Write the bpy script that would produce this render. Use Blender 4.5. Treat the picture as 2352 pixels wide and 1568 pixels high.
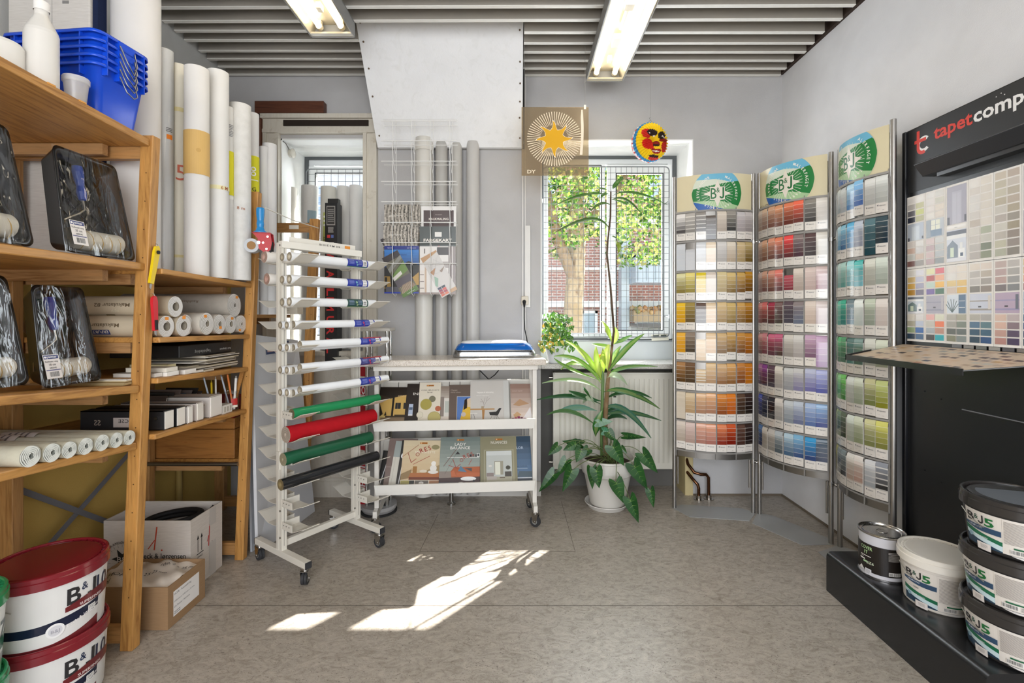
import bpy, math, random
from mathutils import Vector, Matrix
from mathutils.geometry import tessellate_polygon
for _o in list(bpy.data.objects): bpy.data.objects.remove(_o, do_unlink=True)
SC = bpy.context.scene
C = SC.collection
PI = math.pi
R = random.Random(7)

# ---------------------------------------------------------------- camera
cd = bpy.data.cameras.new('camera'); cam = bpy.data.objects.new('camera', cd); C.objects.link(cam)
cam.location = (0, 0, 1.25); cam.rotation_euler = (PI/2, 0, 0)
cd.sensor_width = 36; cd.lens = 1100/2352*36; cd.shift_x = -14/2352; cd.shift_y = -62/2352
cd.clip_start = .05; cd.clip_end = 200
SC.camera = cam
SC.view_settings.view_transform = 'Standard'; SC.view_settings.look = 'None'
SC.view_settings.gamma = 1; SC.view_settings.use_curve_mapping = False
SC.view_settings.exposure = EXPO = 0.17
# ---------------------------------------------------------------- world and sun
w = bpy.data.worlds.new('sky'); SC.world = w; w.use_nodes = True
nt = w.node_tree; bg = nt.nodes['Background']
sky = nt.nodes.new('ShaderNodeTexSky'); sky.sky_type = 'NISHITA'; sky.sun_disc = False
sky.sun_elevation = math.radians(48); sky.sun_rotation = math.radians(40); sky.air_density = .8; sky.dust_density = 1.5
mixs = nt.nodes.new('ShaderNodeMixRGB'); mixs.inputs[0].default_value = .45; mixs.inputs[2].default_value = (5.0, 5.2, 5.5, 1)
nt.links.new(sky.outputs[0], mixs.inputs[1]); nt.links.new(mixs.outputs[0], bg.inputs[0])
bg.inputs[1].default_value = .36
sd = bpy.data.lights.new('sun', 'SUN'); sd.energy = 84; sd.angle = .0093; sd.color = (1, .97, .92)
sun = bpy.data.objects.new('sun', sd); C.objects.link(sun)
sun.rotation_euler = Vector((-.825, -1, -1.30)).to_track_quat('-Z', 'Y').to_euler(); sun.location = (5, 8, 10)
def area(name, loc, size, energy, direction, col=(1, 1, 1)):
    l = bpy.data.lights.new(name, 'AREA'); l.shape = 'RECTANGLE'; l.size, l.size_y = size; l.energy = energy; l.color = col
    o = bpy.data.objects.new(name, l); C.objects.link(o); o.location = loc
    o.rotation_euler = Vector(direction).to_track_quat('-Z', 'Y').to_euler(); return o
# added fill behind the camera; daylight through the two windows of the far wall
area('added_fill_light', (.0, -1.72, 1.55), (2.9, 2.1), 108, (.30, 1, -.08), (.97, .98, 1))
area('window_daylight', (.69, 3.6, 1.75), (.95, 1.3), 22, (-.1, -1, -.25), (.88, .94, 1))
area('niche_daylight', (-1.35, 3.62, 1.85), (.5, 1.0), 3.5, (.1, -1, -.25), (.9, .95, 1))

# ---------------------------------------------------------------- materials
def lin(c):
    c = c.lstrip('#'); out = []
    for i in (0, 2, 4):
        v = int(c[i:i+2], 16)/255
        out.append(v/12.92 if v <= .04045 else ((v+.055)/1.055)**2.4)
    return tuple(out)
MT = {}
def mat(name, rough=.5, metal=0, spec=.5, kind=None, bump=0, bscale=200, **kw):
    m = bpy.data.materials.new(name); m.use_nodes = True; n = m.node_tree; N = n.nodes; L = n.links
    b = N['Principled BSDF']; b.inputs['Roughness'].default_value = rough; b.inputs['Metallic'].default_value = metal
    b.inputs['Specular IOR Level'].default_value = spec
    a = N.new('ShaderNodeAttribute'); a.attribute_name = 'Col'; colout = a.outputs['Color']
    tc = N.new('ShaderNodeTexCoord')
    def mapped(sc):
        mp = N.new('ShaderNodeMapping'); mp.inputs['Scale'].default_value = sc; L.new(tc.outputs['Object'], mp.inputs[0]); return mp.outputs[0]
    def noise(vec, scale, detail=4, dist=0, rough=.5):
        t = N.new('ShaderNodeTexNoise'); t.inputs['Scale'].default_value = scale; t.inputs['Detail'].default_value = detail
        t.inputs['Distortion'].default_value = dist; t.inputs['Roughness'].default_value = rough; L.new(vec, t.inputs[0]); return t.outputs[0]
    def ramp(fac, stops):
        r = N.new('ShaderNodeValToRGB'); L.new(fac, r.inputs[0]); e = r.color_ramp.elements
        while len(e) < len(stops): e.new(.5)
        for i, (p, c) in enumerate(stops):
            e[i].position = p; e[i].color = tuple(c)+(1,) if len(c) == 3 else c
        return r.outputs[0]
    def mul(c1, c2, f=1, mode='MULTIPLY'):
        x = N.new('ShaderNodeMixRGB'); x.blend_type = mode
        if isinstance(f, (int, float)): x.inputs[0].default_value = f
        else: L.new(f, x.inputs[0])
        L.new(c1, x.inputs[1])
        if isinstance(c2, tuple): x.inputs[2].default_value = c2+(1,)
        else: L.new(c2, x.inputs[2])
        return x.outputs[0]
    def bumpn(h, s, d=.001):
        x = N.new('ShaderNodeBump'); x.inputs['Strength'].default_value = s; x.inputs['Distance'].default_value = d
        L.new(h, x.inputs['Height']); L.new(x.outputs[0], b.inputs['Normal'])
    obj = tc.outputs['Object']
    if kind == 'wood':
        sc = kw.get('dir', (14, 1.2, 14))
        f = noise(mapped(sc), 3.0, 5, 1.5); f2 = noise(mapped(tuple(q*5 for q in sc)), 3, 3, .5)
        colout = mul(colout, ramp(f, [(.3, (.62, .52, .42)), (.5, (1, 1, 1)), (.7, (1.1, 1.05, 1.0)), (.8, (.75, .62, .5))]))
        colout = mul(colout, ramp(f2, [(.35, (.82, .78, .72)), (.55, (1, 1, 1))]), .6)
        bumpn(f2, .15)
    elif kind == 'floor':
        f = noise(mapped((1, 1.7, 1)), 17, 10, 1.6, .68); g = noise(mapped((1.0, 1.6, 1)), 60, 6, 3.0, .62); h = noise(obj, 1.3, 2)
        k = noise(mapped((1, 1.5, 1)), 33, 3, 4.0, .5)
        colout = mul(colout, ramp(f, [(.36, (.74, .72, .68)), (.5, (1, 1, 1)), (.66, (1.2, 1.19, 1.18))]))
        colout = mul(colout, ramp(g, [(.35, (.5, .46, .41)), (.43, (1, 1, 1)), (.62, (1, 1, 1)), (.7, (1.18, 1.17, 1.16))]), .8)
        colout = mul(colout, ramp(k, [(.31, (.28, .25, .22)), (.36, (1, 1, 1))]), .8)
        colout = mul(colout, ramp(h, [(.3, (.93, .92, .9)), (.7, (1.05, 1.05, 1.06))]))
        r = ramp(f, [(.3, (.42,)*3), (.7, (.30,)*3)]); L.new(r, b.inputs['Roughness']); bumpn(g, .08)
    elif kind == 'wall':
        f = noise(mapped((1, 1, 1)), 260, 2); g = noise(obj, 2.2, 4, .6); bumpn(mul(f, g, .3, 'MIX'), .35, .0025)
        colout = mul(colout, ramp(g, [(.35, (.93, .925, .92)), (.6, (1, 1, 1))]))
    elif kind == 'plaster':
        f = noise(mapped((1, 1, 1)), 40, 6, 1.5); bumpn(f, .25, .004)
        colout = mul(colout, ramp(noise(obj, 12, 4, 2), [(.28, (.95, .95, .94)), (.45, (1, 1, 1))]))
    elif kind == 'worn':
        f = noise(mapped((1, 1, 1)), 22, 6, 1); g = noise(mapped((9, 9, 1.2)), 9, 4)
        colout = mul(colout, ramp(f, [(.25, (.78, .74, .68)), (.38, (1, 1, 1))])); bumpn(f, .2, .002)
        colout = mul(colout, ramp(g, [(.3, (.9, .88, .85)), (.5, (1, 1, 1))]), .6)
    elif kind == 'speckle':
        v = N.new('ShaderNodeTexVoronoi'); v.inputs['Scale'].default_value = 420; L.new(obj, v.inputs[0])
        colout = mul(colout, ramp(v.outputs['Color'], [(.0, (.42, .36, .30)), (.2, (.62, .55, .48)), (.3, (1, 1, 1)), (.8, (1, 1, 1)), (.9, (1.15, 1.15, 1.15))]))
    elif kind == 'cardboard':
        f = noise(mapped((3, 3, 60)), 8, 4); colout = mul(colout, ramp(f, [(.3, (.9, .88, .86)), (.7, (1.04, 1.03, 1.02))])); bumpn(f, .1)
    elif kind == 'brick':
        br = N.new('ShaderNodeTexBrick'); br.inputs['Scale'].default_value = 1; br.inputs['Color1'].default_value = (.40, .19, .15, 1)
        br.inputs['Color2'].default_value = (.33, .15, .12, 1); br.inputs['Mortar'].default_value = (.55, .48, .44, 1)
        br.inputs['Mortar Size'].default_value = .012; br.inputs['Brick Width'].default_value = .24; br.inputs['Row Height'].default_value = .075
        cx = N.new('ShaderNodeSeparateXYZ'); L.new(obj, cx.inputs[0]); cc = N.new('ShaderNodeCombineXYZ')
        L.new(cx.outputs[0], cc.inputs[0]); L.new(cx.outputs[2], cc.inputs[1]); L.new(cc.outputs[0], br.inputs[0]); colout = mul(br.outputs[0], colout)
    elif kind == 'bark':
        v = noise(mapped((1, 1, .6)), 9, 5, 1.2); colout = mul(colout, ramp(v, [(.35, (.45, .36, .26)), (.5, (1, 1, 1)), (.62, (.7, .62, .45)), (.7, (1.1, 1.1, 1))])); bumpn(v, .4, .01)
    elif kind == 'brushed':
        f = noise(mapped((2, 2, 2)) if not kw.get('dir') else mapped(kw['dir']), 300, 2); r = ramp(f, [(.3, (rough-.06,)*3), (.7, (rough+.08,)*3)]); L.new(r, b.inputs['Roughness'])
    elif kind == 'wrinkle':
        f = noise(mapped(kw.get('dir', (3, 3, 1))), 7, 2, 1.0); bumpn(f, kw.get('bs', 1.0), .0055)
    elif kind == 'weave':
        f = noise(mapped((1, 1, 1)), 420, 2); bumpn(f, .4, .0015)
        colout = mul(colout, ramp(noise(obj, 30, 3), [(.3, (.92, .92, .9)), (.7, (1.03, 1.03, 1.02))]))
    elif bump:
        f = noise(obj, bscale, 3); bumpn(f, bump)
    if kind not in ('wood', 'floor', 'brick', 'bark'):                         # faint natural unevenness
        colout = mul(colout, ramp(noise(obj, 7, 3), [(.3, (.965, .965, .965)), (.7, (1.01, 1.01, 1.01))]))
    L.new(colout, b.inputs['Base Color'])
    if kind == 'leaf':
        b.inputs['Roughness'].default_value = rough
        t = N.new('ShaderNodeBsdfTranslucent'); L.new(mul(colout, (.9, 1.0, .5)), t.inputs[0])
        mx = N.new('ShaderNodeMixShader'); mx.inputs[0].default_value = kw.get('tr', .38); L.new(b.outputs[0], mx.inputs[1]); L.new(t.outputs[0], mx.inputs[2]); L.new(mx.outputs[0], N['Material Output'].inputs[0])
    if kind in ('clear', 'film', 'tint', 'wrinkle'):
        t = N.new('ShaderNodeBsdfTransparent'); 
        if kind == 'tint': L.new(colout, t.inputs[0])
        g = N.new('ShaderNodeBsdfGlossy'); g.inputs['Roughness'].default_value = rough
        if kind == 'wrinkle':
            for l in list(b.inputs['Normal'].links): L.new(l.from_socket, g.inputs['Normal'])
        fr = N.new('ShaderNodeLayerWeight'); fr.inputs[0].default_value = kw.get('fres', .25)
        mx = N.new('ShaderNodeMixShader')
        mr = N.new('ShaderNodeMath'); mr.operation = 'MULTIPLY_ADD'; mr.inputs[1].default_value = kw.get('fm', .8); mr.inputs[2].default_value = kw.get('f0', .03)
        L.new(fr.outputs['Fresnel'], mr.inputs[0]); L.new(mr.outputs[0], mx.inputs[0])
        L.new(t.outputs[0], mx.inputs[1]); L.new(g.outputs[0], mx.inputs[2])
        out = mx.outputs[0]
        if kw.get('body'):
            m2 = N.new('ShaderNodeMixShader'); m2.inputs[0].default_value = kw['body']; L.new(out, m2.inputs[1]); L.new(b.outputs[0], m2.inputs[2]); out = m2.outputs[0]
        L.new(out, N['Material Output'].inputs[0])
    if kw.get('emit'):
        b.inputs['Emission Color'].default_value = kw['ecol']+(1,); b.inputs['Emission Strength'].default_value = kw['emit']
    MT[name] = m; return m
mat('matte', .75, spec=.3); mat('satin', .42); mat('gloss', .16); mat('paper', .62, spec=.35); mat('glossprint', .28)
mat('plastic', .3, bump=.03); mat('rubber', .65, spec=.3, bump=.1, bscale=60)
mat('metal', .22, 1, kind='brushed'); mat('steel', .38, 1, kind='brushed', dir=(40, 40, 1)); mat('chrome', .08, 1)
mat('blackmetal', .27, 0, .55, bump=.05, bscale=500)
mat('wood', .45, kind='wood', dir=(14, 1.2, 14)); mat('woodz', .5, kind='wood', dir=(14, 14, 1.2)); mat('woodx', .5, kind='wood', dir=(1.2, 14, 14))
mat('floor', .35, kind='floor'); mat('wall', .8, kind='wall', spec=.2); mat('plaster', .7, kind='plaster'); mat('worn', .55, kind='worn')
mat('speckle', .25, kind='speckle'); mat('cardboard', .8, kind='cardboard', spec=.2); mat('brick', .85, kind='brick'); mat('bark', .85, kind='bark')
mat('glass', .02, kind='clear', fres=.2, fm=.7, f0=.0); mat('film', .08, kind='wrinkle', fres=.3, fm=.7, f0=.05, bs=1.0, dir=(4.5, 1.0, 1.0))
mat('pocket', .12, kind='clear', fres=.3, fm=.5, f0=.035); mat('amber', .15, kind='tint', fres=.15, fm=.3, f0=.01, body=.16)
mat('cloudy', .3, kind='clear', fres=.3, fm=.5, f0=.05, body=.45); mat('smoke', .15, kind='tint', fres=.3, fm=.6, f0=.04, body=.5)
mat('leaf', .32, kind='leaf', spec=.5, tr=.2); mat('treeleaf', .7, kind='leaf', spec=.1, tr=.3); mat('weave', .8, kind='weave', spec=.2); mat('soil', .95, bump=.8, bscale=90)
mat('tube', .4, emit=9, ecol=(1, .89, .72))

# ---------------------------------------------------------------- mesh builder
class MB:
    def __init__(s, m='matte', c='ffffff'):
        s.v = []; s.f = []; s.mi = []; s.cc = []; s.sm = []; s.mats = []; s.M = None; s.W = None; s.set(m, c)
    def set(s, m=None, c=None):
        if m: s.m = m
        if c: s.c = lin(c) if isinstance(c, str) else c
        return s
    def add(s, vs, fs, smooth=False, cols=None):
        if s.m not in s.mats: s.mats.append(s.m)
        k = s.mats.index(s.m); n = len(s.v)
        for p in vs:
            p = Vector(p)
            if s.W: p = Vector(s.W(p))
            if s.M: p = s.M @ p
            s.v.append(p)
        for i, f in enumerate(fs):
            s.f.append([n+q for q in f]); s.mi.append(k); s.cc.append(cols[i] if cols else s.c); s.sm.append(smooth)
        return s
    def box(s, x0, y0, z0, x1, y1, z1):
        v = [(x, y, z) for x in (x0, x1) for y in (y0, y1) for z in (z0, z1)]
        return s.add(v, [(0, 1, 3, 2), (4, 6, 7, 5), (0, 4, 5, 1), (2, 3, 7, 6), (0, 2, 6, 4), (1, 5, 7, 3)])
    def cbox(s, c, d):
        return s.box(c[0]-d[0]/2, c[1]-d[1]/2, c[2]-d[2]/2, c[0]+d[0]/2, c[1]+d[1]/2, c[2]+d[2]/2)
    def hexa(s, p):            # eight corners, bottom ring then top ring
        return s.add(p, [(3, 2, 1, 0), (4, 5, 6, 7), (0, 1, 5, 4), (1, 2, 6, 5), (2, 3, 7, 6), (3, 0, 4, 7)])
    def frame(s, d):
        d = Vector(d).normalized(); a = Vector((0, 0, 1)) if abs(d.z) < .9 else Vector((1, 0, 0))
        u = d.cross(a).normalized(); return u, d.cross(u).normalized()
    def cyl(s, p0, p1, r0, r1=None, n=20, caps=True):
        r1 = r0 if r1 is None else r1; p0 = Vector(p0); p1 = Vector(p1); u, w_ = s.frame(p1-p0)
        ring = [(u*math.cos(2*PI*i/n)+w_*math.sin(2*PI*i/n)) for i in range(n)]
        s.add([p0+q*r0 for q in ring]+[p1+q*r1 for q in ring], [(i, (i+1) % n, n+(i+1) % n, n+i) for i in range(n)], True)
        if caps:
            s.add([p0+q*r0 for q in ring], [tuple(range(n))[::-1]]); s.add([p1+q*r1 for q in ring], [tuple(range(n))])
        return s
    def tube(s, pts, r, n=8, closed=False, rr=None):
        P = [Vector(p) for p in pts]; m = len(P); vs = []
        d0 = (P[1]-P[0]).normalized(); u, _ = s.frame(d0)
        for i in range(m):
            if closed: d = (P[(i+1) % m]-P[i-1]).normalized()
            else: d = (P[min(i+1, m-1)]-P[max(i-1, 0)]).normalized()
            u = (u-d*u.dot(d)).normalized(); w_ = d.cross(u); q = rr[i] if rr else r
            vs += [P[i]+(u*math.cos(2*PI*k/n)+w_*math.sin(2*PI*k/n))*q for k in range(n)]
        fs = [(i*n+k, i*n+(k+1) % n, ((i+1) % m)*n+(k+1) % n, ((i+1) % m)*n+k) for i in range(m if closed else m-1) for k in range(n)]
        s.add(vs, fs, True)
        if not closed: s.add(vs[:n], [tuple(range(n))]) if not (s.M or s.W) else None
        if not closed: s.add(vs[-n:], [tuple(range(n))]) if not (s.M or s.W) else None
        return s
    def lathe(s, prof, c=(0, 0, 0), n=48, smooth=True, sx=1, sy=1):
        c = Vector(c)
        for a, b in zip(prof, prof[1:]):
            vs = []
            for (r, z) in (a, b): vs += [c+Vector((sx*r*math.cos(2*PI*i/n), sy*r*math.sin(2*PI*i/n), z)) for i in range(n)]
            s.add(vs, [(i, (i+1) % n, n+(i+1) % n, n+i) for i in range(n)], smooth)
        return s
    def disc(s, c, r, n=32, nrm=(0, 0, 1), ri=0):
        u, w_ = s.frame(nrm); c = Vector(c); o = [c+(u*math.cos(2*PI*i/n)+w_*math.sin(2*PI*i/n))*r for i in range(n)]
        if not ri: return s.add(o, [tuple(range(n))])
        q = [c+(u*math.cos(2*PI*i/n)+w_*math.sin(2*PI*i/n))*ri for i in range(n)]
        return s.add(o+q, [(i, (i+1) % n, n+(i+1) % n, n+i) for i in range(n)])
    def poly(s, pts):          # flat outline in 3-D, any shape
        P = [Vector(p) for p in pts]; return s.add(P, [tuple(t) for t in tessellate_polygon([P])])
    def prism(s, pts, d):
        P = [Vector(p) for p in pts]; d = Vector(d); t = [tuple(q) for q in tessellate_polygon([P])]
        s.add(P, t); s.add([p+d for p in P], t); n = len(P)
        return s.add(P+[p+d for p in P], [(i, (i+1) % n, n+(i+1) % n, n+i) for i in range(n)])
    def grid(s, fn, nu, nv, smooth=True, cf=None):
        vs = [fn(i/nu, j/nv) for j in range(nv+1) for i in range(nu+1)]
        fs = [(j*(nu+1)+i, j*(nu+1)+i+1, (j+1)*(nu+1)+i+1, (j+1)*(nu+1)+i) for j in range(nv) for i in range(nu)]
        cols = [cf((i+.5)/nu, (j+.5)/nv) for j in range(nv) for i in range(nu)] if cf else None
        return s.add(vs, fs, smooth, cols)
    def ball(s, c, r, n=16, sc=(1, 1, 1)):
        c = Vector(c)
        return s.grid(lambda u, v: c+Vector((sc[0]*r*math.sin(PI*v)*math.cos(2*PI*u), sc[1]*r*math.sin(PI*v)*math.sin(2*PI*u), sc[2]*r*math.cos(PI*v))), n, n//2)
    def merge(s, o):
        n = len(s.v)
        for p in o.v: s.v.append(p)
        for i, f in enumerate(o.f):
            mn = o.mats[o.mi[i]]
            if mn not in s.mats: s.mats.append(mn)
            s.f.append([n+q for q in f]); s.mi.append(s.mats.index(mn)); s.cc.append(o.cc[i]); s.sm.append(o.sm[i])
        return s
    def build(s, name, parent=None, world=False, bev=0, origin=None):
        if not s.v: return None
        vs = s.v
        if parent is not None and world:
            iv = parent['_m']; iv = Matrix([iv[i*4:i*4+4] for i in range(4)]); vs = [iv @ p for p in vs]
        off = None
        if parent is None and origin is not False:
            xs = [p.x for p in vs]; ys = [p.y for p in vs]; zs = [p.z for p in vs]
            off = Vector(origin) if origin else Vector(((min(xs)+max(xs))/2, (min(ys)+max(ys))/2, min(zs))); vs = [p-off for p in vs]
        me = bpy.data.meshes.new(name); me.from_pydata([tuple(p) for p in vs], [], s.f)
        me.polygons.foreach_set('material_index', s.mi); me.polygons.foreach_set('use_smooth', s.sm)
        ca = me.color_attributes.new('Col', 'FLOAT_COLOR', 'CORNER'); buf = []
        for f, c in zip(s.f, s.cc): buf += [c[0], c[1], c[2], 1.0]*len(f)
        ca.data.foreach_set('color', buf)
        for m in s.mats: me.materials.append(MT[m])
        me.update()
        o = bpy.data.objects.new(name, me); C.objects.link(o)
        if off: o.location = off
        if parent is not None: o.parent = parent
        if bev:
            b = o.modifiers.new('edge', 'BEVEL'); b.width = bev; b.segments = 2; b.limit_method = 'ANGLE'; b.angle_limit = .9
        return o
def tag(o, label, cat, group=None):
    o['label'] = label; o['category'] = cat
    if group: o['group'] = group
    return o
def thing(mb, name, label, cat, group=None, bev=0, origin=None):
    return tag(mb.build(name, None, bev=bev, origin=origin), label, cat, group)
def root(name, label, cat, loc=(0, 0, 0), rz=0, group=None, M=None):
    o = bpy.data.objects.new(name, None); C.objects.link(o); o.empty_display_size = .05
    m = M if M else Matrix.Translation(loc) @ Matrix.Rotation(rz, 4, 'Z'); o.matrix_world = m
    o.location = m.to_translation(); o.rotation_euler = m.to_euler()
    inv = m.inverted(); o['_m'] = [inv[i][j] for i in range(4) for j in range(4)]
    ROOTS.append(o); return tag(o, label, cat, group)
ROOTS = []
def setting(mb, name, bev=0):
    o = mb.build(name, bev=bev); o['kind'] = 'structure'; return o
def dup(r, loc, rz, label, group=None):
    def cp(o, par):
        c = o.copy(); C.objects.link(c); c.parent = par
        for ch in KIDS.get(o.name, []) or [x for x in bpy.data.objects if x.parent == o]: cp(ch, c)
        return c
    n = cp(r, None); n.location = loc; n.rotation_euler = (0, 0, rz); n['label'] = label
    if group: n['group'] = group
    return n
KIDS = {}
ORD = ['first', 'second', 'third', 'fourth', 'fifth', 'sixth', 'seventh', 'eighth', 'ninth', 'tenth']
_tc = {}
def textmesh(t, bold=0):
    k = (t, bold)
    if k not in _tc:
        cu = bpy.data.curves.new('t', 'FONT'); cu.body = t; cu.size = 1; cu.resolution_u = 2; cu.offset = bold
        o = bpy.data.objects.new('t', cu); me = bpy.data.meshes.new_from_object(o)
        vs = [(p.co.x, p.co.y) for p in me.vertices]; fs = [tuple(p.vertices) for p in me.polygons]
        bpy.data.objects.remove(o); bpy.data.curves.remove(cu); bpy.data.meshes.remove(me)
        x0 = min(p[0] for p in vs); x1 = max(p[0] for p in vs); y0 = min(p[1] for p in vs); y1 = max(p[1] for p in vs)
        _tc[k] = ([(a-x0, b) for a, b in vs], fs, x1-x0, y0, y1)
    return _tc[k]
def cliptri(T, a, b):
    for s_, lim in ((1, a), (-1, b)):
        o = []
        for i in range(len(T)):
            p, q = T[i-1], T[i]; ip, iq = s_*(p[0]-lim) >= 0, s_*(q[0]-lim) >= 0
            if ip != iq: t = (lim-p[0])/(q[0]-p[0]); o.append((lim, p[1]+(q[1]-p[1])*t))
            if iq: o.append(q)
        T = o
        if len(T) < 3: return None
    return T
class Decal:
    """prints flat shapes onto a surface given by fn(u, v, h)"""
    def __init__(s, mb, fn, m='paper', seg=None, h=.0004):
        s.mb = mb; s.fn = fn; s.m = m; s.seg = seg; s.h = h+(.0011 if seg else 0); s.dh = .00025 if seg else .0001
    def _n(s, w_): return 1 if not s.seg else max(1, int(abs(w_)/s.seg))
    def rect(s, u0, v0, u1, v1, c, up=1):
        return s.strip(u0, u1, lambda u: v0, lambda u: v1, c, s._n(u1-u0), up)
    def strip(s, u0, u1, lo, hi, c, n=8, up=1):
        s.mb.set(s.m, c); h = s.h; s.h += s.dh*up; n = max(n, s._n(u1-u0))
        s.mb.grid(lambda a, b: s.fn(u0+(u1-u0)*a, lo(u0+(u1-u0)*a)*(1-b)+hi(u0+(u1-u0)*a)*b, h), n, 1, False); return s
    def poly(s, pts, c, up=1):
        s.mb.set(s.m, c); h = s.h; s.h += s.dh*up
        t = [tuple(q) for q in tessellate_polygon([[Vector((p[0], p[1], 0)) for p in pts]])]
        return s._tris([(p[0], p[1]) for p in pts], t, h)
    def _tris(s, P, t, h):
        if not s.seg: s.mb.add([s.fn(a, b, h) for a, b in P], t); return s
        vs = []; fs = []
        for f in t:
            T = [P[i] for i in f]; lo = min(p[0] for p in T); hi = max(p[0] for p in T)
            if hi-lo < s.seg*.9: n = len(vs); vs += [s.fn(a, b, h) for a, b in T]; fs.append(tuple(range(n, n+len(T)))); continue
            k = math.floor(lo/s.seg)
            while k*s.seg < hi:
                q = cliptri(T, k*s.seg, (k+1)*s.seg); k += 1
                if q: n = len(vs); vs += [s.fn(a, b, h) for a, b in q]; fs.append(tuple(range(n, n+len(q))))
        s.mb.add(vs, fs); return s
    def jay(s, u, v, H, W, c, th=None):
        th = th or H*.17; r = W/2; x1 = u+W; cy = v+r; o = [(x1-th, v+H), (x1, v+H), (x1, cy)]
        o += [(u+r+r*math.cos(math.radians(a)), cy-r*math.sin(math.radians(a))) for a in range(15, 181, 15)]
        o += [(u+r+(r-th)*math.cos(math.radians(a)), cy-(r-th)*math.sin(math.radians(a))) for a in range(180, 0, -15)]+[(x1-th, cy)]
        return s.poly(o, c)
    def disc(s, u, v, r, c, ri=0, n=24, ry=None):
        ry = ry or r; o = [(u+r*math.cos(2*PI*i/n), v+ry*math.sin(2*PI*i/n)) for i in range(n)]
        if not ri: return s.poly(o, c)
        k = [(u+ri*math.cos(2*PI*i/n), v+ri*math.sin(2*PI*i/n)) for i in range(n)]
        s.mb.set(s.m, c); h = s.h; s.h += s.dh
        s.mb.add([s.fn(a, b, h) for a, b in o+k], [(i, (i+1) % n, n+(i+1) % n, n+i) for i in range(n)]); return s
    def line(s, p, q, w_, c):
        dx, dy = q[0]-p[0], q[1]-p[1]; l = math.hypot(dx, dy) or 1; nx, ny = -dy/l*w_/2, dx/l*w_/2
        return s.poly([(p[0]+nx, p[1]+ny), (q[0]+nx, q[1]+ny), (q[0]-nx, q[1]-ny), (p[0]-nx, p[1]-ny)], c)
    def text(s, t, u, v, size, c, align='l', bold=0, width=None, rot=0, flip=False, shear=0):
        vs, fs, wd, y0, y1 = textmesh(t, bold*.7+.006); kx = size if width is None else width/wd
        ox = {'l': 0, 'c': -wd*kx/2, 'r': -wd*kx}[align]; ca, sa = math.cos(rot), math.sin(rot); out = []
        for a, b in vs:
            x = a*kx+ox+shear*b*size; y = b*size
            out.append((u+x*ca-y*sa, v+x*sa+y*ca))
        s.mb.set(s.m, c); s._tris(out, fs, s.h); s.h += s.dh; return s
    def lines(s, u0, v0, u1, v1, n, c, w_=None, rag=.25):
        for i in range(n):
            y = v1-(v1-v0)*(i+.5)/n; hh = w_ or (v1-v0)/n*.38
            s.rect(u0, y-hh/2, u1-(u1-u0)*rag*R.random()*(1 if i % 4 == 3 else .15), y+hh/2, c, 0)
        s.h += s.dh; return s
    def bars(s, u0, v0, u1, v1, c='222222', n=22):
        s.rect(u0-.001, v0-.001, u1+.001, v1+.001, 'f2efea')
        for i in range(n):
            a = u0+(u1-u0)*i/n; s.rect(a, v0, a+(u1-u0)/n*(.35+.4*R.random()), v1, c, 0)
        s.h += s.dh; return s
def plane(o, ux, vx, nx=None):
    o = Vector(o); ux = Vector(ux).normalized(); vx = Vector(vx).normalized(); nn = Vector(nx).normalized() if nx else ux.cross(vx)
    return lambda u, v, h: o+ux*u+vx*v+nn*h
def cone(c, r0, r1, h, a0):    # c base centre, radii at bottom and top
    c = Vector(c)
    def fn(u, v, e):
        r = r0+(r1-r0)*v/h; a = a0+u/((r0+r1)/2); return c+Vector(((r+e)*math.cos(a), (r+e)*math.sin(a), v))
    return fn
def faceang(x, y): return math.atan2(-y, -x)
def mix(a, b, t):
    a = lin(a) if isinstance(a, str) else a; b = lin(b) if isinstance(b, str) else b
    return tuple(p*(1-t)+q*t for p, q in zip(a, b))
def at(px, py, Y): return Vector(((px-1190)/1100*Y, Y, 1.25-(py-722)/1100*Y))
# ================================================================= ROOM
WHT = 'bebdbd'
b = MB('floor', 'a59d92'); b.box(-2.15, -1.8, -.1, 1.95, 3.8, 0)
b.set('matte', '5f5850')
b.box(-1.4, 2.055, 0, 1.45, 2.0575, .0004); b.box(-.52, 2.527, 0, .30, 2.5295, .0004)
b.hexa([(-.52, 2.527, 0), (-.518, 2.527, 0), (-.50, 3.0, 0), (-.502, 3.0, 0), (-.52, 2.527, .0004), (-.518, 2.527, .0004), (-.50, 3.0, .0004), (-.502, 3.0, .0004)])
b.hexa([(.30, 2.527, 0), (.302, 2.527, 0), (.29, 3.2, 0), (.288, 3.2, 0), (.30, 2.527, .0004), (.302, 2.527, .0004), (.29, 3.2, .0004), (.288, 3.2, .0004)])
setting(b, 'floor')
b = MB('wall', WHT)
b.box(-2.15, 3.31, 0, -1.64, 3.8, 3.2); b.box(-1.64, 3.31, 0, -1.06, 3.8, 1.0); b.box(-1.64, 3.31, 2.466, -1.06, 3.8, 3.2)
b.box(-1.06, 3.31, 0, .156, 3.8, 3.2); b.box(.156, 3.58, .88, 1.21, 3.8, 1.05); b.box(.156, 3.31, 2.46, 1.21, 3.8, 3.2)
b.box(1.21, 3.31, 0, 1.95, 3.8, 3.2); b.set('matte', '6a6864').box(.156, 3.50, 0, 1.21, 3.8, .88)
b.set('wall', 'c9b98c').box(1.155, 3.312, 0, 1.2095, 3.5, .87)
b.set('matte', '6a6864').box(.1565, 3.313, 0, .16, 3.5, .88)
setting(b, 'wall_back')
b = MB('wall', 'e9e9eb'); b.box(1.824, -1.8, 0, 1.98, 3.31, 3.2); setting(b, 'wall_right')
b = MB('wall', 'cfd0ce'); b.box(-2.15, -1.8, 1.46, -2.0, 3.31, 3.2); b.set('wall', 'c4a65c').box(-2.15, -1.8, 0, -1.985, 3.31, 1.46)
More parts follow.
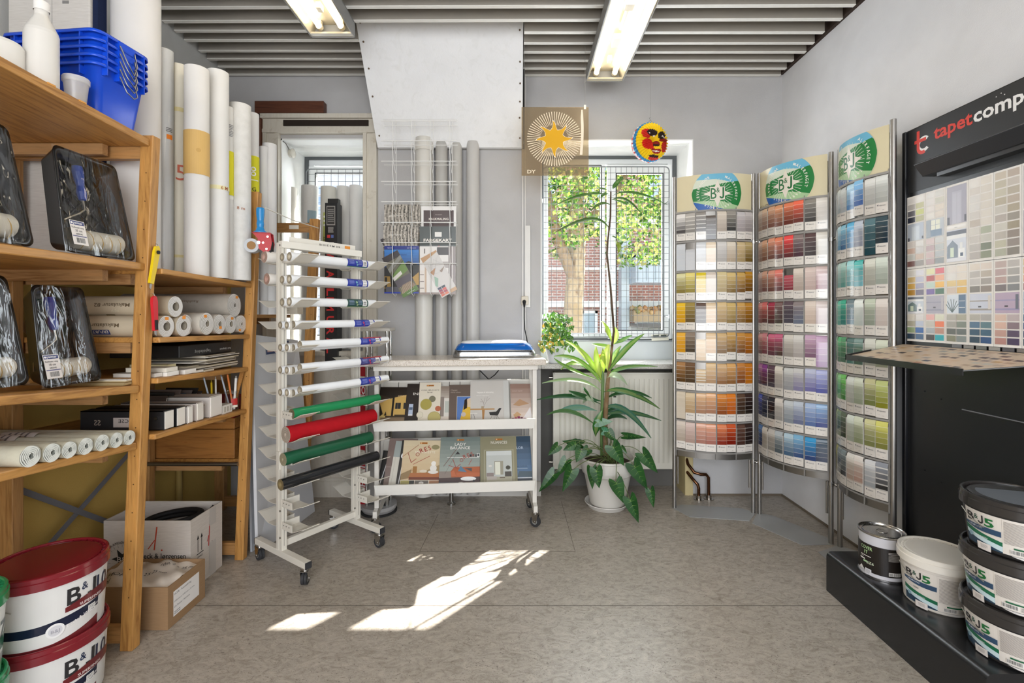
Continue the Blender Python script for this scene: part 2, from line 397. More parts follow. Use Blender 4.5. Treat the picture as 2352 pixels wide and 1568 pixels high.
setting(b, 'wall_left')
b = MB('wall', 'dedbd6'); b.box(-2.15, -1.95, 0, -1.55, -1.8, 3.2); b.box(1.55, -1.95, 0, 1.98, -1.8, 3.2); b.box(-1.55, -1.95, 0, 1.55, -1.8, .45); b.box(-1.55, -1.95, 2.65, 1.55, -1.8, 3.2)
setting(b, 'wall_front')
b = MB('satin', 'e8e8e6')
for x in (-1.55, -.03, 1.49): b.box(x, -1.9, .45, x+.06, -1.84, 2.65)
b.box(-1.55, -1.9, .45, 1.55, -1.84, .51); b.box(-1.55, -1.9, 2.59, 1.55, -1.84, 2.65); setting(b, 'window_3')  # unseen window, added to let light in from behind the camera
b = MB('matte', '6f6b64'); b.box(-2.15, -1.95, 3.08, 1.98, 3.8, 3.2); setting(b, 'ceiling')
SL = MB('satin', 'a8a49c')
n = 0
def slat(x0, x1, y, z=2.893, h=.105, yr=None):
    global n; n += 1
    yr = y if yr is None else yr
    m = MB('satin', 'a29c92')
    m.hexa([(x0, y, z), (x1, yr, z), (x1, yr+.02, z), (x0, y+.02, z), (x0, y, z+h), (x1, yr, z+h), (x1, yr+.02, z+h), (x0, y+.02, z+h)])
    m.set('satin', 'f2f0ea'); m.hexa([(x0, y-.001, z-.004), (x1, yr-.001, z-.004), (x1, yr+.022, z-.004), (x0, y+.022, z-.004), (x0, y-.001, z), (x1, yr-.001, z), (x1, yr+.022, z), (x0, y+.022, z)])  # underside strip painted near-white, the bounce light it catches put into colour
    setting(m, 'trim_%d' % n)
for i, y in enumerate([3.28, 3.19, 3.09, 2.99, 2.89, 2.78]): slat(.035, 1.80-.01*(i % 3), y)
for i, y in enumerate([3.27, 3.16, 3.07, 2.97, 2.86, 2.76]): slat(-1.995+.012*(i % 2), -.955, y, z=2.893-.003*(i % 2))
for i, y in enumerate([2.665, 2.545, 2.43]): slat(-1.99, 1.80-.012*i, y+.01, yr=y-.01)
y = 2.31
while y > -1.75: slat(-1.99, 1.79, y); y -= .118
# rough strip where the wallpaper meets the ceiling on the right
b = MB('matte', '3c2f28'); b.box(1.800, -1.8, 2.90, 1.8235, 3.3, 3.08); setting(b, 'trim_90')
# sloping boxed-in panel over the pipes
zt, yt, zb, yb = 3.0, 2.80, 2.385, 3.255
b = MB('plaster', 'f2f3f4')
b.hexa([(-.955, yb, zb), (.03, yb, zb), (.03, yb+.03, zb), (-.955, yb+.03, zb), (-.955, yt, zt), (.03, yt, zt), (.03, yt+.03, zt), (-.955, yt+.03, zt)])
b.set('matte', '6b5a48')
for (x, t) in [(-.93, .1), (-.93, .42), (-.925, .63), (-.93, .82), (-.93, .95), (.012, .08), (.01, .25), (.012, .38), (.013, .52), (.012, .68), (.01, .9)]:
    yy = yb+(yt-yb)*t; zz = zb+(zt-zb)*t; b.ball((x, yy-.002, zz), .006, 8)
b.set('wall', 'c9c8c5'); b.hexa([(-.955, yb+.03, zb), (-.94, yb+.03, zb), (-.94, 3.31, zb), (-.955, 3.31, zb), (-.955, yt+.03, zt), (-.94, yt+.03, zt), (-.94, 3.31, zt), (-.955, 3.31, zt)])
b.box(-.94, yb+.03, zb, .02, 3.31, zb+.01)
setting(b, 'trim_91')
b = MB('matte', '2e2d2b'); b.box(.031, 3.20, 2.39, .043, 3.305, 3.08); setting(b, 'trim_92')  # dark strip stands in for the shaded gap beside the sloping panel
# ---- window niches
def winframe(x0, x1, z0, z1, y, sashes, idx, outer='54585a'):
    m = MB('satin', outer); t = .028
    m.box(x0, y, z0, x0+t, y+.08, z1); m.box(x1-t, y, z0, x1, y+.08, z1); m.box(x0+t, y, z1-t, x1-t, y+.08, z1); m.box(x0+t, y, z0, x1-t, y+.08, z0+t*.6)
    m.set('satin', 'e4e8ea'); g = MB('glass', 'ffffff')
    x0 += t; x1 -= t; z1 -= t; z0 += t*.6; q = .035
    m.box(x0, y+.012, z0+q, x0+q, y+.07, z1-q); m.box(x1-q, y+.012, z0+q, x1, y+.07, z1-q); m.box(x0, y+.012, z1-q, x1, y+.07, z1); m.box(x0, y+.012, z0, x1, y+.07, z0+q)
    for (a, c, za, zc, fr, yy) in sashes:
        m.set('satin', 'eef1f2')
        m.box(a-fr, yy, za-fr, a, yy+.045, zc+fr); m.box(c, yy, za-fr, c+fr, yy+.045, zc+fr); m.box(a, yy, zc, c, yy+.045, zc+fr); m.box(a, yy, za-fr, c, yy+.045, za)
        m.set('matte', '33373a')
        for (p0, p1, r0, r1) in [(a-.004, a+.003, za, zc), (c-.003, c+.004, za, zc)]: m.box(p0, yy-.001, r0, p1, yy+.004, r1)
        for r in (za, zc): m.box(a, yy-.001, r-.003, c, yy+.004, r+.003)
        g.box(a, yy+.02, za, c, yy+.024, zc)
    o = m.build('window_%d' % idx); o['kind'] = 'structure'
    g.build('pane', None, origin=(0, 0, 0)); p = bpy.data.objects['pane']; p.parent = o; p.location = -Vector(o.location); p.name = 'window_pane'
    return o
w2 = winframe(.165, 1.201, 1.055, 2.458, 3.63, [(.225, .632, 1.10, 2.385, .03, 3.645), (.745, 1.098, 1.13, 2.32, .065, 3.628)], 2)
h = MB('metal', 'c8cacc'); h.cyl((.715, 3.628, 1.60), (.715, 3.585, 1.60), .012); h.box(.706, 3.575, 1.45, .724, 3.588, 1.61); h = h.build('window_handle', w2, True) if '_m' in w2 else h.build('window_handle', None)
if h.parent is None: h.parent = w2; h.location = Vector(h.location)-Vector(w2.location)
w1 = winframe(-1.631, -1.069, 1.02, 2.46, 3.66, [(-1.55, -1.15, 1.09, 2.33, .05, 3.66)], 1)
b = MB('matte', 'e9ebeb'); b.box(.157, 3.30, 1.04, 1.209, 3.62, 1.05)
# ---- architrave round the left niche, worn paint
b = MB('worn', 'd0cabd')
def arch(m, x0, x1, z0, z1, y, d):
    m.box(x0, y-d, z0, x1, y, z1); s_ = .025
    m.box(x0, y-d-.012, z0, x0+s_, y-d, z1); m.box(x1-s_, y-d-.008, z0, x1, y-d, z1)
arch(b, -1.745, -1.64, 0, 2.49, 3.31, .03); arch(b, -1.06, -.968, 0, 2.49, 3.31, .03)
b.box(-1.745, 3.27, 2.49, -.968, 3.31, 2.60); b.box(-1.76, 3.25, 2.585, -.955, 3.31, 2.615); b.box(-1.745, 3.262, 2.49, -.968, 3.27, 2.515)
b.box(-1.66, 3.25, 1.0-.03, -1.04, 3.31, 1.0); b.box(-1.64, 3.29, 0, -1.06, 3.31, .97)
b.box(-1.64, 3.28, .11, -1.06, 3.29, .13); b.box(-1.64, 3.275, 0, -1.06, 3.29, .11)
b.set('matte', '2a211b').box(-1.60, 3.262, 2.535, -1.02, 3.271, 2.575)
b.set('satin', 'eceeec')
b.box(-1.6399, 3.31, 1.0, -1.632, 3.66, 2.466); b.box(-1.068, 3.31, 1.0, -1.0601, 3.66, 2.466); b.box(-1.64, 3.31, 2.455, -1.06, 3.66, 2.4655)
for x in (3.42, 3.53): b.box(-1.64, x, 2.452, -1.06, x+.004, 2.456)
setting(b, 'trim_93')
b = MB('satin', 'f2f3f2'); b.box(1.202, 3.31, 1.05, 1.2099, 3.63, 2.4599); b.box(.1561, 3.31, 1.05, .164, 3.63, 2.4599); b.box(.164, 3.31, 2.452, 1.202, 3.63, 2.4599); b.box(.164, 3.40, 2.4505, 1.202, 3.403, 2.452); setting(b, 'trim_94')
b = MB('satin', 'd3dade'); b.box(.165, 3.565, .885, 1.205, 3.58, 1.056); b.set('satin', '8b9094').box(.165, 3.555, 1.05, 1.205, 3.58, 1.058); setting(b, 'trim_95')
# joint strip and cable trunking on the wall beside the window
b = MB('satin', 'dcdad6'); b.box(.028, 3.300, 0, .036, 3.31, 3.0); b.box(.046, 3.300, 0, .052, 3.31, 2.95); b.box(.048, 3.29, 1.30, .084, 3.31, 1.86)
setting(b, 'trim_96')
b = MB('satin', 'cbc8c2'); b.box(-.968, 3.296, 0, .156, 3.31, .10); setting(b, 'baseboard_back')
b = MB('matte', '756a5c')
b.box(1.21, 3.302, 0, 1.824, 3.31, .012); b.box(1.816, -1.8, 0, 1.824, 3.302, .012); setting(b, 'baseboard_right')

# worktop over the radiator niche
b = MB('speckle', 'c4c2bd'); b.box(.158, 3.24, .8805, 1.154, 3.564, .915); b.box(.13, 3.24, .8805, .158, 3.309, .915); b.box(1.154, 3.24, .8805, 1.20, 3.309, .915); o = thing(b, 'worktop', 'speckled grey worktop shelf below the window over the radiator', 'worktop', bev=.004)
# brown plank frame round the top of the left niche
b = MB('woodx', '5e3420'); b.box(-1.79, 3.25, 2.618, -1.32, 3.305, 2.70); b.box(-1.79, 3.25, 2.30, -1.748, 3.305, 2.618)
thing(b, 'door_frame_plank', 'dark brown wooden corner plank above the left window niche', 'wooden plank', bev=.004)
# ---- window grilles
def grille(x0, x1, z0, z1, y, sx, sz, label, ext=None):
    r = root('window_grille', label, 'window grille', ((x0+x1)/2, y, z0))
    m = MB('satin', '74797d'); k = .03; P = []
    for (cx, cz, a0) in [(x1-k, z1-k, 0), (x0+k, z1-k, 90), (x0+k, z0+k, 180), (x1-k, z0+k, 270)]:
        for j in range(5): a = math.radians(a0+j*22.5); P.append((cx+k*math.cos(a), y, cz+k*math.sin(a)))
    m.tube(P, .0045, 8, True); m.build('grille_frame', r, True)
    m = MB('satin', '5d6266'); x = x0+sx/2
    while x < x1-.003: m.cyl((x, y, z0), (x, y, z1), .0016, n=6, caps=False); x += sx
    z = z0+sz/2
    while z < z1-.003: m.cyl((x0, y+.003, z), (x1, y+.003, z), .0016, n=6, caps=False); z += sz
    m.build('wire_mesh', r, True)
    m = MB('metal', 'b5b8ba')
    for (xx, zz) in ((x0, z1-.25), (x0, z0+.15), (x1, z1-.25), (x1, z0+.15)): m.cyl((xx, y, zz), (xx, y+.12, zz), .004, n=8); m.cyl((xx, y, zz-.015), (xx, y, zz+.015), .007, n=8)
    m.build('grille_hinge', r, True)
grille(.185, 1.11, 1.085, 2.335, 3.52, .0395, .0455, 'grey wire security grille in front of the right-hand window')
grille(-1.575, -.99, 1.1, 2.33, 3.56, .053, .053, 'dark wire security grille in the left window niche behind the rolls')

# ================================================================= OUTSIDE
b = MB('matte', '8d8a86'); b.box(-30, 3.85, -.35, 30, 45, -.2); setting(b, 'ground')
def windows(r, rects, Y, frame='e6e8ea', glass='5c6c78'):
    for (x0, z0, x1, z1) in rects:
        m = MB('satin', frame); t = .07
        m.box(x0, Y-.06, z0, x0+t, Y, z1); m.box(x1-t, Y-.06, z0, x1, Y, z1); m.box(x0, Y-.06, z1-t, x1, Y, z1); m.box(x0, Y-.06, z0, x1, Y, z0+t); m.box((x0+x1)/2-t/2, Y-.06, z0, (x0+x1)/2+t/2, Y, z1)
        f = m.build('window', r, True)
        g = MB('gloss', glass); g.box(x0+t, Y-.02, z0+t, x1-t, Y-.01, z1-t); q = g.build('pane', r, True); q.parent = f
Y = 13.0
r = root('brick_building', 'red brick building with white bands seen through the right window', 'building', (2.5, Y, -.2))
b = MB('brick', 'ffffff'); b.box(-1.5, Y, -.2, 7.5, Y+5, 3.6); b.box(-1.5, Y, 3.9, 7.5, Y+5, 9); b.build('wall', r, True)
b = MB('satin', 'e3e3e0'); b.box(-1.5, Y-.1, 3.6, 7.5, Y, 3.9); b.box(-1.5, Y-.12, 1.45, 7.5, Y, 1.62); b.box(-1.5, Y-.12, 2.45, 7.5, Y, 2.52); b.build('stone_band', r, True)
windows(r, [(1.35, -.1, 2.15, 1.35), (.2, -.1, 1.1, 1.3), (3.15, .3, 4.6, 1.2), (1.6, 4.2, 2.5, 5.6), (3.4, 4.3, 4.6, 5.6), (.1, 4.2, 1.0, 5.6), (5.2, 4.2, 6.2, 5.6)], Y, glass='a9bac4')
b = MB('satin', 'aab6c0'); b.box(2.95, Y-1.0, 2.05, 4.3, Y, 2.75); b.set('satin', '8f9ba5'); b.box(2.95, Y-1.02, 2.70, 4.3, Y, 2.78)
for k in range(6): b.set('satin', '9aa6b0').box(3.0+k*.22, Y-1.02, 2.1, 3.02+k*.22, Y-1.0, 2.7)
b.build('balcony', r, True)
b = MB('satin', 'b9c4cc'); b.box(2.72, Y-.35, -.2, 2.94, Y, 3.6); b.build('drainpipe', r, True)
b = MB('satin', 'e5e4df'); b.hexa([(2.9, Y-2.0, .45), (4.8, Y-2.0, .45), (4.8, Y, .95), (2.9, Y, .95), (2.9, Y-2.0, .52), (4.8, Y-2.0, .52), (4.8, Y, 1.02), (2.9, Y, 1.02)])
b.set('satin', 'd9ddda').box(2.9, Y-2.03, .28, 4.8, Y-2.0, .52); b.build('awning', r, True)
b = MB('matte', '9c8a6e'); b.box(2.95, Y-.8, 1.05, 4.7, Y-.3, 1.35)
for k in range(120):
    q = Vector((2.95+1.7*R.random(), Y-.85+.5*R.random(), 1.3+.14*R.random())); b.set('leaf', R.choice(['b08c5c', '8a8a50', 'a87848', 'c0a070'])); b.ball(q, .07, 6)
b.build('planter', r, True)
r = root('pale_building', 'pale rendered house far behind the left window grille', 'building', (-6, 17, -.2))
b = MB('satin', 'dfe3e8'); b.box(-9.5, 17, -.2, -2.5, 22, 9); b.build('wall', r, True)
b = MB('satin', 'b4c4d6')
for z in (4.8, 5.5, 6.2, 6.9, 7.6): b.box(-9.5, 16.9, z, -2.5, 17, z+.25)
b.build('stone_band', r, True)
windows(r, [(-7.6+k*1.3, 5.05, -6.9+k*1.3, 5.5) for k in range(4)], 17, glass='9db4cc')
# tree
r = root('street_tree', 'broad leafy street tree with mottled pale trunk outside the window', 'tree', (.82, 7.2, -.2))
b = MB('bark', '94866c')
b.tube([(.80, 7.2, -.3), (.80, 7.2, .8), (.86, 7.2, 1.8), (.90, 7.25, 2.7), (.98, 7.3, 3.6), (1.1, 7.3, 4.6)], .2, 14, rr=[.17, .15, .14, .13, .11, .08]); b.build('trunk', r, True)
b = MB('bark', '7c6c54'); b.tube([(.88, 7.2, 1.7), (.60, 7.0, 2.3), (.35, 6.8, 3.2), (.15, 6.7, 4.2)], .07, 8, rr=[.1, .08, .06, .03])
b.tube([(.9, 7.25, 2.5), (1.4, 7.1, 3.0), (1.9, 7.0, 3.8)], .05, 8, rr=[.08, .05, .02]); b.build('branch', r, True)
b = MB('leaf')
GR = ['5c7c38', '4a6c30', '74904a', '3c5c28', '8a9c58', '577446', '98a468', '2f4c24', '8c8458', '9c9868']
for k in range(21000):
    x = R.uniform(-.6, 3.2); z = R.uniform(2.05, 4.8); y = R.uniform(6.0, 8.4)
    lim = 2.15+.45*math.sin(x*2.3)+.35*math.sin(x*5.1+1)-.25*(x > 1.6)
    if z < lim-.1 or math.sin(x*7+z*5+y*3)+math.sin(z*9-x*4) > .8: continue
    q = .02+.028*R.random(); u = Vector((R.gauss(0, 1), R.gauss(0, .6), R.gauss(0, 1))).normalized(); v = u.cross(Vector((R.gauss(0, .4), 1, R.gauss(0, .4)))).normalized()
    c0 = Vector((x, y, z)); b.set('treeleaf', R.choice(GR)); b.add([c0-u*q, c0+v*q*.6, c0+u*q, c0-v*q*.6], [(0, 1, 2, 3)])
b.build('foliage', r, True)

# ================================================================= CEILING LIGHTS
def light(x, y0, y1, label, on=True):
    r = root('ceiling_light', label, 'ceiling light', (x, (y0+y1)/2, 2.74), group='twin-tube ceiling lights')
    w_ = .118; z = 2.74; m = MB('satin', '8f8f8c')
    for s in (-1, 1):
        m.hexa([(x+s*w_, y0, z), (x+s*(w_-.004), y0, z), (x+s*(w_-.004), y1, z), (x+s*w_, y1, z), (x+s*w_, y0, z+.075), (x+s*(w_-.004), y0, z+.075), (x+s*(w_-.004), y1, z+.075), (x+s*w_, y1, z+.075)])
    m.box(x-w_, y0, z, x+w_, y0+.004, z+.075); m.box(x-w_, y1-.004, z, x+w_, y1, z+.075); m.box(x-w_, y0, z+.072, x+w_, y1, z+.078); m.build('housing', r, True)
    m = MB('gloss', 'b0a791')
    m.box(x-w_+.005, y0+.005, z+.066, x+w_-.005, y1-.005, z+.071)
    for s in (-1, 1):
        m.hexa([(x+s*.113, y0+.005, z+.002), (x+s*.108, y0+.005, z+.002), (x+s*.108, y1-.005, z+.002), (x+s*.113, y1-.005, z+.002), (x+s*.09, y0+.005, z+.066), (x+s*.085, y0+.005, z+.066), (x+s*.085, y1-.005, z+.066), (x+s*.09, y1-.005, z+.066)])
    for yy in (y0+.005, y1-.035): m.hexa([(x-.11, yy, z+.003), (x+.11, yy, z+.003), (x+.11, yy+.03, z+.003), (x-.11, yy+.03, z+.003), (x-.11, yy, z+.012), (x+.11, yy, z+.012), (x+.11, yy+.03, z+.012), (x-.11, yy+.03, z+.012)])
    m.build('reflector', r, True)
    for s in (-1, 1):
        m = MB('tube', 'ffffff'); m.cyl((x+s*.058, y0+.05, z+.035), (x+s*.058, y1-.05, z+.035), .0135, n=16); m.build('fluorescent_tube', r, True)
        m = MB('satin', 'd9cdb0')
        for (p, q) in ((y0+.03, y0+.052), (y1-.052, y1-.03)): m.cyl((x+s*.058, p, z+.035), (x+s*.058, q, z+.035), .017, n=16); m.box(x+s*.058-.012, p, z+.035, x+s*.058+.012, q, z+.067)
        m.build('lamp_holder', r, True)
    m = MB('satin', 'e9e1cc'); yc = y1-.42; m.box(x-.02, yc, z+.035, x+.02, yc+.09, z+.067); m.box(x-.022, yc-.30, z+.03, x+.022, yc-.25, z+.067); m.box(x-.012, y1-.2, z+.035, x+.012, y1-.16, z+.067)
    m.set('glossprint', 'd8d4c8').cyl((x, yc-.24, z+.045), (x, yc-.08, z+.045), .012, n=12); m.build('ballast', r, True)
    m = MB('tube', 'e0d8c8') if 0 else MB('matte', '4a4744')
    m.cyl((x, y0+.2, z+.078), (x, y0+.2, 2.9), .003, n=6); m.cyl((x, y1-.2, z+.078), (x, y1-.2, 2.9), .003, n=6); m.build('hanger', r, True)
    return r
light(-.995, 1.33, 2.58, 'twin fluorescent ceiling light on the left with lit tubes')
light(.552, 1.82, 3.07, 'twin fluorescent ceiling light on the right with lit tubes')
light(-.995, -.9, .35, 'twin fluorescent ceiling light added unseen behind the left one for extra light')  # this fixture and the next are unseen, added to light the room
light(.552, -.6, .65, 'twin fluorescent ceiling light added unseen behind the right one for extra light')
# ================================================================= WOODEN SHELVING
WD = 'bc8a4a'
lean = lambda z: .041*z
def leanpost(m, xo, y, z1, d=.047, t=.038, ln=1):
    q = []
    for z in (0, z1): q += [(xo-d+ln*lean(z), y, z), (xo+ln*lean(z), y, z), (xo+ln*lean(z), y+t, z), (xo-d+ln*lean(z), y+t, z)]
    m.hexa(q)
def ladder(r, xo, y, z1, d=.047):
    m = MB('woodz', WD); leanpost(m, xo, y, z1, d); m.build('front_upright', r, True, bev=.003)
    m = MB('woodz', 'a67c4a'); m.box(-1.935, y, 0, -1.875, y+.041, z1); m.build('rear_upright', r, True, bev=.003)
    for z in (.055, z1-.055):
        m = MB('woodx', 'b08350'); m.box(-1.88, y+.008, z-.03, xo-d+lean(z), y+.033, z+.03); m.build('rung', r, True)
    m = MB('matte', '3a2410')
    k = .2
    while k < z1-.1: m.cyl((xo-.02+lean(k), y-.0006, k), (xo-.02+lean(k), y+.001, k), .0022, n=8); k += .105
    m.build('peg_holes', r, True)
def board(r, y0, y1, z0, z1, th=.024, xb=-1.955, xf=-1.443, c=WD):
    m = MB('wood', c)
    m.hexa([(xb, y0, z0-th), (xf+lean(z0), y0, z0-th), (xf+lean(z1), y1, z1-th), (xb, y1, z1-th), (xb, y0, z0), (xf+lean(z0), y0, z0), (xf+lean(z1), y1, z1), (xb, y1, z1)])
    o = m.build('shelf_board', r, True, bev=.004)
    for y, z in ((y0+.02, z0), (y1-.02, z1)): m = MB('woodx', 'b0875a'); m.box(xb+.06, y-.012, z-th-.04, xf-.07, y+.012, z-th); m.build('shelf_bearer', r, True)
r = root('wooden_shelving', 'nearest bay of the tall pine shelving on the left wall, with paint roller sets', 'shelving', (-1.66, 1.3, 0))
ladder(r, -1.432, 1.776, 1.915); ladder(r, -1.432, .70, 1.915)
ZA = lambda y: 1.930-.030*(y-1.29)/.48
ZB = lambda y: 1.440
ZC = lambda y: 1.030-.042*(y-1.29)/.48
ZD = lambda y: .822-.044*(y-1.29)/.48
m = MB('paper', 'e0a050')
for y in (1.40, 1.50): m.box(-1.385, y-.012, ZA(y)-.004, -1.3625, y+.012, ZA(y)+.0008)
m.build('orange_tape', r, True)
for f in (ZA, ZB, ZC, ZD): board(r, .74, 1.775, f(.74), f(1.775), .027)
r = root('wooden_shelving', 'middle bay of the pine shelving with wallpaper rolls and ring binders', 'shelving', (-1.66, 2.12, 0))
ladder(r, -1.398, 2.434, 1.875, .045)
for z0, z1 in ((1.425, 1.409), (1.163, 1.149), (1.008, .983), (.795, .770)): board(r, 1.82, 2.433, z0, z1, .021, xf=-1.41)
m = MB('steel', '8c8a86'); m.cyl((-1.90, 2.428, .492), (-1.42, 2.428, .492), .010); m.build('support_rail', r, True)
m = MB('matte', '6c6d72')
for a, c in (((-1.94, 1.82, .60), (-1.94, 2.43, .145)), ((-1.945, 2.43, .58), (-1.945, 1.82, .19))):
    m.hexa([(a[0], a[1], a[2]-.014), (a[0]+.003, a[1], a[2]-.014), (c[0]+.003, c[1], c[2]-.014), (c[0], c[1], c[2]-.014), (a[0], a[1], a[2]+.014), (a[0]+.003, a[1], a[2]+.014), (c[0]+.003, c[1], c[2]+.014), (c[0], c[1], c[2]+.014)])
m.build('cross_brace', r, True)
r = root('wooden_shelving', 'farthest bay of the pine shelving behind the white roll rack', 'shelving', (-1.66, 2.78, 0))
ladder(r, -1.35, 3.05, 1.86, .055)
board(r, 2.48, 3.05, 1.25, 1.25, .021, xf=-1.50); board(r, 2.48, 3.05, .5, .5, .021, xf=-1.47)
m = MB('satin', 'e8e4da'); m.tube([(-1.306, 2.478, 1.80), (-1.29, 2.75, 1.79), (-1.272, 3.05, 1.80)], .003, 6); m.build('tie_wire', r, True)
m = MB('paper', 'eeeae0'); m.box(-1.46, 3.055, 1.80, -1.40, 3.0575, 1.815) if 0 else m.box(-1.46, 3.054, 1.795, -1.40, 3.0575, 1.82); m.build('paper_sticker', r, True)

# ----------------------------------------------------------------- rolls
def endrings(m, c, d, r, ri, cols, n=28, k=5, wob=0):
    """spiral-wound end face of a roll"""
    u, w_ = m.frame(d); c = Vector(c); N = n*k
    vs = []; fs = []; cl = []
    for i in range(N+1):
        a = 2*PI*i/n; t = i/N; r0 = ri+(r-ri)*t; r1 = min(r, ri+(r-ri)*(t+1/k*.82)); wv = 1+wob*math.sin(a*2+1)*(1-t)+wob*.6*math.sin(a*5)*(1-t)
        for q in (r0*wv, r1*wv): vs.append(c+(u*math.cos(a)+w_*math.sin(a))*q+Vector(d)*(.0015*(1-t)))
    fs = [(2*i, 2*i+1, 2*i+3, 2*i+2) for i in range(N)]
    m.add(vs, fs)
def roll(name, label, p0, p1, r, c, ri=.012, end=None, dark=None, group=None, m0='paper', extra=None, wob=0, k=5, cat='wallpaper roll', parts=True, sq=1):
    p0 = Vector(p0); p1 = Vector(p1); d = (p1-p0).normalized(); L_ = (p1-p0).length
    M = d.to_track_quat('Z', 'Y').to_matrix().to_4x4(); M.translation = p0
    rt = root(name, label, cat, M=M, group=group)
    m = MB(m0, c)
    if sq != 1: m.M = Matrix.Diagonal((1, sq, 1, 1))
    m.cyl((0, 0, 0), (0, 0, L_), r, n=28, caps=False); m.set('paper', dark or '8a8378')
    for z, dd in ((0.0006, -1), (L_-.0006, 1)): m.disc((0, 0, z), r*.985, 28, (0, 0, 1), ri)
    m.set('paper', end or 'f3f0ea')
    for z, dd in ((-.0004, -1), (L_+.0004, 1)): endrings(m, (0, 0, z), (0, 0, dd), r, ri, None, k=k, wob=wob)
    m.set('paper', dark or '8a8378')
    m.lathe([(ri, 0), (ri, L_)], n=18)
    m.build('roll_sheet', rt)
    if extra: extra(rt, M, L_)
    return rt
def wrapfn(r, a0, L_=None):       # around a local Z cylinder: u around, v along
    return lambda u, v, h: Vector(((r+h)*math.cos(a0+u/r), (r+h)*math.sin(a0+u/r), v))
# tall rolls standing on the middle bay, all with own look
def tall(px, ptop, Y, r, z0, label, c='ece9e4', bands=(), lean_=(0, 0), wrap=None, dec=None, ri=.02, m0='paper', pat=False):
    X = (px-1190)/1100*Y; z1 = 1.25+(722-ptop)/1100*Y; c = mix(c, '8a8886', .16)
    def extra(rt, M, L_):
        a0 = faceang(X, Y)
        # local frame about the roll axis: undo the track rotation for nearly vertical rolls
        Rm = M.to_3x3().inverted()
        def fn(u, v, h):
            a = a0+u/r; q = Rm @ Vector(((r+h)*math.cos(a), (r+h)*math.sin(a), 0)); return q+Vector((0, 0, v))
        for (za, zb, col) in bands:
            m = MB(); dcl = Decal(m, fn, seg=.008); dcl.rect(-r*2.2, za-z0, r*2.2, zb-z0, col); m.build('paper_band', rt)
        if dec: m = MB(); dcl = Decal(m, fn, seg=.006); dcl.h = .0024; dec(dcl, z0, r); m.build('printed_label', rt)
        if wrap: m = MB('pocket', 'ffffff'); m.cyl((0, 0, 0), (0, 0, L_+.004), r+.0025, n=24, caps=False); m.build('plastic_wrap', rt)
    return roll('wallpaper_roll', label, (X, Y, z0), (X+lean_[0], Y+lean_[1], z1), r, c, ri=ri, extra=extra, k=4, group='tall wallpaper rolls standing upright on the left', m0=m0)
Z2 = 1.418
tall(313, -70, 1.95, .082, Z2, 'thickest white paper roll standing upright directly behind the blue tubs', 'eceae8', ri=.05)
tall(377, 117, 2.06, .034, Z2, 'smooth white tall roll with a small orange price tag', 'e4e5e4', wrap=1, m0='satin',
     dec=lambda d, z, r: d.rect(.008, .58, .03, .60, 'f08a2c').lines(.006, .61, .03, .63, 3, '555555'))
tall(412, 153, 2.13, .0375, Z2, 'cling-wrapped cream tall roll with a red handwritten five', 'e8e2d0', bands=((1.88, 1.92, 'd8cfa0'), (2.22, 2.25, 'd8cfa0'), (1.62, 1.64, 'd9d0a4')) if 0 else ((1.50, 1.512, 'd8cb98'), (2.14, 2.158, 'd8cb98')),
     dec=lambda d, z, r: d.text('5', -.012, .42, .10, 'c4644c', bold=-.015))
tall(452, 159, 2.10, .0475, Z2, 'white tall roll with a broad tan kraft paper band', 'eceae6', bands=((1.855, 2.045, 'd6b06c'),),
     dec=lambda d, z, r: d.disc(.006, .54, .009, 'c9a25e'))
tall(500, 167, 2.22, .0455, Z2, 'slim white tall roll marked 6 M in brown ink on a tape', 'e9e8e5', bands=((1.822, 1.84, 'e4dcae'),),
     dec=lambda d, z, r: d.text('6 M', .012, .405, .022, '9a5a3c'))
tall(521, 247, 2.30, .028, Z2, 'narrow tall roll with grey print and a yellow band half hidden by others', 'e6e5e2', bands=((1.82, 2.03, 'd8d020'), (1.80, 1.815, 'e8e8e0')),
     dec=lambda d, z, r: d.lines(-.01, .68, .03, .74, 8, '77777a'))
tall(551, 243, 2.36, .049, Z2, 'textured white tall roll rising behind the end rung of the shelving', 'e6e5e3', m0='weave',
     dec=lambda d, z, r: d.text('8 m', -.012, .34, .022, 'a06a4c'))
tall(579, 262, 2.53, .033, 1.25, 'white tall roll with yellow label and white letter G beside the shelf upright', 'e6e6e6', bands=((1.88, 2.08, 'd9d628'),),
     dec=lambda d, z, r: d.disc(.006, .76, .012, 'f4f4ea', .006).disc(.006, .735, .012, 'f4f4ea', .006).rect(-.03, .70, .03, .705, 'f4f4ea').text('G', .0, .645, .028, '333333'))
tall(606, 338, 2.62, .022, 1.25, 'thin white roll just right of the shelf upright', 'dededf')
tall(619, 332, 2.66, .036, 1.25, 'plain white roll standing tall left of the window frame', 'e3e3e4')
# flat cartons standing behind the blue tubs
r = root('folded_carton', 'tall white folded cartons standing behind the blue tubs on the left', 'carton', (-1.81, 1.88, 1.42))
b = MB('cardboard', 'dedbd6'); b.box(-1.97, 1.85, Z2, -1.655, 1.90, 2.62); b.build('carton_body', r, True, bev=.004)
b = MB('paper', '8f8d8a'); b.box(-1.76, 1.849, 2.45, -1.735, 1.8495, 2.462); b.box(-1.80, 1.849, 1.9, -1.799, 1.8495, 2.62); b.build('printed_mark', r, True)
b = MB('cardboard', '1f2a4a'); b.box(-1.652, 1.86, Z2, -1.632, 1.90, 2.64); thing(b, 'navy_carton', 'narrow dark navy carton between the white cartons and the thickest roll', 'carton')

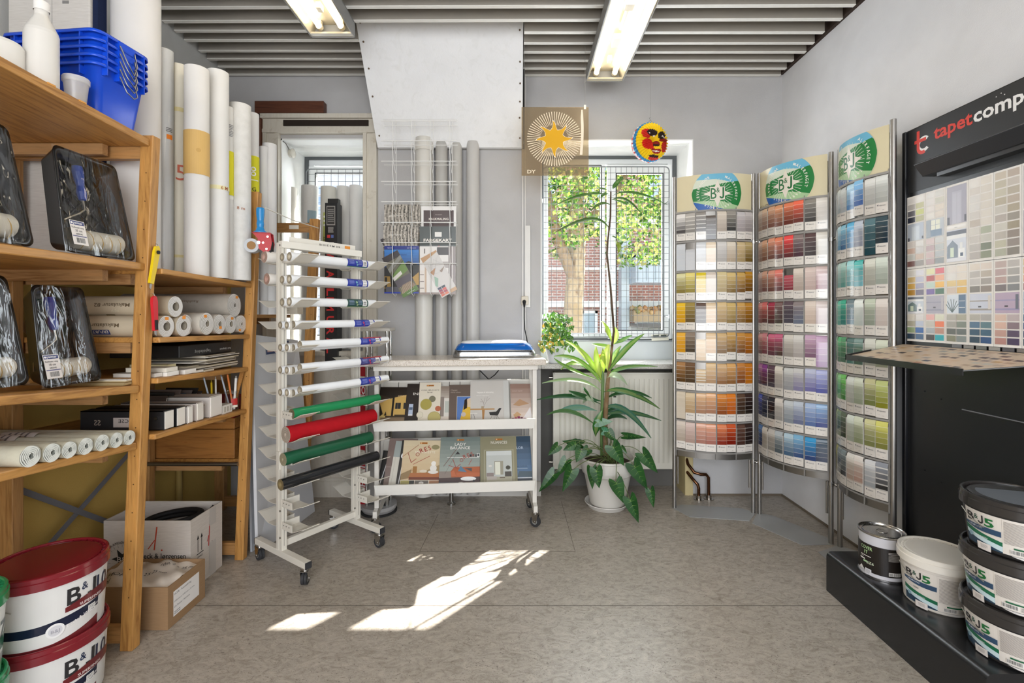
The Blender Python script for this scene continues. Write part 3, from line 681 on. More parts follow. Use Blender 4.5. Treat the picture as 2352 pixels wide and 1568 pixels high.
# ----------------------------------------------------------------- items on the top board
def zb_(x, y): return ZA(y)+.0005
r = root('spray_bottle', 'white plastic bottle with tapered shoulders on the top shelf', 'bottle', (-1.428, 1.435, zb_(0, 1.435)))
m = MB('cloudy', 'f0eeea'); m = MB('plastic', 'e3e0da')
m.lathe([(0, .001), (.037, 0), (.040, .006), (.040, .165), (.038, .175), (.019, .215), (.0165, .222), (.0165, .24)], n=36); m.build('bottle_body', r)
m = MB('plastic', 'f2f0ec'); m.lathe([(.0185, .236), (.0185, .262), (.006, .27), (.004, .30), (0, .30)], n=24); m.build('cap', r)
m = MB('plastic', 'eeece6'); m.lathe([(0, 0), (.052, 0), (.056, .003), (.056, .088), (.050, .098), (.02, .102), (0, .102)], (-1.478, 1.36, ZA(1.36)), n=36)
thing(m, 'plastic_jar', 'round white plastic jar at the left edge of the top shelf', 'jar')
r = root('plastic_beaker', 'translucent beaker with white lid between the bottle and the blue tubs', 'beaker', (-1.402, 1.519, zb_(0, 1.519)))
m = MB('cloudy', 'd9d4d0'); m.lathe([(0, .001), (.025, 0), (.0315, .07), (.0315, .074)], n=30); m.lathe([(0, .004), (.022, .004), (.0225, .03), (0, .03)], n=24); m.build('beaker_body', r)
m = MB('cloudy', 'f0eeec'); m.lathe([(.0325, .064), (.0345, .067), (.0345, .080), (.033, .083), (.031, .081), (.030, .078), (0, .078)], n=30); m.build('lid', r)
for i in range(5):
    zz = ZA(1.66)+.003+i*.0265
    r = root('blue_tub', ['lowest', 'second lowest', 'middle', 'second highest', 'topmost'][i]+' blue rectangular painting tub in the nested stack on the top shelf', 'tub', (-1.545, 1.685, zz), -.10, 'nested blue tubs')
    m = MB('plastic', '1650d8')
    def rr(a, b_, k, z, n=6):
        o = []
        for (cx, cy, a0) in [(a-k, b_-k, 0), (-a+k, b_-k, 90), (-a+k, -b_+k, 180), (a-k, -b_+k, 270)]:
            for j in range(n+1): t = math.radians(a0+j*90/n); o.append((cx+k*math.cos(t), cy+k*math.sin(t), z))
        return o
    def loft(m, rings):
        n = len(rings[0]); vs = [p for q in rings for p in q]
        m.add(vs, [(i*n+k, i*n+(k+1) % n, (i+1)*n+(k+1) % n, (i+1)*n+k) for i in range(len(rings)-1) for k in range(n)], True)
        m.add(rings[0], [tuple(range(n))])
    H = .172
    loft(m, [rr(.148, .075, .022, .0), rr(.170, .094, .026, H), rr(.172, .096, .026, H), rr(.182, .106, .034, H), rr(.183, .107, .034, H-.011), rr(.181, .105, .033, H-.011), rr(.180, .104, .032, H-.003)])
    loft(m, [rr(.146, .073, .02, .003), rr(.168, .092, .024, H)])
    for k in (-.12, -.04, .04, .12): m.box(k-.002, -.106, H-.04, k+.002, -.09, H-.005)
    m.box(.16, -.03, H-.035, .186, .03, H-.004)
    for s in (-.07, .07): m.box(.165, s-.002, H-.035, .184, s+.002, H-.005)
    m.build('tub_body', r, bev=0)
    m = MB('steel', '9a9a98'); m.tube([(.187, -.028, H-.02), (.192, -.025, H-.035), (.205, -.02, H-.07), (.212, 0, H-.085-.006*i), (.205, .02, H-.07), (.192, .025, H-.035), (.187, .028, H-.02)], .0022, 6); m.build('wire_handle', r)

# ----------------------------------------------------------------- paint roller sets
def kit(x, y0, w_, h_, z, label, big, lx, hand='2a52b8', tilt=0):
    ln = .06 if big else .055
    al = math.atan2(ln, h_)
    # local: x along the tray width (+Y world), y up the tray, z out of the tray (+X world)
    ex = Vector((0, 1, 0)); ey = Vector((-math.sin(al), 0, math.cos(al))); ez = ex.cross(ey)
    if ez.x < 0: ez = -ez
    M = Matrix(((ex.x, ey.x, ez.x, x), (ex.y, ey.y, ez.y, y0), (ex.z, ey.z, ez.z, z), (0, 0, 0, 1)))
    r = root('paint_roller_set', label, 'roller set', M=M, group='paint roller sets wrapped in film on the left shelves')
    D = .07 if big else .06
    def ring(ins, zz, k=.022):
        a = w_-ins*2; tp = .016
        o = []; cs = [(w_-ins-k, h_-ins-k, 0, -tp), (ins+k, h_-ins-k, 90, tp), (ins+k, ins+k, 180, 0), (w_-ins-k, ins+k, 270, 0)]
        for cx, cy, a0, sh in cs:
            for j in range(6): t = math.radians(a0+j*18); o.append((cx+sh+k*math.cos(t), cy+k*math.sin(t), zz))
        return o
    m = MB('blackmetal', '131416')
    loft(m, [ring(.022, -D+.008), ring(.004, -.006), ring(0, 0), ring(.010, 0), ring(.016, -.004), ring(.030, -D+.012)])
    m.add(ring(.030, -D+.012), [tuple(range(24))])
    m.build('tray', r)
    m = MB('blackmetal', '2a2c30')
    for i in range(7 if big else 6):
        for j in range(3 if not big else 8):
            cx = .05+(w_-.1)*i/(6 if big else 5); cy = h_-.05-.028*j; zz = -D+.014
            m.prism([(cx-.012, cy-.010, zz), (cx-.009, cy-.012, zz), (cx+.012, cy+.010, zz), (cx+.009, cy+.012, zz)], (0, 0, .004)) if (i+j) % 2 else m.prism([(cx-.012, cy+.010, zz), (cx-.009, cy+.012, zz), (cx+.012, cy-.010, zz), (cx+.009, cy-.012, zz)], (0, 0, .004))
    m.build('tray_ribs', r)
    rw = w_*.66; rr_ = .034 if big else .031; x0 = w_*.22; yc = .058; zc = -.036
    m = MB('weave', 'f6efe0'); m.cyl((x0, yc, zc), (x0+rw, yc+.004, zc), rr_, n=28); m.ball((x0+rw, yc+.004, zc), rr_*.98, 16, (.35, 1, 1))
    slv = m.build('roller_sleeve', r)
    m = MB('weave', 'dcb468')
    for k in range(5):
        t = x0+rw*(k+.4)/5
        m.tube([(t-.012+.024*q/8, yc+(rr_+.0006)*math.cos(PI*q/8), zc+(rr_+.0006)*math.sin(PI*q/8)) for q in range(9)], .0011, 5)
    o = m.build('gold_stripe', r); o.parent = slv
    m = MB('gloss', hand); hx = w_*.47; hy0 = h_*.56; hy1 = h_*.90
    prof = [(0, hy0), (.010, hy0+.004), (.013, hy0+.03), (.010, hy0+.05), (.013, hy0+.075), (.015, hy1-.02), (.013, hy1), (0, hy1)]
    m.M = Matrix.Translation((hx, 0, -.03)) @ Matrix.Rotation(-PI/2, 4, 'X') @ Matrix.Diagonal((1.1, .8, -1, 1)); m.M = Matrix.Translation((hx, 0, -.03)) @ Matrix(((1, 0, 0, 0), (0, 0, 1, 0), (0, 1, 0, 0), (0, 0, 0, 1)))
    m.lathe([(a, b_) for a, b_ in prof], n=18, sx=1.15); m.build('roller_handle', r)
    m = MB('steel', 'd8d0c0'); m.tube([(hx, hy0+.005, -.03), (hx, hy0-.03, -.03), (hx-.02, hy0-.045, -.03), (w_*.1, .105, -.03), (w_*.08, .06, -.033), (x0, yc, zc)], .0035, 8); m.build('wire_frame', r)
    m = MB(); d = Decal(m, lambda u, v, h: Vector((lx+u-.05*v, .028+v, .0035+h))); d.rect(0, 0, .052, .078, 'ece6e0'); d.rect(.002, .064, .05, .076, '3a4478')
    d.text('painter', .012, .067, .012, 'ffffff', width=.034); d.disc(.007, .070, .0035, 'ffffff'); d.text('Rullesæt væg', .004, .053, .008, '444444', width=.042)
    d.text('25 cm' if big else '18 cm', .026, .042, .010, '333333', 'c'); d.text('680045', .026, .032, .008, '555555', 'c'); d.rect(.002, .026, .05, .029, '6a6a90'); d.bars(.012, .006, .042, .022); m.build('price_label', r)
    m = MB('film', 'ffffff'); zf = .003
    def fl(u, v):
        a = u*w_; bb = v*h_; tp = .016*(v)*(1 if u < .5 else -1)*abs(u-.5)*2
        return (a+tp, bb, zf+.0035*math.sin(u*17+v*9)*math.sin(v*13)-.004*abs(u-.5)*2)
    m.grid(fl, 14, 14); m.build('plastic_film', r)
    return r
kit(-1.395, 1.476, .272, .345, ZB(0)+.004, 'wrapped paint tray and roller set on the second shelf, right-hand one beside the upright', 1, .03)
kit(-1.395, 1.110, .272, .345, ZB(0)+.004, 'wrapped paint tray and roller set on the second shelf, cut by the left edge', 1, .03)
kit(-1.498, 1.507, .218, .335, ZC(1.55)+.008, 'small wrapped tray set with dark blue handle on the third shelf, right-hand one', 0, .018, '1c3ca0')
kit(-1.498, 1.262, .208, .335, ZC(1.3)+.008, 'small wrapped tray set on the third shelf, cut by the left edge', 0, .018, '1c3ca0')

# ----------------------------------------------------------------- rolled cloths on the lowest shelf
PL = ['nearest', 'second-nearest', 'third-nearest', 'middle', 'third-farthest', 'second-farthest', 'farthest']
for i, (px, rr_) in enumerate([(64, .030), (114, .0275), (154, .0255), (192, .0265), (230, .027), (263, .0260), (293, .0255)]):
    Yc = 1.405*1100/(1190-px); z = ZD(Yc)+rr_*.95+.001
    def ex(rt, M, L_, i=i):
        if i < 5:
            m = MB(); Rm = M.to_3x3().inverted()
            def fn(u, v, h):
                a = 2.0-u/.028; q = Rm @ Vector((0, (.0325+h)*math.cos(a)*.9, (.0325+h)*math.sin(a))); return q+Vector((0, 0, v))
            d = Decal(m, fn, seg=.006); d.rect(-.03, .20, .015, .32, 'c9c0b8'); d.lines(-.02, .22, .01, .30, 4, '777070'); m.build('paper_sleeve', rt)
    roll('cloth_roll', PL[i]+' pale dust sheet roll in the row on the lowest shelf', (-1.93, Yc+.01, z), (-1.398, Yc, z), rr_, 'c9c6b4', ri=.005, end='e2e4dc', dark='8d9088', group='rolled dust sheets', m0='weave', extra=ex, wob=.22, k=5, cat='rolled cloth', sq=1.0)

# ----------------------------------------------------------------- horizontal wallpaper rolls, middle bay
def sticker(rt, M, r, L_, u, v, c='f39a3a'):
    m = MB('paper', c); m.box(u-.009, v-.006, L_+.0022, u+.009, v+.006, L_+.003); m.build('orange_sticker', rt)
ZR = 1.160
hr = [('short-pile', 1.885, .043, .016), ('', 1.982, .043, .016), ('', 2.045, .045, .012), ('', 2.130, .049, .009), ('', 2.221, .045, .009), ('', 2.308, .044, .010), ('', 2.396, .043, .004)]
NM = ['wallpaper roll with blue band behind the front upright, bottom row nearest', 'wallpaper roll with wide hollow core, second in the bottom row of the middle bay', 'set-back wallpaper roll, third in the bottom row of the middle bay', 'largest roll in the bottom row, fourth from the near end', 'wallpaper roll in the bottom row, third from the far end', 'wallpaper roll in the bottom row, second from the far end', 'tightly wound wallpaper roll at the far end of the bottom row']
def makul(txts, r):
    def ex(rt, M, L_):
        m = MB(); Rm = M.to_3x3().inverted()
        def fn(u, v, h):   # v along the roll from front end, text upside down as seen
            a = PI+v/r; q = Rm @ Vector((0, (r+h)*math.cos(a)*1.0, (r+h)*math.sin(a))); return q+Vector((0, 0, L_-u))
        d = Decal(m, fn, seg=.01)
        d.rect(.095, -.03, .105, .055, '34478c'); d.rect(.19, .012, .26, .032, '2c3c7c') if txts[1] == 'ERFURT' else d.rect(.22, .034, .255, .044, '7c6c48')
        d.text(txts[1], .195, .014, .018, 'f0ece4' if txts[1] == 'ERFURT' else 'e0d8c0', width=.06 if txts[1] == 'ERFURT' else .03, flip=True)
        d.text(txts[0], .15, -.012, .02, '6a5a44', width=.14); m.build('printed_sleeve', rt)
        sticker(rt, M, r, L_, 0, r*.72) if txts[1] == 'ERFURT' else None
    return ex
for i, (nm, y, rr_, ri) in enumerate(hr):
    ex = makul(('Makulatur 82', 'ERFURT'), rr_) if i == 0 else (lambda rt, M, L_, rr_=rr_, i=i: sticker(rt, M, rr_, L_, [0, .0, -.01, -.012, .004, .008, -.016][i], [.6, .8, .8, .68, -.35, .62, -.7][i]*rr_))
    x1 = -1.385 if i != 2 else -1.42
    roll('wallpaper_roll', NM[i], (x1-.52, y, ZR+rr_), (x1, y, ZR+rr_), rr_, 'cdbfa6' if i < 2 else 'd8d2c8', ri=ri, end='eceae6', dark='a09888', group='wallpaper rolls lying in the middle bay', m0='weave' if i > 1 else 'paper', extra=ex, k=5, wob=.0 if i < 2 else .08)
roll('wallpaper_roll', 'wallpaper roll with blue band lying on top of the bottom row, near end', (-1.91, 1.935, ZR+.043*2+.036), (-1.385, 1.935, ZR+.043*2+.036), .042, 'cdbfa6', ri=.016, end='eceae6', dark='a09888', group='wallpaper rolls lying in the middle bay', extra=makul(('Makulatur 82', 'vægtype'), .042))
def rauh(rt, M, L_):
    m = MB(); Rm = M.to_3x3().inverted(); r = .057
    d = Decal(m, lambda u, v, h: (Rm @ Vector((0, (r+h)*math.cos(PI-.4+v/r), (r+h)*math.sin(PI-.4+v/r))))+Vector((0, 0, L_-u)), seg=.01); d.text('Rauhfaser', .14, 0, .018, '8a7a6a', width=.09); m.build('printed_text', rt)
    sticker(rt, M, .057, L_, .018, .04)
roll('wallpaper_roll', 'thick grey woodchip wallpaper roll lying on top of the bottom row, far end', (-1.92, 2.345, ZR+.044*2+.047), (-1.39, 2.345, ZR+.044*2+.047), .056, 'b9b2a8', ri=.006, end='e4e2de', dark='9a948c', group='wallpaper rolls lying in the middle bay', m0='weave', extra=rauh, k=7, wob=.1)

# ----------------------------------------------------------------- magazines, booklets and sample binders
zs3 = lambda y: 1.008-.025*(y-1.82)/.613+.0005
MC = ['d0c8b0', 'e4dfd2', 'b8ac94', 'dad2c0', '3a3632', 'cfc6b6', '8f8678', 'e9e4da', 'd8cdb4', '58524c', 'e0dace', 'c4baa6']
zz = zs3(2.13)+.002
for i in range(12):
    th = .0052; y0 = 2.145+R.uniform(-.008, .03)+.004*(i > 6); y1 = 2.40+R.uniform(-.02, .012)
    if i < 3: y0 = 2.16; y1 = 2.41
    b = MB('paper', MC[i]); x1 = -1.405+R.uniform(-.015, .012); b.box(x1-.22-.12*R.random(), y0-(.10 if i in (3, 7) else .0), zz+i*(th+.0004), x1, y1, zz+i*(th+.0004)+th-.0012)
    b.set('paper', R.choice(['7a6c58', 'a39478', '4c4640', 'b8a888'])); b.box(x1-.22, y0, zz+i*(th+.0004)+th-.0012, x1, y1, zz+i*(th+.0004)+th)
    thing(b, 'magazine', 'magazine in the flat pile on the middle bay shelf, '+(['bottom one', 'second from the bottom', 'third from the bottom', 'fourth from the bottom', 'fifth from the bottom', 'sixth from the bottom', 'sixth from the top', 'fifth from the top', 'fourth from the top', 'third from the top', 'second from the top', 'top one'][i]), 'magazine', 'magazines piled in the middle bay')
zt_ = zz+12*.0056+.001
r = root('sample_binder', 'black binder with white lettering lying on the pile of magazines', 'binder', (-1.60, 2.22, zt_))
b = MB('satin', '17181a'); b.box(-1.72, 1.985+.03, zt_, -1.425, 2.385, zt_+.052); b.build('binder_cover', r, True, bev=.003)
b = MB(); d = Decal(b, lambda u, v, h: Vector((-1.4245+h, 2.38-u, zt_+.044-v))); d.text('Beck & Jørgensen', .008, .022, .012, 'd8d8d4', width=.085); d.text('Vægbeklædning', .16, .02, .019, 'a8a8a4', width=.11); b.build('spine_lettering', r, True)
bk = [(1.845, 1.885, .014, 'e6e2da', -1.40), (1.89, 1.955, .016, 'f0ede6', -1.385), (1.892, 1.955, .016, 'e8e2d4', -1.39), (1.99, 2.06, .018, 'f2eee6', -1.385), (1.985, 2.03, .02, 'd8cca0', -1.45), (2.065, 2.115, .009, 'ece8de', -1.39), (2.118, 2.19, .006, 'dcd2bc', -1.39), (2.08, 2.16, .016, 'c8bca4', -1.44)]
off = [0, 0, .017, 0, .02, 0, 0, .01]
LBp = ['small white swatch booklet nearest the front upright', 'lower white swatch booklet with a loop strap on top', 'upper white swatch booklet with loop strap', 'wide white swatch booklet in the middle of the shelf row', 'yellowish swatch block set back on the shelf', 'thin white leaflet pad right of the wide booklet', 'thin beige leaflet pad beneath the magazine pile edge', 'curling bundle of beige paper samples']
for i, (y0, y1, h_, c, x1) in enumerate(bk):
    z = zs3((y0+y1)/2)+off[i]+.001; b = MB('paper', c); b.box(x1-.16, y0, z, x1, y1, z+h_); b.set('paper', mix(c, '8a7c68', .5)); b.box(x1-.16, y0-.001, z+h_-.001, x1-.002, y1+.001, z+h_+.0006)
    thing(b, 'swatch_booklet', LBp[i], 'booklet', 'swatch booklets in the middle bay')
for i in range(5):
    z = ZC(1.74)+.002+i*.004; b = MB('paper', ['b8a070', 'c8b48c', '8c7448', 'd4c4a0', 'e8e4dc'][i]); b.box(-1.62-.02*i, 1.733+.004*i, z, -1.40-.03, 1.772, z+.0035)
    thing(b, 'swatch_booklet', ['bottom', 'second', 'middle', 'fourth', 'top'][i]+' thin sample booklet in the little pile left of the front upright', 'booklet', 'thin booklets left of the upright')
# ring binders on the lowest board of the middle bay
zs4 = lambda y: .795-.025*(y-1.82)/.613+.001
def binder(y0, y1, h_, c, blk, label, x1=-1.40, ln=.33, btn=None, txt=None):
    z = zs4((y0+y1)/2); r = root('ring_binder', label, 'ring binder', (x1-ln/2, (y0+y1)/2, z), 0, 'sample binders in the middle bay')
    b = MB('satin', c); b.box(x1-ln, y0, z, x1, y0+.003, z+h_); b.box(x1-ln, y1-.003, z, x1, y1, z+h_); b.box(x1-ln, y0, z+h_-.003, x1-.002, y1, z+h_); b.box(x1-ln, y0, z, x1-.002, y1, z+.003); b.build('binder_cover', r, True)
    b = MB('paper', blk); b.box(x1-ln+.01, y0+.0035, z+.004, x1+.003, y1-.0035, z+h_-.004); b.build('page_block', r, True)
    if btn: b = MB('metal', btn); b.cyl((x1-.03, y0+.0005, z+h_*.62), (x1-.03, y0-.003, z+h_*.62), .007, n=14); b.build('ring_stud', r, True)
    if txt:
        b = MB(); d = Decal(b, lambda u, v, h: Vector((x1-u, y0-h, z+v))); d.rect(.07, .012, .20, .05, 'cfc4bc'); d.text(txt, .08, .03, .02, '3a3432', width=.1); d.text('SS', .25, .02, .03, 'b8a898'); b.build('spine_label', r, True)
binder(1.893, 1.946, .076, '2b2b2d', 'e8e2d8', 'black binder with a beige spine label nearest the front upright', btn='8a8a8a', txt='BK TICSE')
binder(1.962, 2.013, .078, '2b2b2d', 'eee8de', 'plain black binder with a stud, second in the row', btn='8a8a8a')
binder(2.028, 2.060, .074, 'e2dcd4', 'f0ece4', 'narrow white binder between the black and the studded white ones')
binder(2.085, 2.130, .080, 'd2c8c0', 'ece6dc', 'white binder with a cream stud in the middle of the row', btn='e8e0d0')
binder(2.175, 2.262, .096, 'd8d0c8', 'f0eae2', 'widest white binder with a cream stud, far end of the row', btn='e8e0d0')
b = MB('paper', 'f0ece2'); b.box(-1.50, 2.272, zs4(2.3), -1.40, 2.345, zs4(2.3)+.04); b.set('paper', 'c9c2b4')
for k in range(3): b.box(-1.3999, 2.28+k*.022, zs4(2.3)+.008, -1.3992, 2.294+k*.022, zs4(2.3)+.032)
thing(b, 'card_box', 'small white box of cards beside the widest binder', 'box')
for i in range(7):
    b = MB('paper', ['4a3c34', '2f2c2a', '6a5c54', '3a4a5c', '7c706a', '33302e', '50443c'][i]); b.M = Matrix.Translation((-1.66, 2.12+.035*i, zs4(2.2))) @ Matrix.Rotation(-.35-.05*i, 4, 'X')
    b.box(-.08, 0, 0, .08, .003, .11+.01*(i % 3)); b.set('paper', 'c8c0b8').box(.0795, -.0005, .02, .0803, .0035, .10)
    thing(b, 'brochure', ORD[i]+' dark brochure leaning at the back of the binder shelf, counted from the near side', 'brochure', 'dark brochures behind the binders')
def jar(x, y, label, pens):
    z = zs4(y)+.0005; r = root('glass_jar', label, 'jar', (x, y, z))
    b = MB('pocket', 'ffffff'); b.lathe([(0, .003), (.029, .003), (.031, .008), (.031, .075), (.026, .085), (.026, .095), (.0275, .096), (.0275, .088)], n=28); b.build('jar_glass', r)
    b = MB('glossprint', 'b8302c'); fn = cone((0, 0, 0), .0315, .0315, 1, faceang(x, y)+.35); d = Decal(b, fn, 'glossprint', seg=.006); d.rect(-.014, .03, .014, .062, 'b8302c'); d.rect(-.014, .018, .014, .029, 'e8e0d0'); b.build('jar_label', r)
    for k, (dx, dy, tx, ty, L_, c, rad) in enumerate(pens):
        b = MB('gloss', c); b.cyl((x+dx, y+dy, z+.006), (x+dx+tx, y+dy+ty, z+L_), rad, n=10); b.set('gloss', mix(c, '202020', .5)).cyl((x+dx+tx, y+dy+ty, z+L_), (x+dx+tx*1.08, y+dy+ty*1.08, z+L_*1.07), rad*.6, n=10)
        thing(b, 'pen', ['blue and white pen', 'orange-tipped marker', 'white marker', 'slate blue pen', 'yellow pencil', 'dark grey pen'][k % 6]+' standing in the '+('right-hand' if 'right' in label else 'left-hand')+' glass jar', 'pen', 'pens in the glass jars')
jar(-1.425, 2.385, 'right-hand glass jar with a red label and pens', [(-.01, 0, -.03, -.02, .17, 'c0c8d4', .004), (.0, .01, -.01, -.03, .18, 'e08040', .0045), (.01, 0, .01, .0, .16, 'e8e6e0', .006)])
jar(-1.47, 2.31, 'left-hand plain glass jar with pencils', [(-.01, .01, -.035, -.01, .165, 'b8c4d0', .004), (.01, .005, -.01, .012, .16, 'e4e0d8', .004), (.0, -.01, .01, -.02, .15, 'd0b020', .004)])
b = MB('woodz', 'b07c3c'); b.M = Matrix.Translation((-1.43, 2.395, zs4(2.39)+.008)) @ Matrix.Rotation(.22, 4, 'Y') @ Matrix.Rotation(-.1, 4, 'X'); b.box(-.010, -.0015, 0, .010, .0015, .195)
b.set('matte', '3a2a18')
for k in range(14): b.box(.006, -.002, .02+.012*k, .010, -.0014, .021+.012*k)
thing(b, 'wooden_ruler', 'short wooden ruler sticking out of the right-hand glass jar', 'ruler')
# brown case on the low rail and red box
r = root('wooden_case', 'flat brown wooden case on the low shelf behind the steel rail', 'case', (-1.69, 2.72, .502))
b = MB('woodx', 'a06c34'); b.box(-1.93, 2.49, .501, -1.475, 2.95, .652); b.build('case_body', r, True, bev=.003)
b = MB('woodx', 'a87238'); b.box(-1.935, 2.485, .656, -1.472, 2.955, .712); b.build('lid', r, True, bev=.003)
b = MB('cardboard', '8c1c18'); b.box(-1.80, 2.49, .713, -1.48, 2.92, .765); thing(b, 'red_box', 'dark red flat box on top of the brown wooden case', 'box')
# ----------------------------------------------------------------- knives hanging on the upright
def knife(y, z0, z1, c, label, tilt):
    xo = -1.432+lean(z1)+.004; M = Matrix.Translation((xo, y, z1)) @ Matrix.Rotation(tilt, 4, 'X')
    r = root('utility_knife', label, 'knife', M=M); L_ = z1-z0
    m = MB('plastic', c); P = [(0, .004), (-.011, -.003), (-.014, -.02), (-.011, -L_*.55), (-.010, -L_*.9), (.008, -L_*.9), (.010, -L_*.55), (.012, -.02), (.008, -.003)]
    m.prism([(0.001, a, b_) for a, b_ in P], (.010, 0, 0)); m.build('handle', r, bev=.0025)
    m = MB('matte', '2c2c2c'); m.cyl((.0112, 0, -.022), (.016, 0, -.022), .007, n=14) if c == 'e8c818' else m.box(.0112, -.008, -L_*.88, .013, .006, -L_*.62); m.build('slider', r)
    m = MB('chrome', 'd8d8d8'); m.prism([(.005, -.006, -L_*.9), (.005, -.004, -L_), (.005, .005, -L_*1.04), (.005, .006, -L_*.9)], (.001, 0, 0)); m.build('blade', r)
    m = MB('steel', 'c0c0bc'); m.tube([(-.002, 0, .012), (.006, 0, .010), (.008, 0, .0), (.006, 0, -.006)], .0015, 6); m.build('hook', r)
knife(1.806, 1.345, 1.505, 'e8c818', 'yellow utility knife hanging high on the front upright', -.22)
knife(1.800, 1.175, 1.317, 'cf2430', 'red utility knife hanging below the yellow one', .05)

# ----------------------------------------------------------------- buckets bottom left
def spindle(m, r0, r1, h_, z0=0, n=96): m.lathe([(0, z0), (r0-.003, z0), (r0, z0+.004), (r1, z0+h_)], n=n)
def bucket(x, y, z, r0, r1, h_, body, lid, label, deco, group, mb='plastic', ml='gloss', a_off=0, ribs=True, clear=None):
    r = root('paint_bucket', label, 'paint bucket', (x, y, z), 0, group)
    hb = h_-.034; m = MB(mb, body); spindle(m, r0, r1-.004, hb+.01); m.build('bucket_body', r)
    m = MB(ml, lid); m.lathe([(r1-.002, h_-.042), (r1+.004, h_-.040), (r1+.004, h_-.016), (r1+.001, h_-.014), (r1+.001, h_-.002), (r1-.002, h_), (r1-.006, h_), (r1-.008, h_-.003), (r1-.009, h_-.011), (r1-.017, h_-.011), (r1-.018, h_-.005), (r1-.024, h_-.004), (0, h_-.004)], n=96)
    if ribs:
        for k in range(40):
            a = 2*PI*k/40; c_, s_ = math.cos(a), math.sin(a); q = r1-.013
            m.hexa([(q*c_-.004*c_+.0008*s_, q*s_-.004*s_-.0008*c_, h_-.011), (q*c_+.004*c_+.0008*s_, q*s_+.004*s_-.0008*c_, h_-.011), (q*c_+.004*c_-.0008*s_, q*s_+.004*s_+.0008*c_, h_-.011), (q*c_-.004*c_-.0008*s_, q*s_-.004*s_+.0008*c_, h_-.011)]+[(q*c_-.004*c_+.0008*s_, q*s_-.004*s_-.0008*c_, h_-.005), (q*c_+.004*c_+.0008*s_, q*s_+.004*s_-.0008*c_, h_-.005), (q*c_+.004*c_-.0008*s_, q*s_+.004*s_+.0008*c_, h_-.005), (q*c_-.004*c_-.0008*s_, q*s_-.004*s_+.0008*c_, h_-.005)])
    m.build('lid', r)
    m = MB(); fn0 = cone((0, 0, 0), r0+.0004, r1-.0036, hb+.01, faceang(x, y)+a_off); d = Decal(m, fn0, 'glossprint', seg=.007); deco(d, hb); m.build('printed_label', r)
    m = MB('steel', 'c8c6c0'); a = faceang(x, y)+a_off-.75*PI if 0 else faceang(x, y)-1.15; rr_ = r1+.003
    P = [(rr_*math.cos(a+t), rr_*math.sin(a+t), h_-.055-.05*math.sin(PI*min(1, t/2.4))) for t in [i*.15 for i in range(5)]]
    m.tube(P, .0016, 6) if group != 'x' else None
    m.build('wire_handle', r)
    return r
def deco10(d, hb):
    d.rect(-.35, .004, .30, hb-.002, 'dcdad6')
    d.strip(-.35, .115, lambda u: .055+.14*max(0, u+.05)**1.2-.004, lambda u: .078+.15*max(0, u+.05)**1.2, '141c34', 40)
    d.strip(-.35, .115, lambda u: .002, lambda u: .012+.36*max(0, u+.02)**1.3, '6a2024', 40)
    d.text('B', .018, .116, .072, '2b2a2c', bold=.02, width=.036); d.text('&', .055, .146, .034, '25304c', bold=.01, width=.018); d.jay(.072, .116, .053, .028, '2b2a2c', .011); d.text('10', .104, .116, .072, '1c2440', bold=.01, width=.052)
    d.strip(.014, .20, lambda u: .096, lambda u: .110+.02*math.sin((u-.01)*14), '6a2024', 14)
    d.text('SUPERFINISH', .05, .100, .012, 'f4ece8', width=.075)
    d.rect(.075, .062, .10, .084, 'e8e6e2'); d.lines(.078, .064, .098, .082, 4, '888888')
    d.disc(-.008, .052, .022, 'e8e6e4'); d.disc(-.008, .052, .016, 'cfcdd0'); d.text('B&J', -.018, .046, .014, '9a98a0', width=.02)
    d.text('Beck & Jørgensen', .02, .048, .013, 'f0ecea', width=.1, rot=.3)
    d.rect(-.20, .003, -.1985, hb, '3c3432')
G1 = 'large round paint buckets under the shelving'
bucket(-1.535, 1.566, .0, .135, .150, .232, 'd6d4d0', '7c1c26', 'lower of two white paint buckets with dark red lids', deco10, G1, a_off=.12)
bucket(-1.535, 1.566, .224, .135, .150, .230, 'd6d4d0', '7c1c26', 'upper of two white paint buckets with dark red lids', deco10, G1, a_off=.16)
def deco7(d, hb):
    d.rect(-.3, .004, .3, hb-.002, 'e2e4de'); d.strip(-.3, .3, lambda u: .002, lambda u: .03+.1*max(0, u)**1.2, '5aa878', 30)
    d.text('B&J', .0, .10, .075, '2b2a2c', bold=.02, width=.085); d.text('7', .092, .10, .078, '2c3c34', bold=.02, shear=.15); d.strip(.0, .18, lambda u: .075, lambda u: .092+.02*math.sin(u*10), '1f5c3c', 14); d.lines(.1, .04, .14, .065, 4, '777777')
bucket(-1.545, 1.275, .0, .112, .128, .252, 'e0e2dc', '2e8c58', 'lower of two white buckets with green lids at the left edge', deco7, G1, a_off=.3)
bucket(-1.545, 1.275, .243, .112, .128, .246, 'e0e2dc', '2e8c58', 'upper of two white buckets with green lids at the left edge', deco7, G1, a_off=.3)
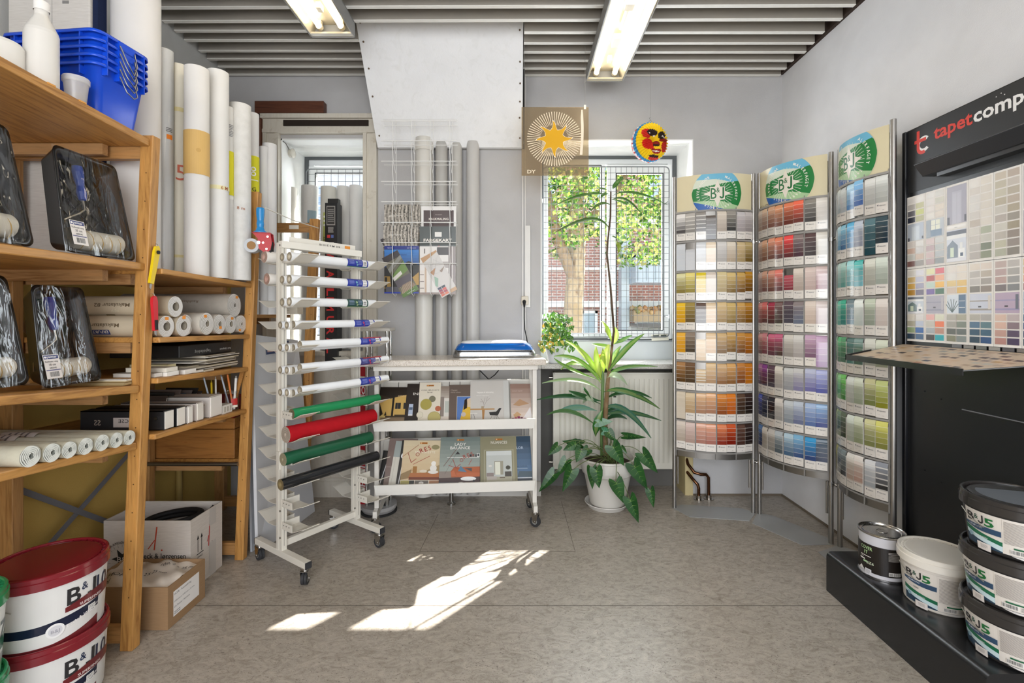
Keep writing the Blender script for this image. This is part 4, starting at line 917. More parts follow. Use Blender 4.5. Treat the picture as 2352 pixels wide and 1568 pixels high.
# ----------------------------------------------------------------- boxes on the floor
def openbox(m, x0, x1, y0, y1, z0, z1, t=.004):
    m.box(x0+t, y0+t, z0, x1-t, y1-t, z0+t); m.box(x0, y0, z0, x0+t, y1, z1); m.box(x1-t, y0, z0, x1, y1, z1); m.box(x0+t, y0, z0, x1-t, y0+t, z1); m.box(x0+t, y1-t, z0, x1-t, y1, z1)
r = root('cardboard_box', 'open white carton with black print and red handwriting on the floor under the shelving', 'box', (-1.67, 2.27, 0))
b = MB('cardboard', 'cfc8c0'); openbox(b, -1.865, -1.474, 2.155, 2.385, .001, .322); b.build('box_body', r, True)
b = MB(); d = Decal(b, lambda u, v, h: Vector((-1.865+u, 2.155-h, v)))
d.text('Beck & Jørgensen', .165, .152, .034, '33302e', bold=.01, width=.205); d.text('Grøn maling i alle farver', .245, .122, .015, '4a4642', width=.115); d.line((.20, .195), (.23, .235), .004, 'b8442c'); d.line((.228, .19), (.24, .295), .006, 'b8442c'); d.disc(.262, .19, .004, 'b8442c')
star = [(.085+(.05 if k % 2 == 0 else .022)*math.cos(PI*k/6), .15+(.05 if k % 2 == 0 else .022)*math.sin(PI*k/6)) for k in range(12)]; d.poly(star, '2c2c2a'); d.text('B&J', .062, .138, .032, 'e0d8d0', width=.048)
for k in range(20): a = 2*PI*k/20; d.line((.085+.054*math.cos(a), .15+.054*math.sin(a)), (.085+.066*math.cos(a), .15+.066*math.sin(a)), .0012, '3c3a38')
for k, chx in enumerate('LEVERANDØR TIL'): a = PI-.2-k*.17; d.text(chx, .085+.07*math.cos(a), .15+.07*math.sin(a), .016, '3c3a38', 'c', rot=a-PI/2) if chx != ' ' else None
b.build('front_print', r, True)
b = MB(); d = Decal(b, lambda u, v, h: Vector((-1.474+h, 2.155+u, v)))
for k in (.05, .075): d.line((k, .155), (k, .225), .004, '2c2a28'); d.poly([(k-.008, .215), (k+.008, .215), (k, .235)], '2c2a28')
d.rect(.04, .145, .088, .149, '2c2a28'); d.text('OP/AD', .042, .128, .012, '2c2a28', width=.04); d.line((.125, .15), (.132, .25), .006, 'b8342c'); d.line((.115, .175), (.125, .2), .004, 'b8342c'); d.disc(.15, .16, .003, '5c3030')
d.rect(.13, .24, .18, .32, 'bdb7b0'); d.rect(.13, .0, .18, .16, 'bdb7b0'); b.build('side_print', r, True)
r = root('coiled_hose', 'coil of black cable inside the open white carton', 'cable', (-1.62, 2.26, .29))
for k in range(2):
    m = MB('rubber', '1c1b1b'); m.tube([(-1.63+(.12+.01*k)*math.cos(a/24*2*PI), 2.265+(.085)*math.sin(a/24*2*PI), .292-.02*k+.012*math.cos(a/24*2*PI)) for a in range(24)], .012, 8, True); m.build('cable_loop', r, True)
m = MB('rubber', '1c1b1b'); m.tube([(-1.52, 2.30, .29), (-1.5, 2.33, .30), (-1.49, 2.345, .315)], .007, 8); m.build('cable_end', r, True)
r = root('cardboard_box', 'open brown carton full of printed plastic bags in front of the white carton', 'box', (-1.55, 1.99, 0))
b = MB('cardboard', '9a7c5c'); openbox(b, -1.74, -1.386, 1.895, 2.12, .001, .170); b.build('box_body', r, True)
b = MB(); d = Decal(b, lambda u, v, h: Vector((-1.386+h, 1.895+u, v))); d.rect(.03, .035, .185, .135, 'e8e4e0'); d.text('HOPE - Kassesikring', .035, .118, .012, '555555', width=.10); d.text('2000 mm x 1200 mm x 25 mm', .035, .09, .009, '666666', width=.12); d.text('24 Stück / Karton', .035, .068, .010, '666666', width=.09); d.lines(.035, .04, .07, .055, 2, '888888'); b.build('shipping_label', r, True)
r = root('plastic_bag', 'crumpled white printed plastic bags lying in the brown carton', 'plastic bag', (-1.56, 2.0, .15))
m = MB('wrinkle' if 0 else 'glossprint', 'dcd2c6'); ph = [R.random()*6 for _ in range(8)]
hf = lambda u, v: .158+.012*math.sin(u*9+ph[0])*math.sin(v*7+ph[1])+.006*math.sin(u*23+v*17+ph[2])+.012*math.sin(PI*u)*math.sin(PI*v)
m.grid(lambda u, v: (-1.735+u*.345, 1.90+v*.215, hf(u, v)), 28, 20); m.build('bag_sheet', r, True)
m = MB(); d = Decal(m, lambda u, v, h: Vector((-1.735+u, 1.90+v, hf(u/.345, v/.215)+.0015+h)), seg=.01)
for (t, u, v, s_) in (('10m, 2 x 25 mm', .20, .155, .022), ('2 x 25 mm', .17, .10, .02), ('HOPE', .05, .06, .03), ('Kabel', .02, .03, .026)): d.text(t, u, v, s_, '4a4644', rot=.15)
m.build('bag_print', r, True)
# pipe and valve low on the yellow wall
r = root('water_pipe', 'painted yellowish water pipe with elbow low on the wall behind the shelving', 'pipe', (-1.965, 2.75, 0))
b = MB('satin', 'a89054'); b.tube([(-1.95, 2.62, .53), (-1.95, 2.68, .535), (-1.95, 2.74, .525), (-1.95, 2.755, .50), (-1.95, 2.755, 0)], .016, 10); b.build('pipe_run', r, True); b = MB('satin', '9c8450'); b.ball((-1.95, 2.63, .53), .03, 12); b.cyl((-1.95, 2.63, .53), (-1.90, 2.63, .53), .014); b.build('valve', r, True)

# ----------------------------------------------------------------- things standing in front of / in the left window niche
NY = 3.40
def nroll(px, ptop, Y, r, label, dec=None, c='dfddd8', wrap=None): tall(px, ptop, Y, r, 1.003, label, c, dec=dec, wrap=wrap, lean_=(0, .02))
nroll(667, 430, 3.46, .036, 'cream roll in the shade at the left of the window niche', c='cfcabf')
nroll(708, 427, 3.40, .057, 'cling-wrapped roll with a blue-grey picture label in the window niche', wrap=1,
      dec=lambda d, z, r: d.rect(-.012, .78, .052, .98, '8fa4ac').poly([(-.01, .9), (.02, .87), (.05, .93), (.05, .85), (.02, .84)], '3f525a').poly([(.0, .82), (.045, .86), (.03, .79)], '54666e').lines(-.012, .76, .05, .775, 2, '8a8a86'))
nroll(752, 429, 3.38, .052, 'roll with a green and black label in the window niche', c='d8d6cc',
      dec=lambda d, z, r: d.rect(-.035, .70, -.005, .96, 'b8bf70').rect(-.005, .80, .028, .98, '4a4a44').disc(-.024, .93, .008, 'e8e8dc').disc(-.024, .90, .008, 'e8e8dc').disc(-.024, .87, .008, 'e8e8dc').text('TAPET', -.016, .72, .02, '4c5024', rot=PI/2, width=.07))
nroll(786, 428, 3.44, .047, 'plain white roll right of the green-labelled one in the window niche')
nroll(815, 426, 3.42, .045, 'plain white roll second from the right in the window niche', c='e6e4e0')
nroll(833, 433, 3.50, .030, 'thin roll at the right end of the window niche', c='d6d3cc')
r = root('wall_mural_box', 'tall black box with red letters standing on the left window sill', 'box', (-1.21, 3.30, 1.003))
b = MB('satin', '171718'); b.M = Matrix.Translation((-1.258, 3.22, .0)); b.box(-.04, 0, 0.9, .042, .085, 2.0); b.build('box_body', r, True)
b = MB(); d = Decal(b, lambda u, v, h: Vector((-1.298+u, 3.22-h, v)))
d.rect(.01, 1.85, .068, 1.98, '98948e'); d.rect(.014, 1.856, .064, 1.974, '3a3836'); d.lines(.018, 1.87, .06, 1.96, 7, '8a8884'); d.lines(.02, 1.80, .058, 1.84, 6, 'b8b4ae'); d.rect(.014, 1.765, .034, 1.785, 'c0383c'); d.rect(.040, 1.765, .058, 1.785, '5868a0'); d.rect(.012, 1.71, .06, 1.735, 'e8e4dc'); d.rect(.018, 1.712, .050, 1.733, 'e88c34')
for k, (chx, v) in enumerate([('W', 1.61), ('A', 1.49), ('L', 1.37), ('L', 1.31), ('M', 1.27), ('U', 1.185), ('R', 1.11), ('A', 1.04), ('L', .985)]): d.text(chx, .012, v+.055, .068, 'd03434', rot=-PI/2, bold=.03, width=.05)
b.build('red_lettering', r, True)
b = MB('satin', '242322'); b.box(-1.315, 3.308, 1.003, -1.243, 3.35, 2.05); thing(b, 'black_carton', 'slim black carton behind the red-lettered box', 'box')
# white boards leaning at the end of the shelving
r = root('melamine_board', 'white board leaning between the shelving and the roll rack', 'board', (-1.35, 2.8, 0))
b = MB('satin', 'd8d9dc'); b.hexa([(-1.372, 2.50, .001), (-1.356, 2.50, .001), (-1.29, 3.04, .001), (-1.306, 3.04, .001), (-1.402, 2.50, 1.145), (-1.386, 2.50, 1.145), (-1.375, 2.99, 1.09), (-1.391, 2.99, 1.09)]); b.build('board_panel', r, True)
b = MB(); d = Decal(b, lambda u, v, h: Vector((-1.376+.007+h, 2.66+u, .99+v)) if 0 else Vector((-1.384+.03*u+h+.006, 2.62+u, 1.03+v)))
d.rect(0, .0, .24, .032, '3c4c74'); d.rect(0, .034, .24, .064, '3c4c74'); d.rect(.01, .012, .23, .022, 'c8a8a0'); d.rect(.01, .045, .23, .052, 'c8c8d0'); d.disc(.11, .032, .034, 'e4dcd4'); d.disc(.11, .032, .026, 'b8543c', .012); b.build('tape_label', r, True)
b = MB('satin', 'c4c6ca'); b.hexa([(-1.41, 2.52, .001), (-1.40, 2.52, .001), (-1.335, 3.03, .001), (-1.345, 3.03, .001), (-1.43, 2.52, 1.02), (-1.42, 2.52, 1.02), (-1.405, 3.0, 1.0), (-1.415, 3.0, 1.0)]); thing(b, 'melamine_board', 'second white board right behind the leaning front board', 'board', origin=(-1.4, 2.8, 0))
r = root('paint_can', 'small cream box with an orange sticker on the far shelf bay', 'box', (-1.42, 3.0, 1.26))
b = MB('cardboard', 'e8e2d4'); b.box(-1.46, 2.95, 1.252, -1.36, 3.03, 1.345); b.build('box_body', r, True); r.name = 'small_box'
b = MB('paper', 'f0923c'); b.box(-1.385, 2.949, 1.315, -1.363, 2.9496, 1.343); b.set('paper', '9a9a94'); b.box(-1.45, 2.949, 1.29, -1.40, 2.9496, 1.292); b.box(-1.45, 2.949, 1.275, -1.41, 2.9496, 1.277); b.build('orange_sticker', r, True)
# tall box with red label and chrome stand behind the rack
r = root('tall_carton', 'tall narrow white carton with red lettered strip behind the roll rack', 'carton', (-.98, 3.06, 0))
b = MB('cardboard', 'd6d2cc'); b.box(-1.02, 3.03, .001, -.955, 3.09, .93); b.build('carton_body', r, True)
b = MB(); d = Decal(b, lambda u, v, h: Vector((-1.02+u, 3.03-h, v))); d.rect(.012, .62, .058, .92, 'b01c28'); d.rect(.012, .05, .058, .60, 'b01c28'); d.rect(.012, .42, .058, .62, 'e4dcd8'); d.text('Roll', .052, .68, .05, 'f0e8e8', rot=PI/2, shear=.2, width=.16); d.text('Rollex', .052, .16, .05, 'f0e8e8', rot=PI/2, shear=.2, width=.22); b.build('red_label', r, True)
r = root('chrome_stand', 'grey-topped chrome tube stand beside the magazine trolley', 'stand', (-.87, 3.05, 0))
b = MB('satin', 'c9c4bc'); b.box(-.99, 2.98, 1.145, -.80, 3.12, 1.165); b.build('top_plate', r, True, bev=.003)
for (x, y) in ((-.95, 3.01), (-.825, 3.01), (-.95, 3.1), (-.825, 3.1)):
    b = MB('chrome', 'd4d4d2'); b.cyl((x, y, .05), (x, y, 1.145), .011, n=14); b.build('tube_leg', r, True)
b = MB('satin', 'b4b2b0'); b.lathe([(0, .012), (.10, .012), (.11, .03), (.11, .05), (0, .052)], (-.885, 3.05, 0), 32); b.set('rubber', '333333'); b.lathe([(0, .0), (.112, 0), (.112, .012), (0, .012)], (-.885, 3.05, 0), 32); b.build('round_base', r, True)
b = MB('satin', 'a9a6a2'); b.box(-.945, 3.03, .06, -.83, 3.08, .9); b.build('grey_panel', r, True)
# bell on the reveal
r = root('alarm_bell', 'small cream alarm bell on the reveal of the left window', 'bell', (-1.62, 3.42, 2.40))
b = MB('satin', 'c8c4b8'); b.cyl((-1.631, 3.42, 2.40), (-1.615, 3.42, 2.40), .028, n=20); b.build('base_disc', r, True)
b = MB('gloss', 'd2cec2'); b.ball((-1.607, 3.42, 2.40), .034, 18, (.45, 1, 1)); b.build('bell_dome', r, True)
b = MB('matte', '5c5850'); b.tube([(-1.625, 3.40, 2.42), (-1.628, 3.36, 2.448), (-1.63, 3.32, 2.45)], .0025, 6); b.build('bell_wire', r, True)
# ================================================================= COLOUR CARD STANDS
CA = """e8e4e0/4a4545w b8b3ad/8f8a84w 8f8a85/4a4340w 6a625c/3a322cn d8cdbf/b0a294 9a948c/2a2624 c9c4c6/aaa2a2 c8c2c2/a49c9a
d3d6da/c4c6c9n d6d6d8/c8c9ccn d2d5d8/b0aca8 ead9c2/c9b090 d6d3d0/b3ada7 e2d8c8/b9a58c d3bd92/b09a6c c3ad78/7d6428
dcd6a4/8e7f3c e6d680/96861e dcc31c/c8a80a d8cabb/c2b3a2 d6c494/b09a6a dabf80/8a6c34 cfa95f/7f5a24 c08a22/7c5210
e8bc2c/d8a010 9c8640/5c4410 5a4030/33241a dcc3a0/c4a276 d8bc8a/a98a54 d4b674/96783c d4a860/8e6a34 c89034/8a5c10
eab040/d89a10 8c7a6a/2e2420 dfc9a6/ccae82n dfc094/c49c68 d2b07c/8a6a44 d2a864/86602c cc9448/7e4c14 cf8c34/a8600c
a87c50/5a380c 6a4828/3a220c e0c498/b08c58w d8b47c/a87c44 d6b080/96683c dca868/90602c c88440/86460c cf7f22/cc7a10
dcd0be/ccbba2n dac4a2/b89870 dcb080/a06c40 e0a870/9c6030 dd8c38/904808 dd7c1c/b85806 5e4432/34200e 3e2c20/1e140c
ddd0c4/b8a898 dcc4bc/b89c90 dca488/a05c40 e09c78/9c4c30 e08050/8c2404 cc5424/801804 5e4034/401808 3a2820/1c100c"""
CB = """e2d2c2/a88c74 e0bfa4/94705c dcab8c/8a5644 e09c70/7e4430 e2805c/702c20 f06c50/70281c 8e8880/322e2c e6e0d8/c0b8ac
dfbfae/9c7a68 dfac8c/84523c e59c80/7a4030 e6805c/642420 f05050/6a242c 8a7a78/54343c 5c4444/2c1c20 e6e0d6/bcb4a6
dcc4bc/a07c74 dfae98/7c4a44 e29c88/7a443e e57868/6a242c d05868/8c2838 dcd0c4/bcaca0 dcc8c0/c0a8a0 dcc4c0/945c64
e49890/8e3c3c e67878/641c20 a82848/4c1020 6e4c48/3c1420 5c4c54/4c4854 8c8080/70788a e0d0c4/c4b0a4 dcccc8/bca8a8
dca4a0/7c4c50 dc9098/7c344a d46888/641434 c4587c/4c1030 d6d0c6/a8a098 d8d4ce/b4aca8 cca8c0/7c5878 c8a0c0/a078a8n
b474a8/44184c 8c4098/300838 5c4454/2c1434 dcd4c8/b8b0ac ccccc8/a4a4a8 cccac8/8c88a8 c0c4dc/6c6ca8 b0b4e4/2c389c
4858b8/101c5c 4c4c60/141c3c 202430/080c18 dcd4cc/b4b0ac c8ccce/949ca4 c0c8d4/707898 a8bcdc/5470a4 90b4dc/1c3c8c
4c7cb8/082060 dcd4c8/b4aca0 ccc8c0/a09c94 b4bcc0/606c74 b4ccd8/486c8c 80b4d4/0c4880 2c98d0/083c78 4c6070/0c2850"""
CC = """d8e2e8/b0c0c8 e0e6ea/c0ccd4 dce2e4/a8b4b8 dce0e2/b0b8bc b8dcf0/3078b4 88c4ec/0c58ac e0e0dc/c0c0bc e0e2de/b8bab4
dce6ea/a8bcc4 d8e4e8/a0b8c0 b8dce8/4c90b8 90cce4/1c6c9c 58b4e0/6090b8 b8c0cc/8c90a4 5c7c84/0c4854n 3c5058/0c2c38
dce8e8/a4c0c0 d8e6e4/90b0ac c0e0dc/6cb4ac b4dcd4/4c9c94 a0dcdc/60a8b0 30b0a8/68b8c4 d8d8cc/b4b4a8 d4dcd0/a8b0a4
c8e8dc/90c0b0 b8e4d8/60b0a0 58ccb0/1c9c8c 28b898/0c8c84 5c7478/6c90a4 e0e4dc/c8d0cc c4ccb8/9ca494 dcd4cc/ccc0b8
b0dcc0/70b890 90d0a8/50a070 48c878/0c7434 50a070/0c6444 3c6860/2c7870 708c84/4c6c64 d4d4c8/b0b0a4 d4d8c4/a8ac94
c0dcb4/90bc84 a0d890/58a050 90dc80/389c30 74cc64/2c8828 dce0d8/b8bcb4 d8dcc8/a8b098 ccc898/7c8448 ccd48c/8c8c2c
b8cc94/7c9c54 a8c084/607c3c 748c58/3c5c1c 5c6c50/2c3c14 dce4d8/b4bcac d4d8c0/a0a884 d0cc98/848850 d4d070/84843c
c4c070/8c8c30 b8b460/8c8830 909894/2c3434 808c8c/2c3030 e4e0d8/c0a898w e4dcd4/c4a090w d4d4d4/a4a8acw 9498a0/1c1e22w"""
def cname(h):
    r_, g_, b_ = [int(h[i:i+2], 16)/255 for i in (0, 2, 4)]
    import colorsys
    hh, ss, vv = colorsys.rgb_to_hsv(r_, g_, b_); hh *= 360
    if ss < .10: k = 'grey'
    elif hh < 14 or hh >= 345: k = 'red' if ss > .5 else ('pink' if vv > .6 else 'maroon')
    elif hh < 40: k = ('orange' if ss > .55 else 'beige') if vv > .65 else 'brown'
    elif hh < 58: k = 'yellow' if ss > .45 else 'cream'
    elif hh < 80: k = 'olive'
    elif hh < 165: k = 'green'
    elif hh < 195: k = 'turquoise'
    elif hh < 260: k = 'blue'
    else: k = 'purple'
    return ('pale ' if vv > .8 and ss < .3 else 'dark ' if vv < .42 else 'mid ')+k
BULGE = .075
def stand(P0, P1, H, rows, label, side, ztop=2.118, foot=(.10, .16)):
    P0 = Vector(P0+(0,)); P1 = Vector(P1+(0,)); D = P1-P0; W = D.length; ex = D.normalized(); nn = Vector((ex.y, -ex.x, 0))
    if nn.dot(-P0) < 0: nn = -nn
    ang = math.atan2(ex.y, ex.x)
    r = root('colour_card_stand', label, 'display stand', P0+D*.5, 0, 'colour card stands in the right corner')
    s = BULGE; Rr = (W*W/4+s*s)/(2*s); half = math.asin(W/2/Rr)
    def arc(t, e):   # t 0..1 along the bulged panel, e offset toward the viewer
        a = -half+2*half*t; return P0+ex*(W/2+(Rr+e)*math.sin(a))+nn*((Rr+e)*math.cos(a)-(Rr-s))
    AL = 2*half*Rr
    for P, nm in ((P0, 'left'), (P1, 'right')):
        m = MB('steel', 'aba8a4'); m.cyl(P, P+Vector((0, 0, H)), .0125, n=20); m.build('post', r, True)
        sgn = 1 if nm == 'left' else -1
        m = MB('steel', 'a39f9a'); q = P+ex*.022*sgn; m.cyl(q+Vector((0, 0, .30 if 0 else ztop-.24)), q+Vector((0, 0, ztop-.035)), .006, n=12); m.cyl(q+Vector((0, 0, .16)), q+Vector((0, 0, .335)), .006, n=12); m.build('side_rod', r, True)
    # panel: gunmetal sheet with header and lower band
    z0, z1 = .345, 1.915
    m = MB('steel', '8e8b87'); m.grid(lambda u, v: arc(.03+.94*u, 0)+Vector((0, 0, z0+(z1-z0)*v)), 20, 1); m.grid(lambda u, v: arc(.03+.94*u, -.004)+Vector((0, 0, z0+(z1-z0)*v)), 20, 1); m.build('back_panel', r, True)
    m = MB('glossprint', 'd8cdab'); m.grid(lambda u, v: arc(.035+.93*u, .001)+Vector((0, 0, 1.90+(ztop-1.90)*v)), 20, 1); m.grid(lambda u, v: arc(.035+.93*u, -.003)+Vector((0, 0, 1.90+(ztop-1.90)*v)), 20, 1); hd = m.build('header_panel', r, True)
    m = MB(); fn = lambda u, v, h: arc(u/AL, .0012+h)+Vector((0, 0, v)); d = Decal(m, fn, 'glossprint', seg=.012); d.h = .001
    cx = AL*.515; cz = 2.006; rx = .150; rz = .152; zlo, zhi = 1.902, ztop-.001
    def clipx(v): return rx*math.sqrt(max(0, 1-((v-cz)/rz)**2))
    def blob(lo, hi, c):
        xm = rx*.9999; d.strip(cx-xm, cx+xm, lambda u: max(zlo, cz-rz*math.sqrt(max(0, 1-((u-cx)/rx)**2)), min(lo(u-cx), hi(u-cx))), lambda u: min(zhi, cz+rz*math.sqrt(max(0, 1-((u-cx)/rx)**2)), max(hi(u-cx), lo(u-cx)-9*0)) if hi(u-cx) > lo(u-cx) else max(zlo, cz-rz*math.sqrt(max(0, 1-((u-cx)/rx)**2)), lo(u-cx)), c, 30)
    full = lambda lo, hi, c: d.strip(cx-rx*.999, cx+rx*.999, lambda u: max(zlo, lo(u-cx), cz-rz*math.sqrt(max(0, 1-((u-cx)/rx)**2))), lambda u: max(max(zlo, lo(u-cx), cz-rz*math.sqrt(max(0, 1-((u-cx)/rx)**2))), min(zhi, hi(u-cx), cz+rz*math.sqrt(max(0, 1-((u-cx)/rx)**2)))), c, 40)
    full(lambda x: 0, lambda x: 9, '6cb4d2'); full(lambda x: 0, lambda x: 2.092-.10*max(0, x+.02)-.25*max(0, x)**1.3, 'd4dccb')
    full(lambda x: 0, lambda x: 2.038+.16*(x+.14)-.0*x, '1e7a3a'); full(lambda x: 0, lambda x: 1.960-.03*(x+.14)-.25*max(0, x-.02), 'a8c89a'); full(lambda x: 0, lambda x: 1.955-.28*(x+.14), '1258a8')
    for k in range(32):
        a = 2*PI*(k+.5)/32; r0_, r1_ = .058, .094; p = (cx+r0_*math.cos(a), cz-.004+r0_*math.sin(a)); q = (cx+r1_*math.cos(a), cz-.004+r1_*math.sin(a))
        if q[1] < zhi-.003 and q[1] > zlo+.003: d.line(p, q, .0022, 'd8dccc'); d.h -= d.dh
    d.h += d.dh
    st = []
    for k in range(8): a = PI/2+k*PI/4; rr_ = .082 if k % 2 == 0 else .055; st += [(cx+rr_*math.cos(a), cz-.004+rr_*math.sin(a)), (cx+.044*math.cos(a+PI/8), cz-.004+.044*math.sin(a+PI/8))]
    d.poly(st, 'e4dcd0'); d.rect(cx-.044, cz-.042, cx+.044, cz+.038, 'e4dcd0')
    d.text('B', cx-.040, cz-.036, .096, '1f6a3a', width=.034); d.text('&', cx-.007, cz+.002, .045, '1f6a3a', width=.020); d.jay(cx+.011, cz-.036, .070, .028, '1f6a3a', .010)
    top_ = 'LEVERANDØR TIL MALERFAGET'
    for k, chx in enumerate(top_):
        a = PI+.30-k*(PI+.6)/(len(top_)-1); 
        if chx != ' ' and cz-.004+.118*math.sin(a) < zhi-.012: d.text(chx, cx+.108*math.cos(a), cz-.004+.106*math.sin(a), .021, 'f0ece2', 'c', rot=a-PI/2, bold=.012); d.h -= d.dh
    for k, chx in enumerate('SIDEN 1892'):
        a = PI*1.28+k*.165
        if chx != ' ': d.text(chx, cx+.115*math.cos(a), cz+.0+.102*math.sin(a), .019, 'f0ece2', 'c', rot=a+PI/2, bold=.012); d.h -= d.dh
    d.h += d.dh*3
    if side == 'middle': d.text('KR. 2 - STK', .03, 1.9085, .012, '3c3a38', width=.095)
    o = m.build('header_print', r, True); o.parent = hd
    # rails between the rows and uprights between pairs
    m = MB('satin', '9c9995')
    for i in range(9):
        z = 1.90-.189*i
        m.grid(lambda u, v: arc(.03+.94*u, .006+.004*v)+Vector((0, 0, z-.006+.010*v)), 20, 1)
    m.build('row_rails', r, True)
    m = MB('satin', '8c8985')
    for i in range(5):
        t = .03+.94*i/4; 
        m.add([arc(t-.006, .008)+Vector((0, 0, z0)), arc(t+.006, .008)+Vector((0, 0, z0)), arc(t+.006, .008)+Vector((0, 0, z1)), arc(t-.006, .008)+Vector((0, 0, z1))], [(0, 1, 2, 3)])
    m.build('divider_strips', r, True)
    # base plate
    m = MB('satin', '9fa0a0'); fb, ff = foot
    pts = [P0-ex*.015+nn*.0, P0+ex*.07+nn*ff, P1-ex*.06+nn*ff, P1+ex*.015, P1-ex*.05-nn*fb, P0+ex*.06-nn*fb]
    m.prism([p+Vector((0, 0, .0005)) for p in pts], (0, 0, .003)); m.build('base_plate', r, True)
    # cards
    zi = 0
    for i, row in enumerate(rows.split('\n')):
        for j, sp in enumerate(row.split()):
            a_, b_ = sp[:6], sp[7:13]; fl = sp[13:]
            pr = j//2; t0 = .03+.94*(pr/4)+.008; t1 = .03+.94*((pr+1)/4)-.008; tm = (t0+t1)/2
            u0, u1 = (t0, tm-.0012) if j % 2 == 0 else (tm+.0012, t1)
            zb0 = 1.90-.189*(i+1)+.008; hgt = .172
            dz = (0, 0, .002, -.002, 0, .003, -.001, .001)[(i*3+j) % 8]
            if (side, i, j) in (('left', 2, 7), ('right', 0, 5), ('left', 4, 5)): dz = .008
            if (side, i, j) in (('middle', 2, 4), ('left', 0, 3), ('left', 4, 2), ('left', 5, 2), ('left', 1, 1)): hgt = .132 if i else .15
            e0 = .011
            def P(t, z, e): return arc(t, e)+Vector((0, 0, z))
            m = MB('glossprint', 'ece6de')
            lh = 0 if 'n' in fl else .046
            zt = zb0+hgt; sep = .0016 if 'w' not in fl else .006; nb = 5; zA = zb0+lh; bh = (zt-zA)/nb
            def hexc(z_lo, z_hi, c, e, eb):
                m.set(None, c); m.add([P(u0, z_lo, e), P(u1, z_lo, e), P(u1, z_hi, eb), P(u0, z_hi, eb)], [(0, 1, 2, 3)])
            m.set(None, 'ece6de' if 'n' not in fl else mix(a_, b_, .8)); m.add([P(u0, zb0, e0), P(u1, zb0, e0), P(u1, zb0, e0-.004), P(u0, zb0, e0-.004), P(u0, zt-.02, e0), P(u1, zt-.02, e0), P(u1, zt-.02, e0-.004), P(u0, zt-.02, e0-.004)], [(0, 1, 2, 3), (0, 3, 7, 4), (1, 5, 6, 2), (0, 4, 5, 1)])
            lightc = sum(int(a_[q:q+2], 16) for q in (0, 2, 4)) > 600
            for k in range(nb):
                c = mix(a_, b_, ((nb-1-k)/(nb-1))**.9 if not ('n' in fl and lightc) else k*.1); zl = zA+bh*k; zh = zl+bh
                if k == nb-1:
                    hexc(zl, zt-.018, c, e0+.0003, e0+.0003); hexc(zt-.018, zt-.006, c, e0+.0003, e0-.002); hexc(zt-.006, zt, c, e0-.002, e0-.007)
                else: hexc(zl, zh, c, e0+.0003, e0+.0003)
                if k or lh:
                    hexc(zl-sep/2, zl+sep/2, mix(c, 'e8e4dc', .75 if not lightc else .35), e0+.0006, e0+.0006)
            if lh:
                tl = t = u0+(u1-u0)*.14
                m.set(None, 'ece4dc')
                dd = Decal(m, lambda u, v, h: P(u0+(u1-u0)*u, zb0+v, e0+.0006+h), 'glossprint')
                dd.text('TEKNOS', .30, .029, .0075, '5c5c60', width=.52); dd.poly([(.14, .036), (.27, .037), (.20, .028)], '6c6c74'); dd.rect(.55, .010, .72, .0115, 'a8a09c'); dd.rect(.16, .016, .40, .017, 'c8c0b8')
            if dz or 1: m.v = [p+Vector((0, 0, dz)) for p in m.v]
            lb = '%s colour card, %s row of the %s stand, %s from left' % (cname(a_), ORD[i], side, ORD[j])
            thing(m, 'colour_card', lb, 'colour card', 'colour cards in the '+side+' stand')
            # clear pocket in front
    for i in range(8):
        for pr in range(4):
            t0 = .03+.94*(pr/4)+.006; t1 = .03+.94*((pr+1)/4)-.006; zb0 = 1.90-.189*(i+1)+.006
            m = MB('pocket', 'ffffff'); m.grid(lambda u, v: arc(t0+(t1-t0)*u, .0145)+Vector((0, 0, zb0+.135*v)), 3, 1)
            m.set('glossprint', 'c9ccce'); 
            for tt in (t0, (t0+t1)/2, t1): m.add([arc(tt-.0012, .0148)+Vector((0, 0, zb0)), arc(tt+.0012, .0148)+Vector((0, 0, zb0)), arc(tt+.0012, .0148)+Vector((0, 0, zb0+.125)), arc(tt-.0012, .0148)+Vector((0, 0, zb0+.125))], [(0, 1, 2, 3)]) if (i+pr) % 3 == 0 and side == 'right' else None
            m.build('clear_pocket', r, True)
    return r
stand((1.010, 3.095), (1.480, 3.015), 2.135, CA, 'left-hand curved metal stand of grey, yellow and brown colour cards', 'left', 2.128, (.06, .13))
stand((1.512, 3.000), (1.707, 2.612), 2.135, CB, 'middle curved metal stand of pink, red and blue colour cards', 'middle', 2.128, (.05, .16))
stand((1.731, 2.575), (1.704, 2.175), 2.135, CC, 'right-hand curved metal stand of blue and green colour cards along the wall', 'right', 2.118, (.07, .15))
def clamp(p, q, z, label):
    m = MB('metal', 'b4b2b0'); p = Vector(p+(z,)); q = Vector(q+(z,)); m.cyl(p, q, .005, n=10)
    for a in (p, q): m.cyl(a-Vector((0, 0, .011)), a+Vector((0, 0, .011)), .0165, n=18)
    m.ball((p+q)/2+Vector((-.004, -.01, 0)), .009, 12); thing(m, 'joining_clamp', label, 'clamp')
clamp((1.48, 3.015), (1.512, 3.0), 1.705, 'upper clamp joining the left and middle card stands')
clamp((1.48, 3.015), (1.512, 3.0), .325, 'lower clamp joining the left and middle card stands')
clamp((1.707, 2.612), (1.731, 2.575), 1.66, 'upper clamp joining the middle and right card stands')
clamp((1.707, 2.612), (1.731, 2.575), .33, 'lower clamp joining the middle and right card stands')

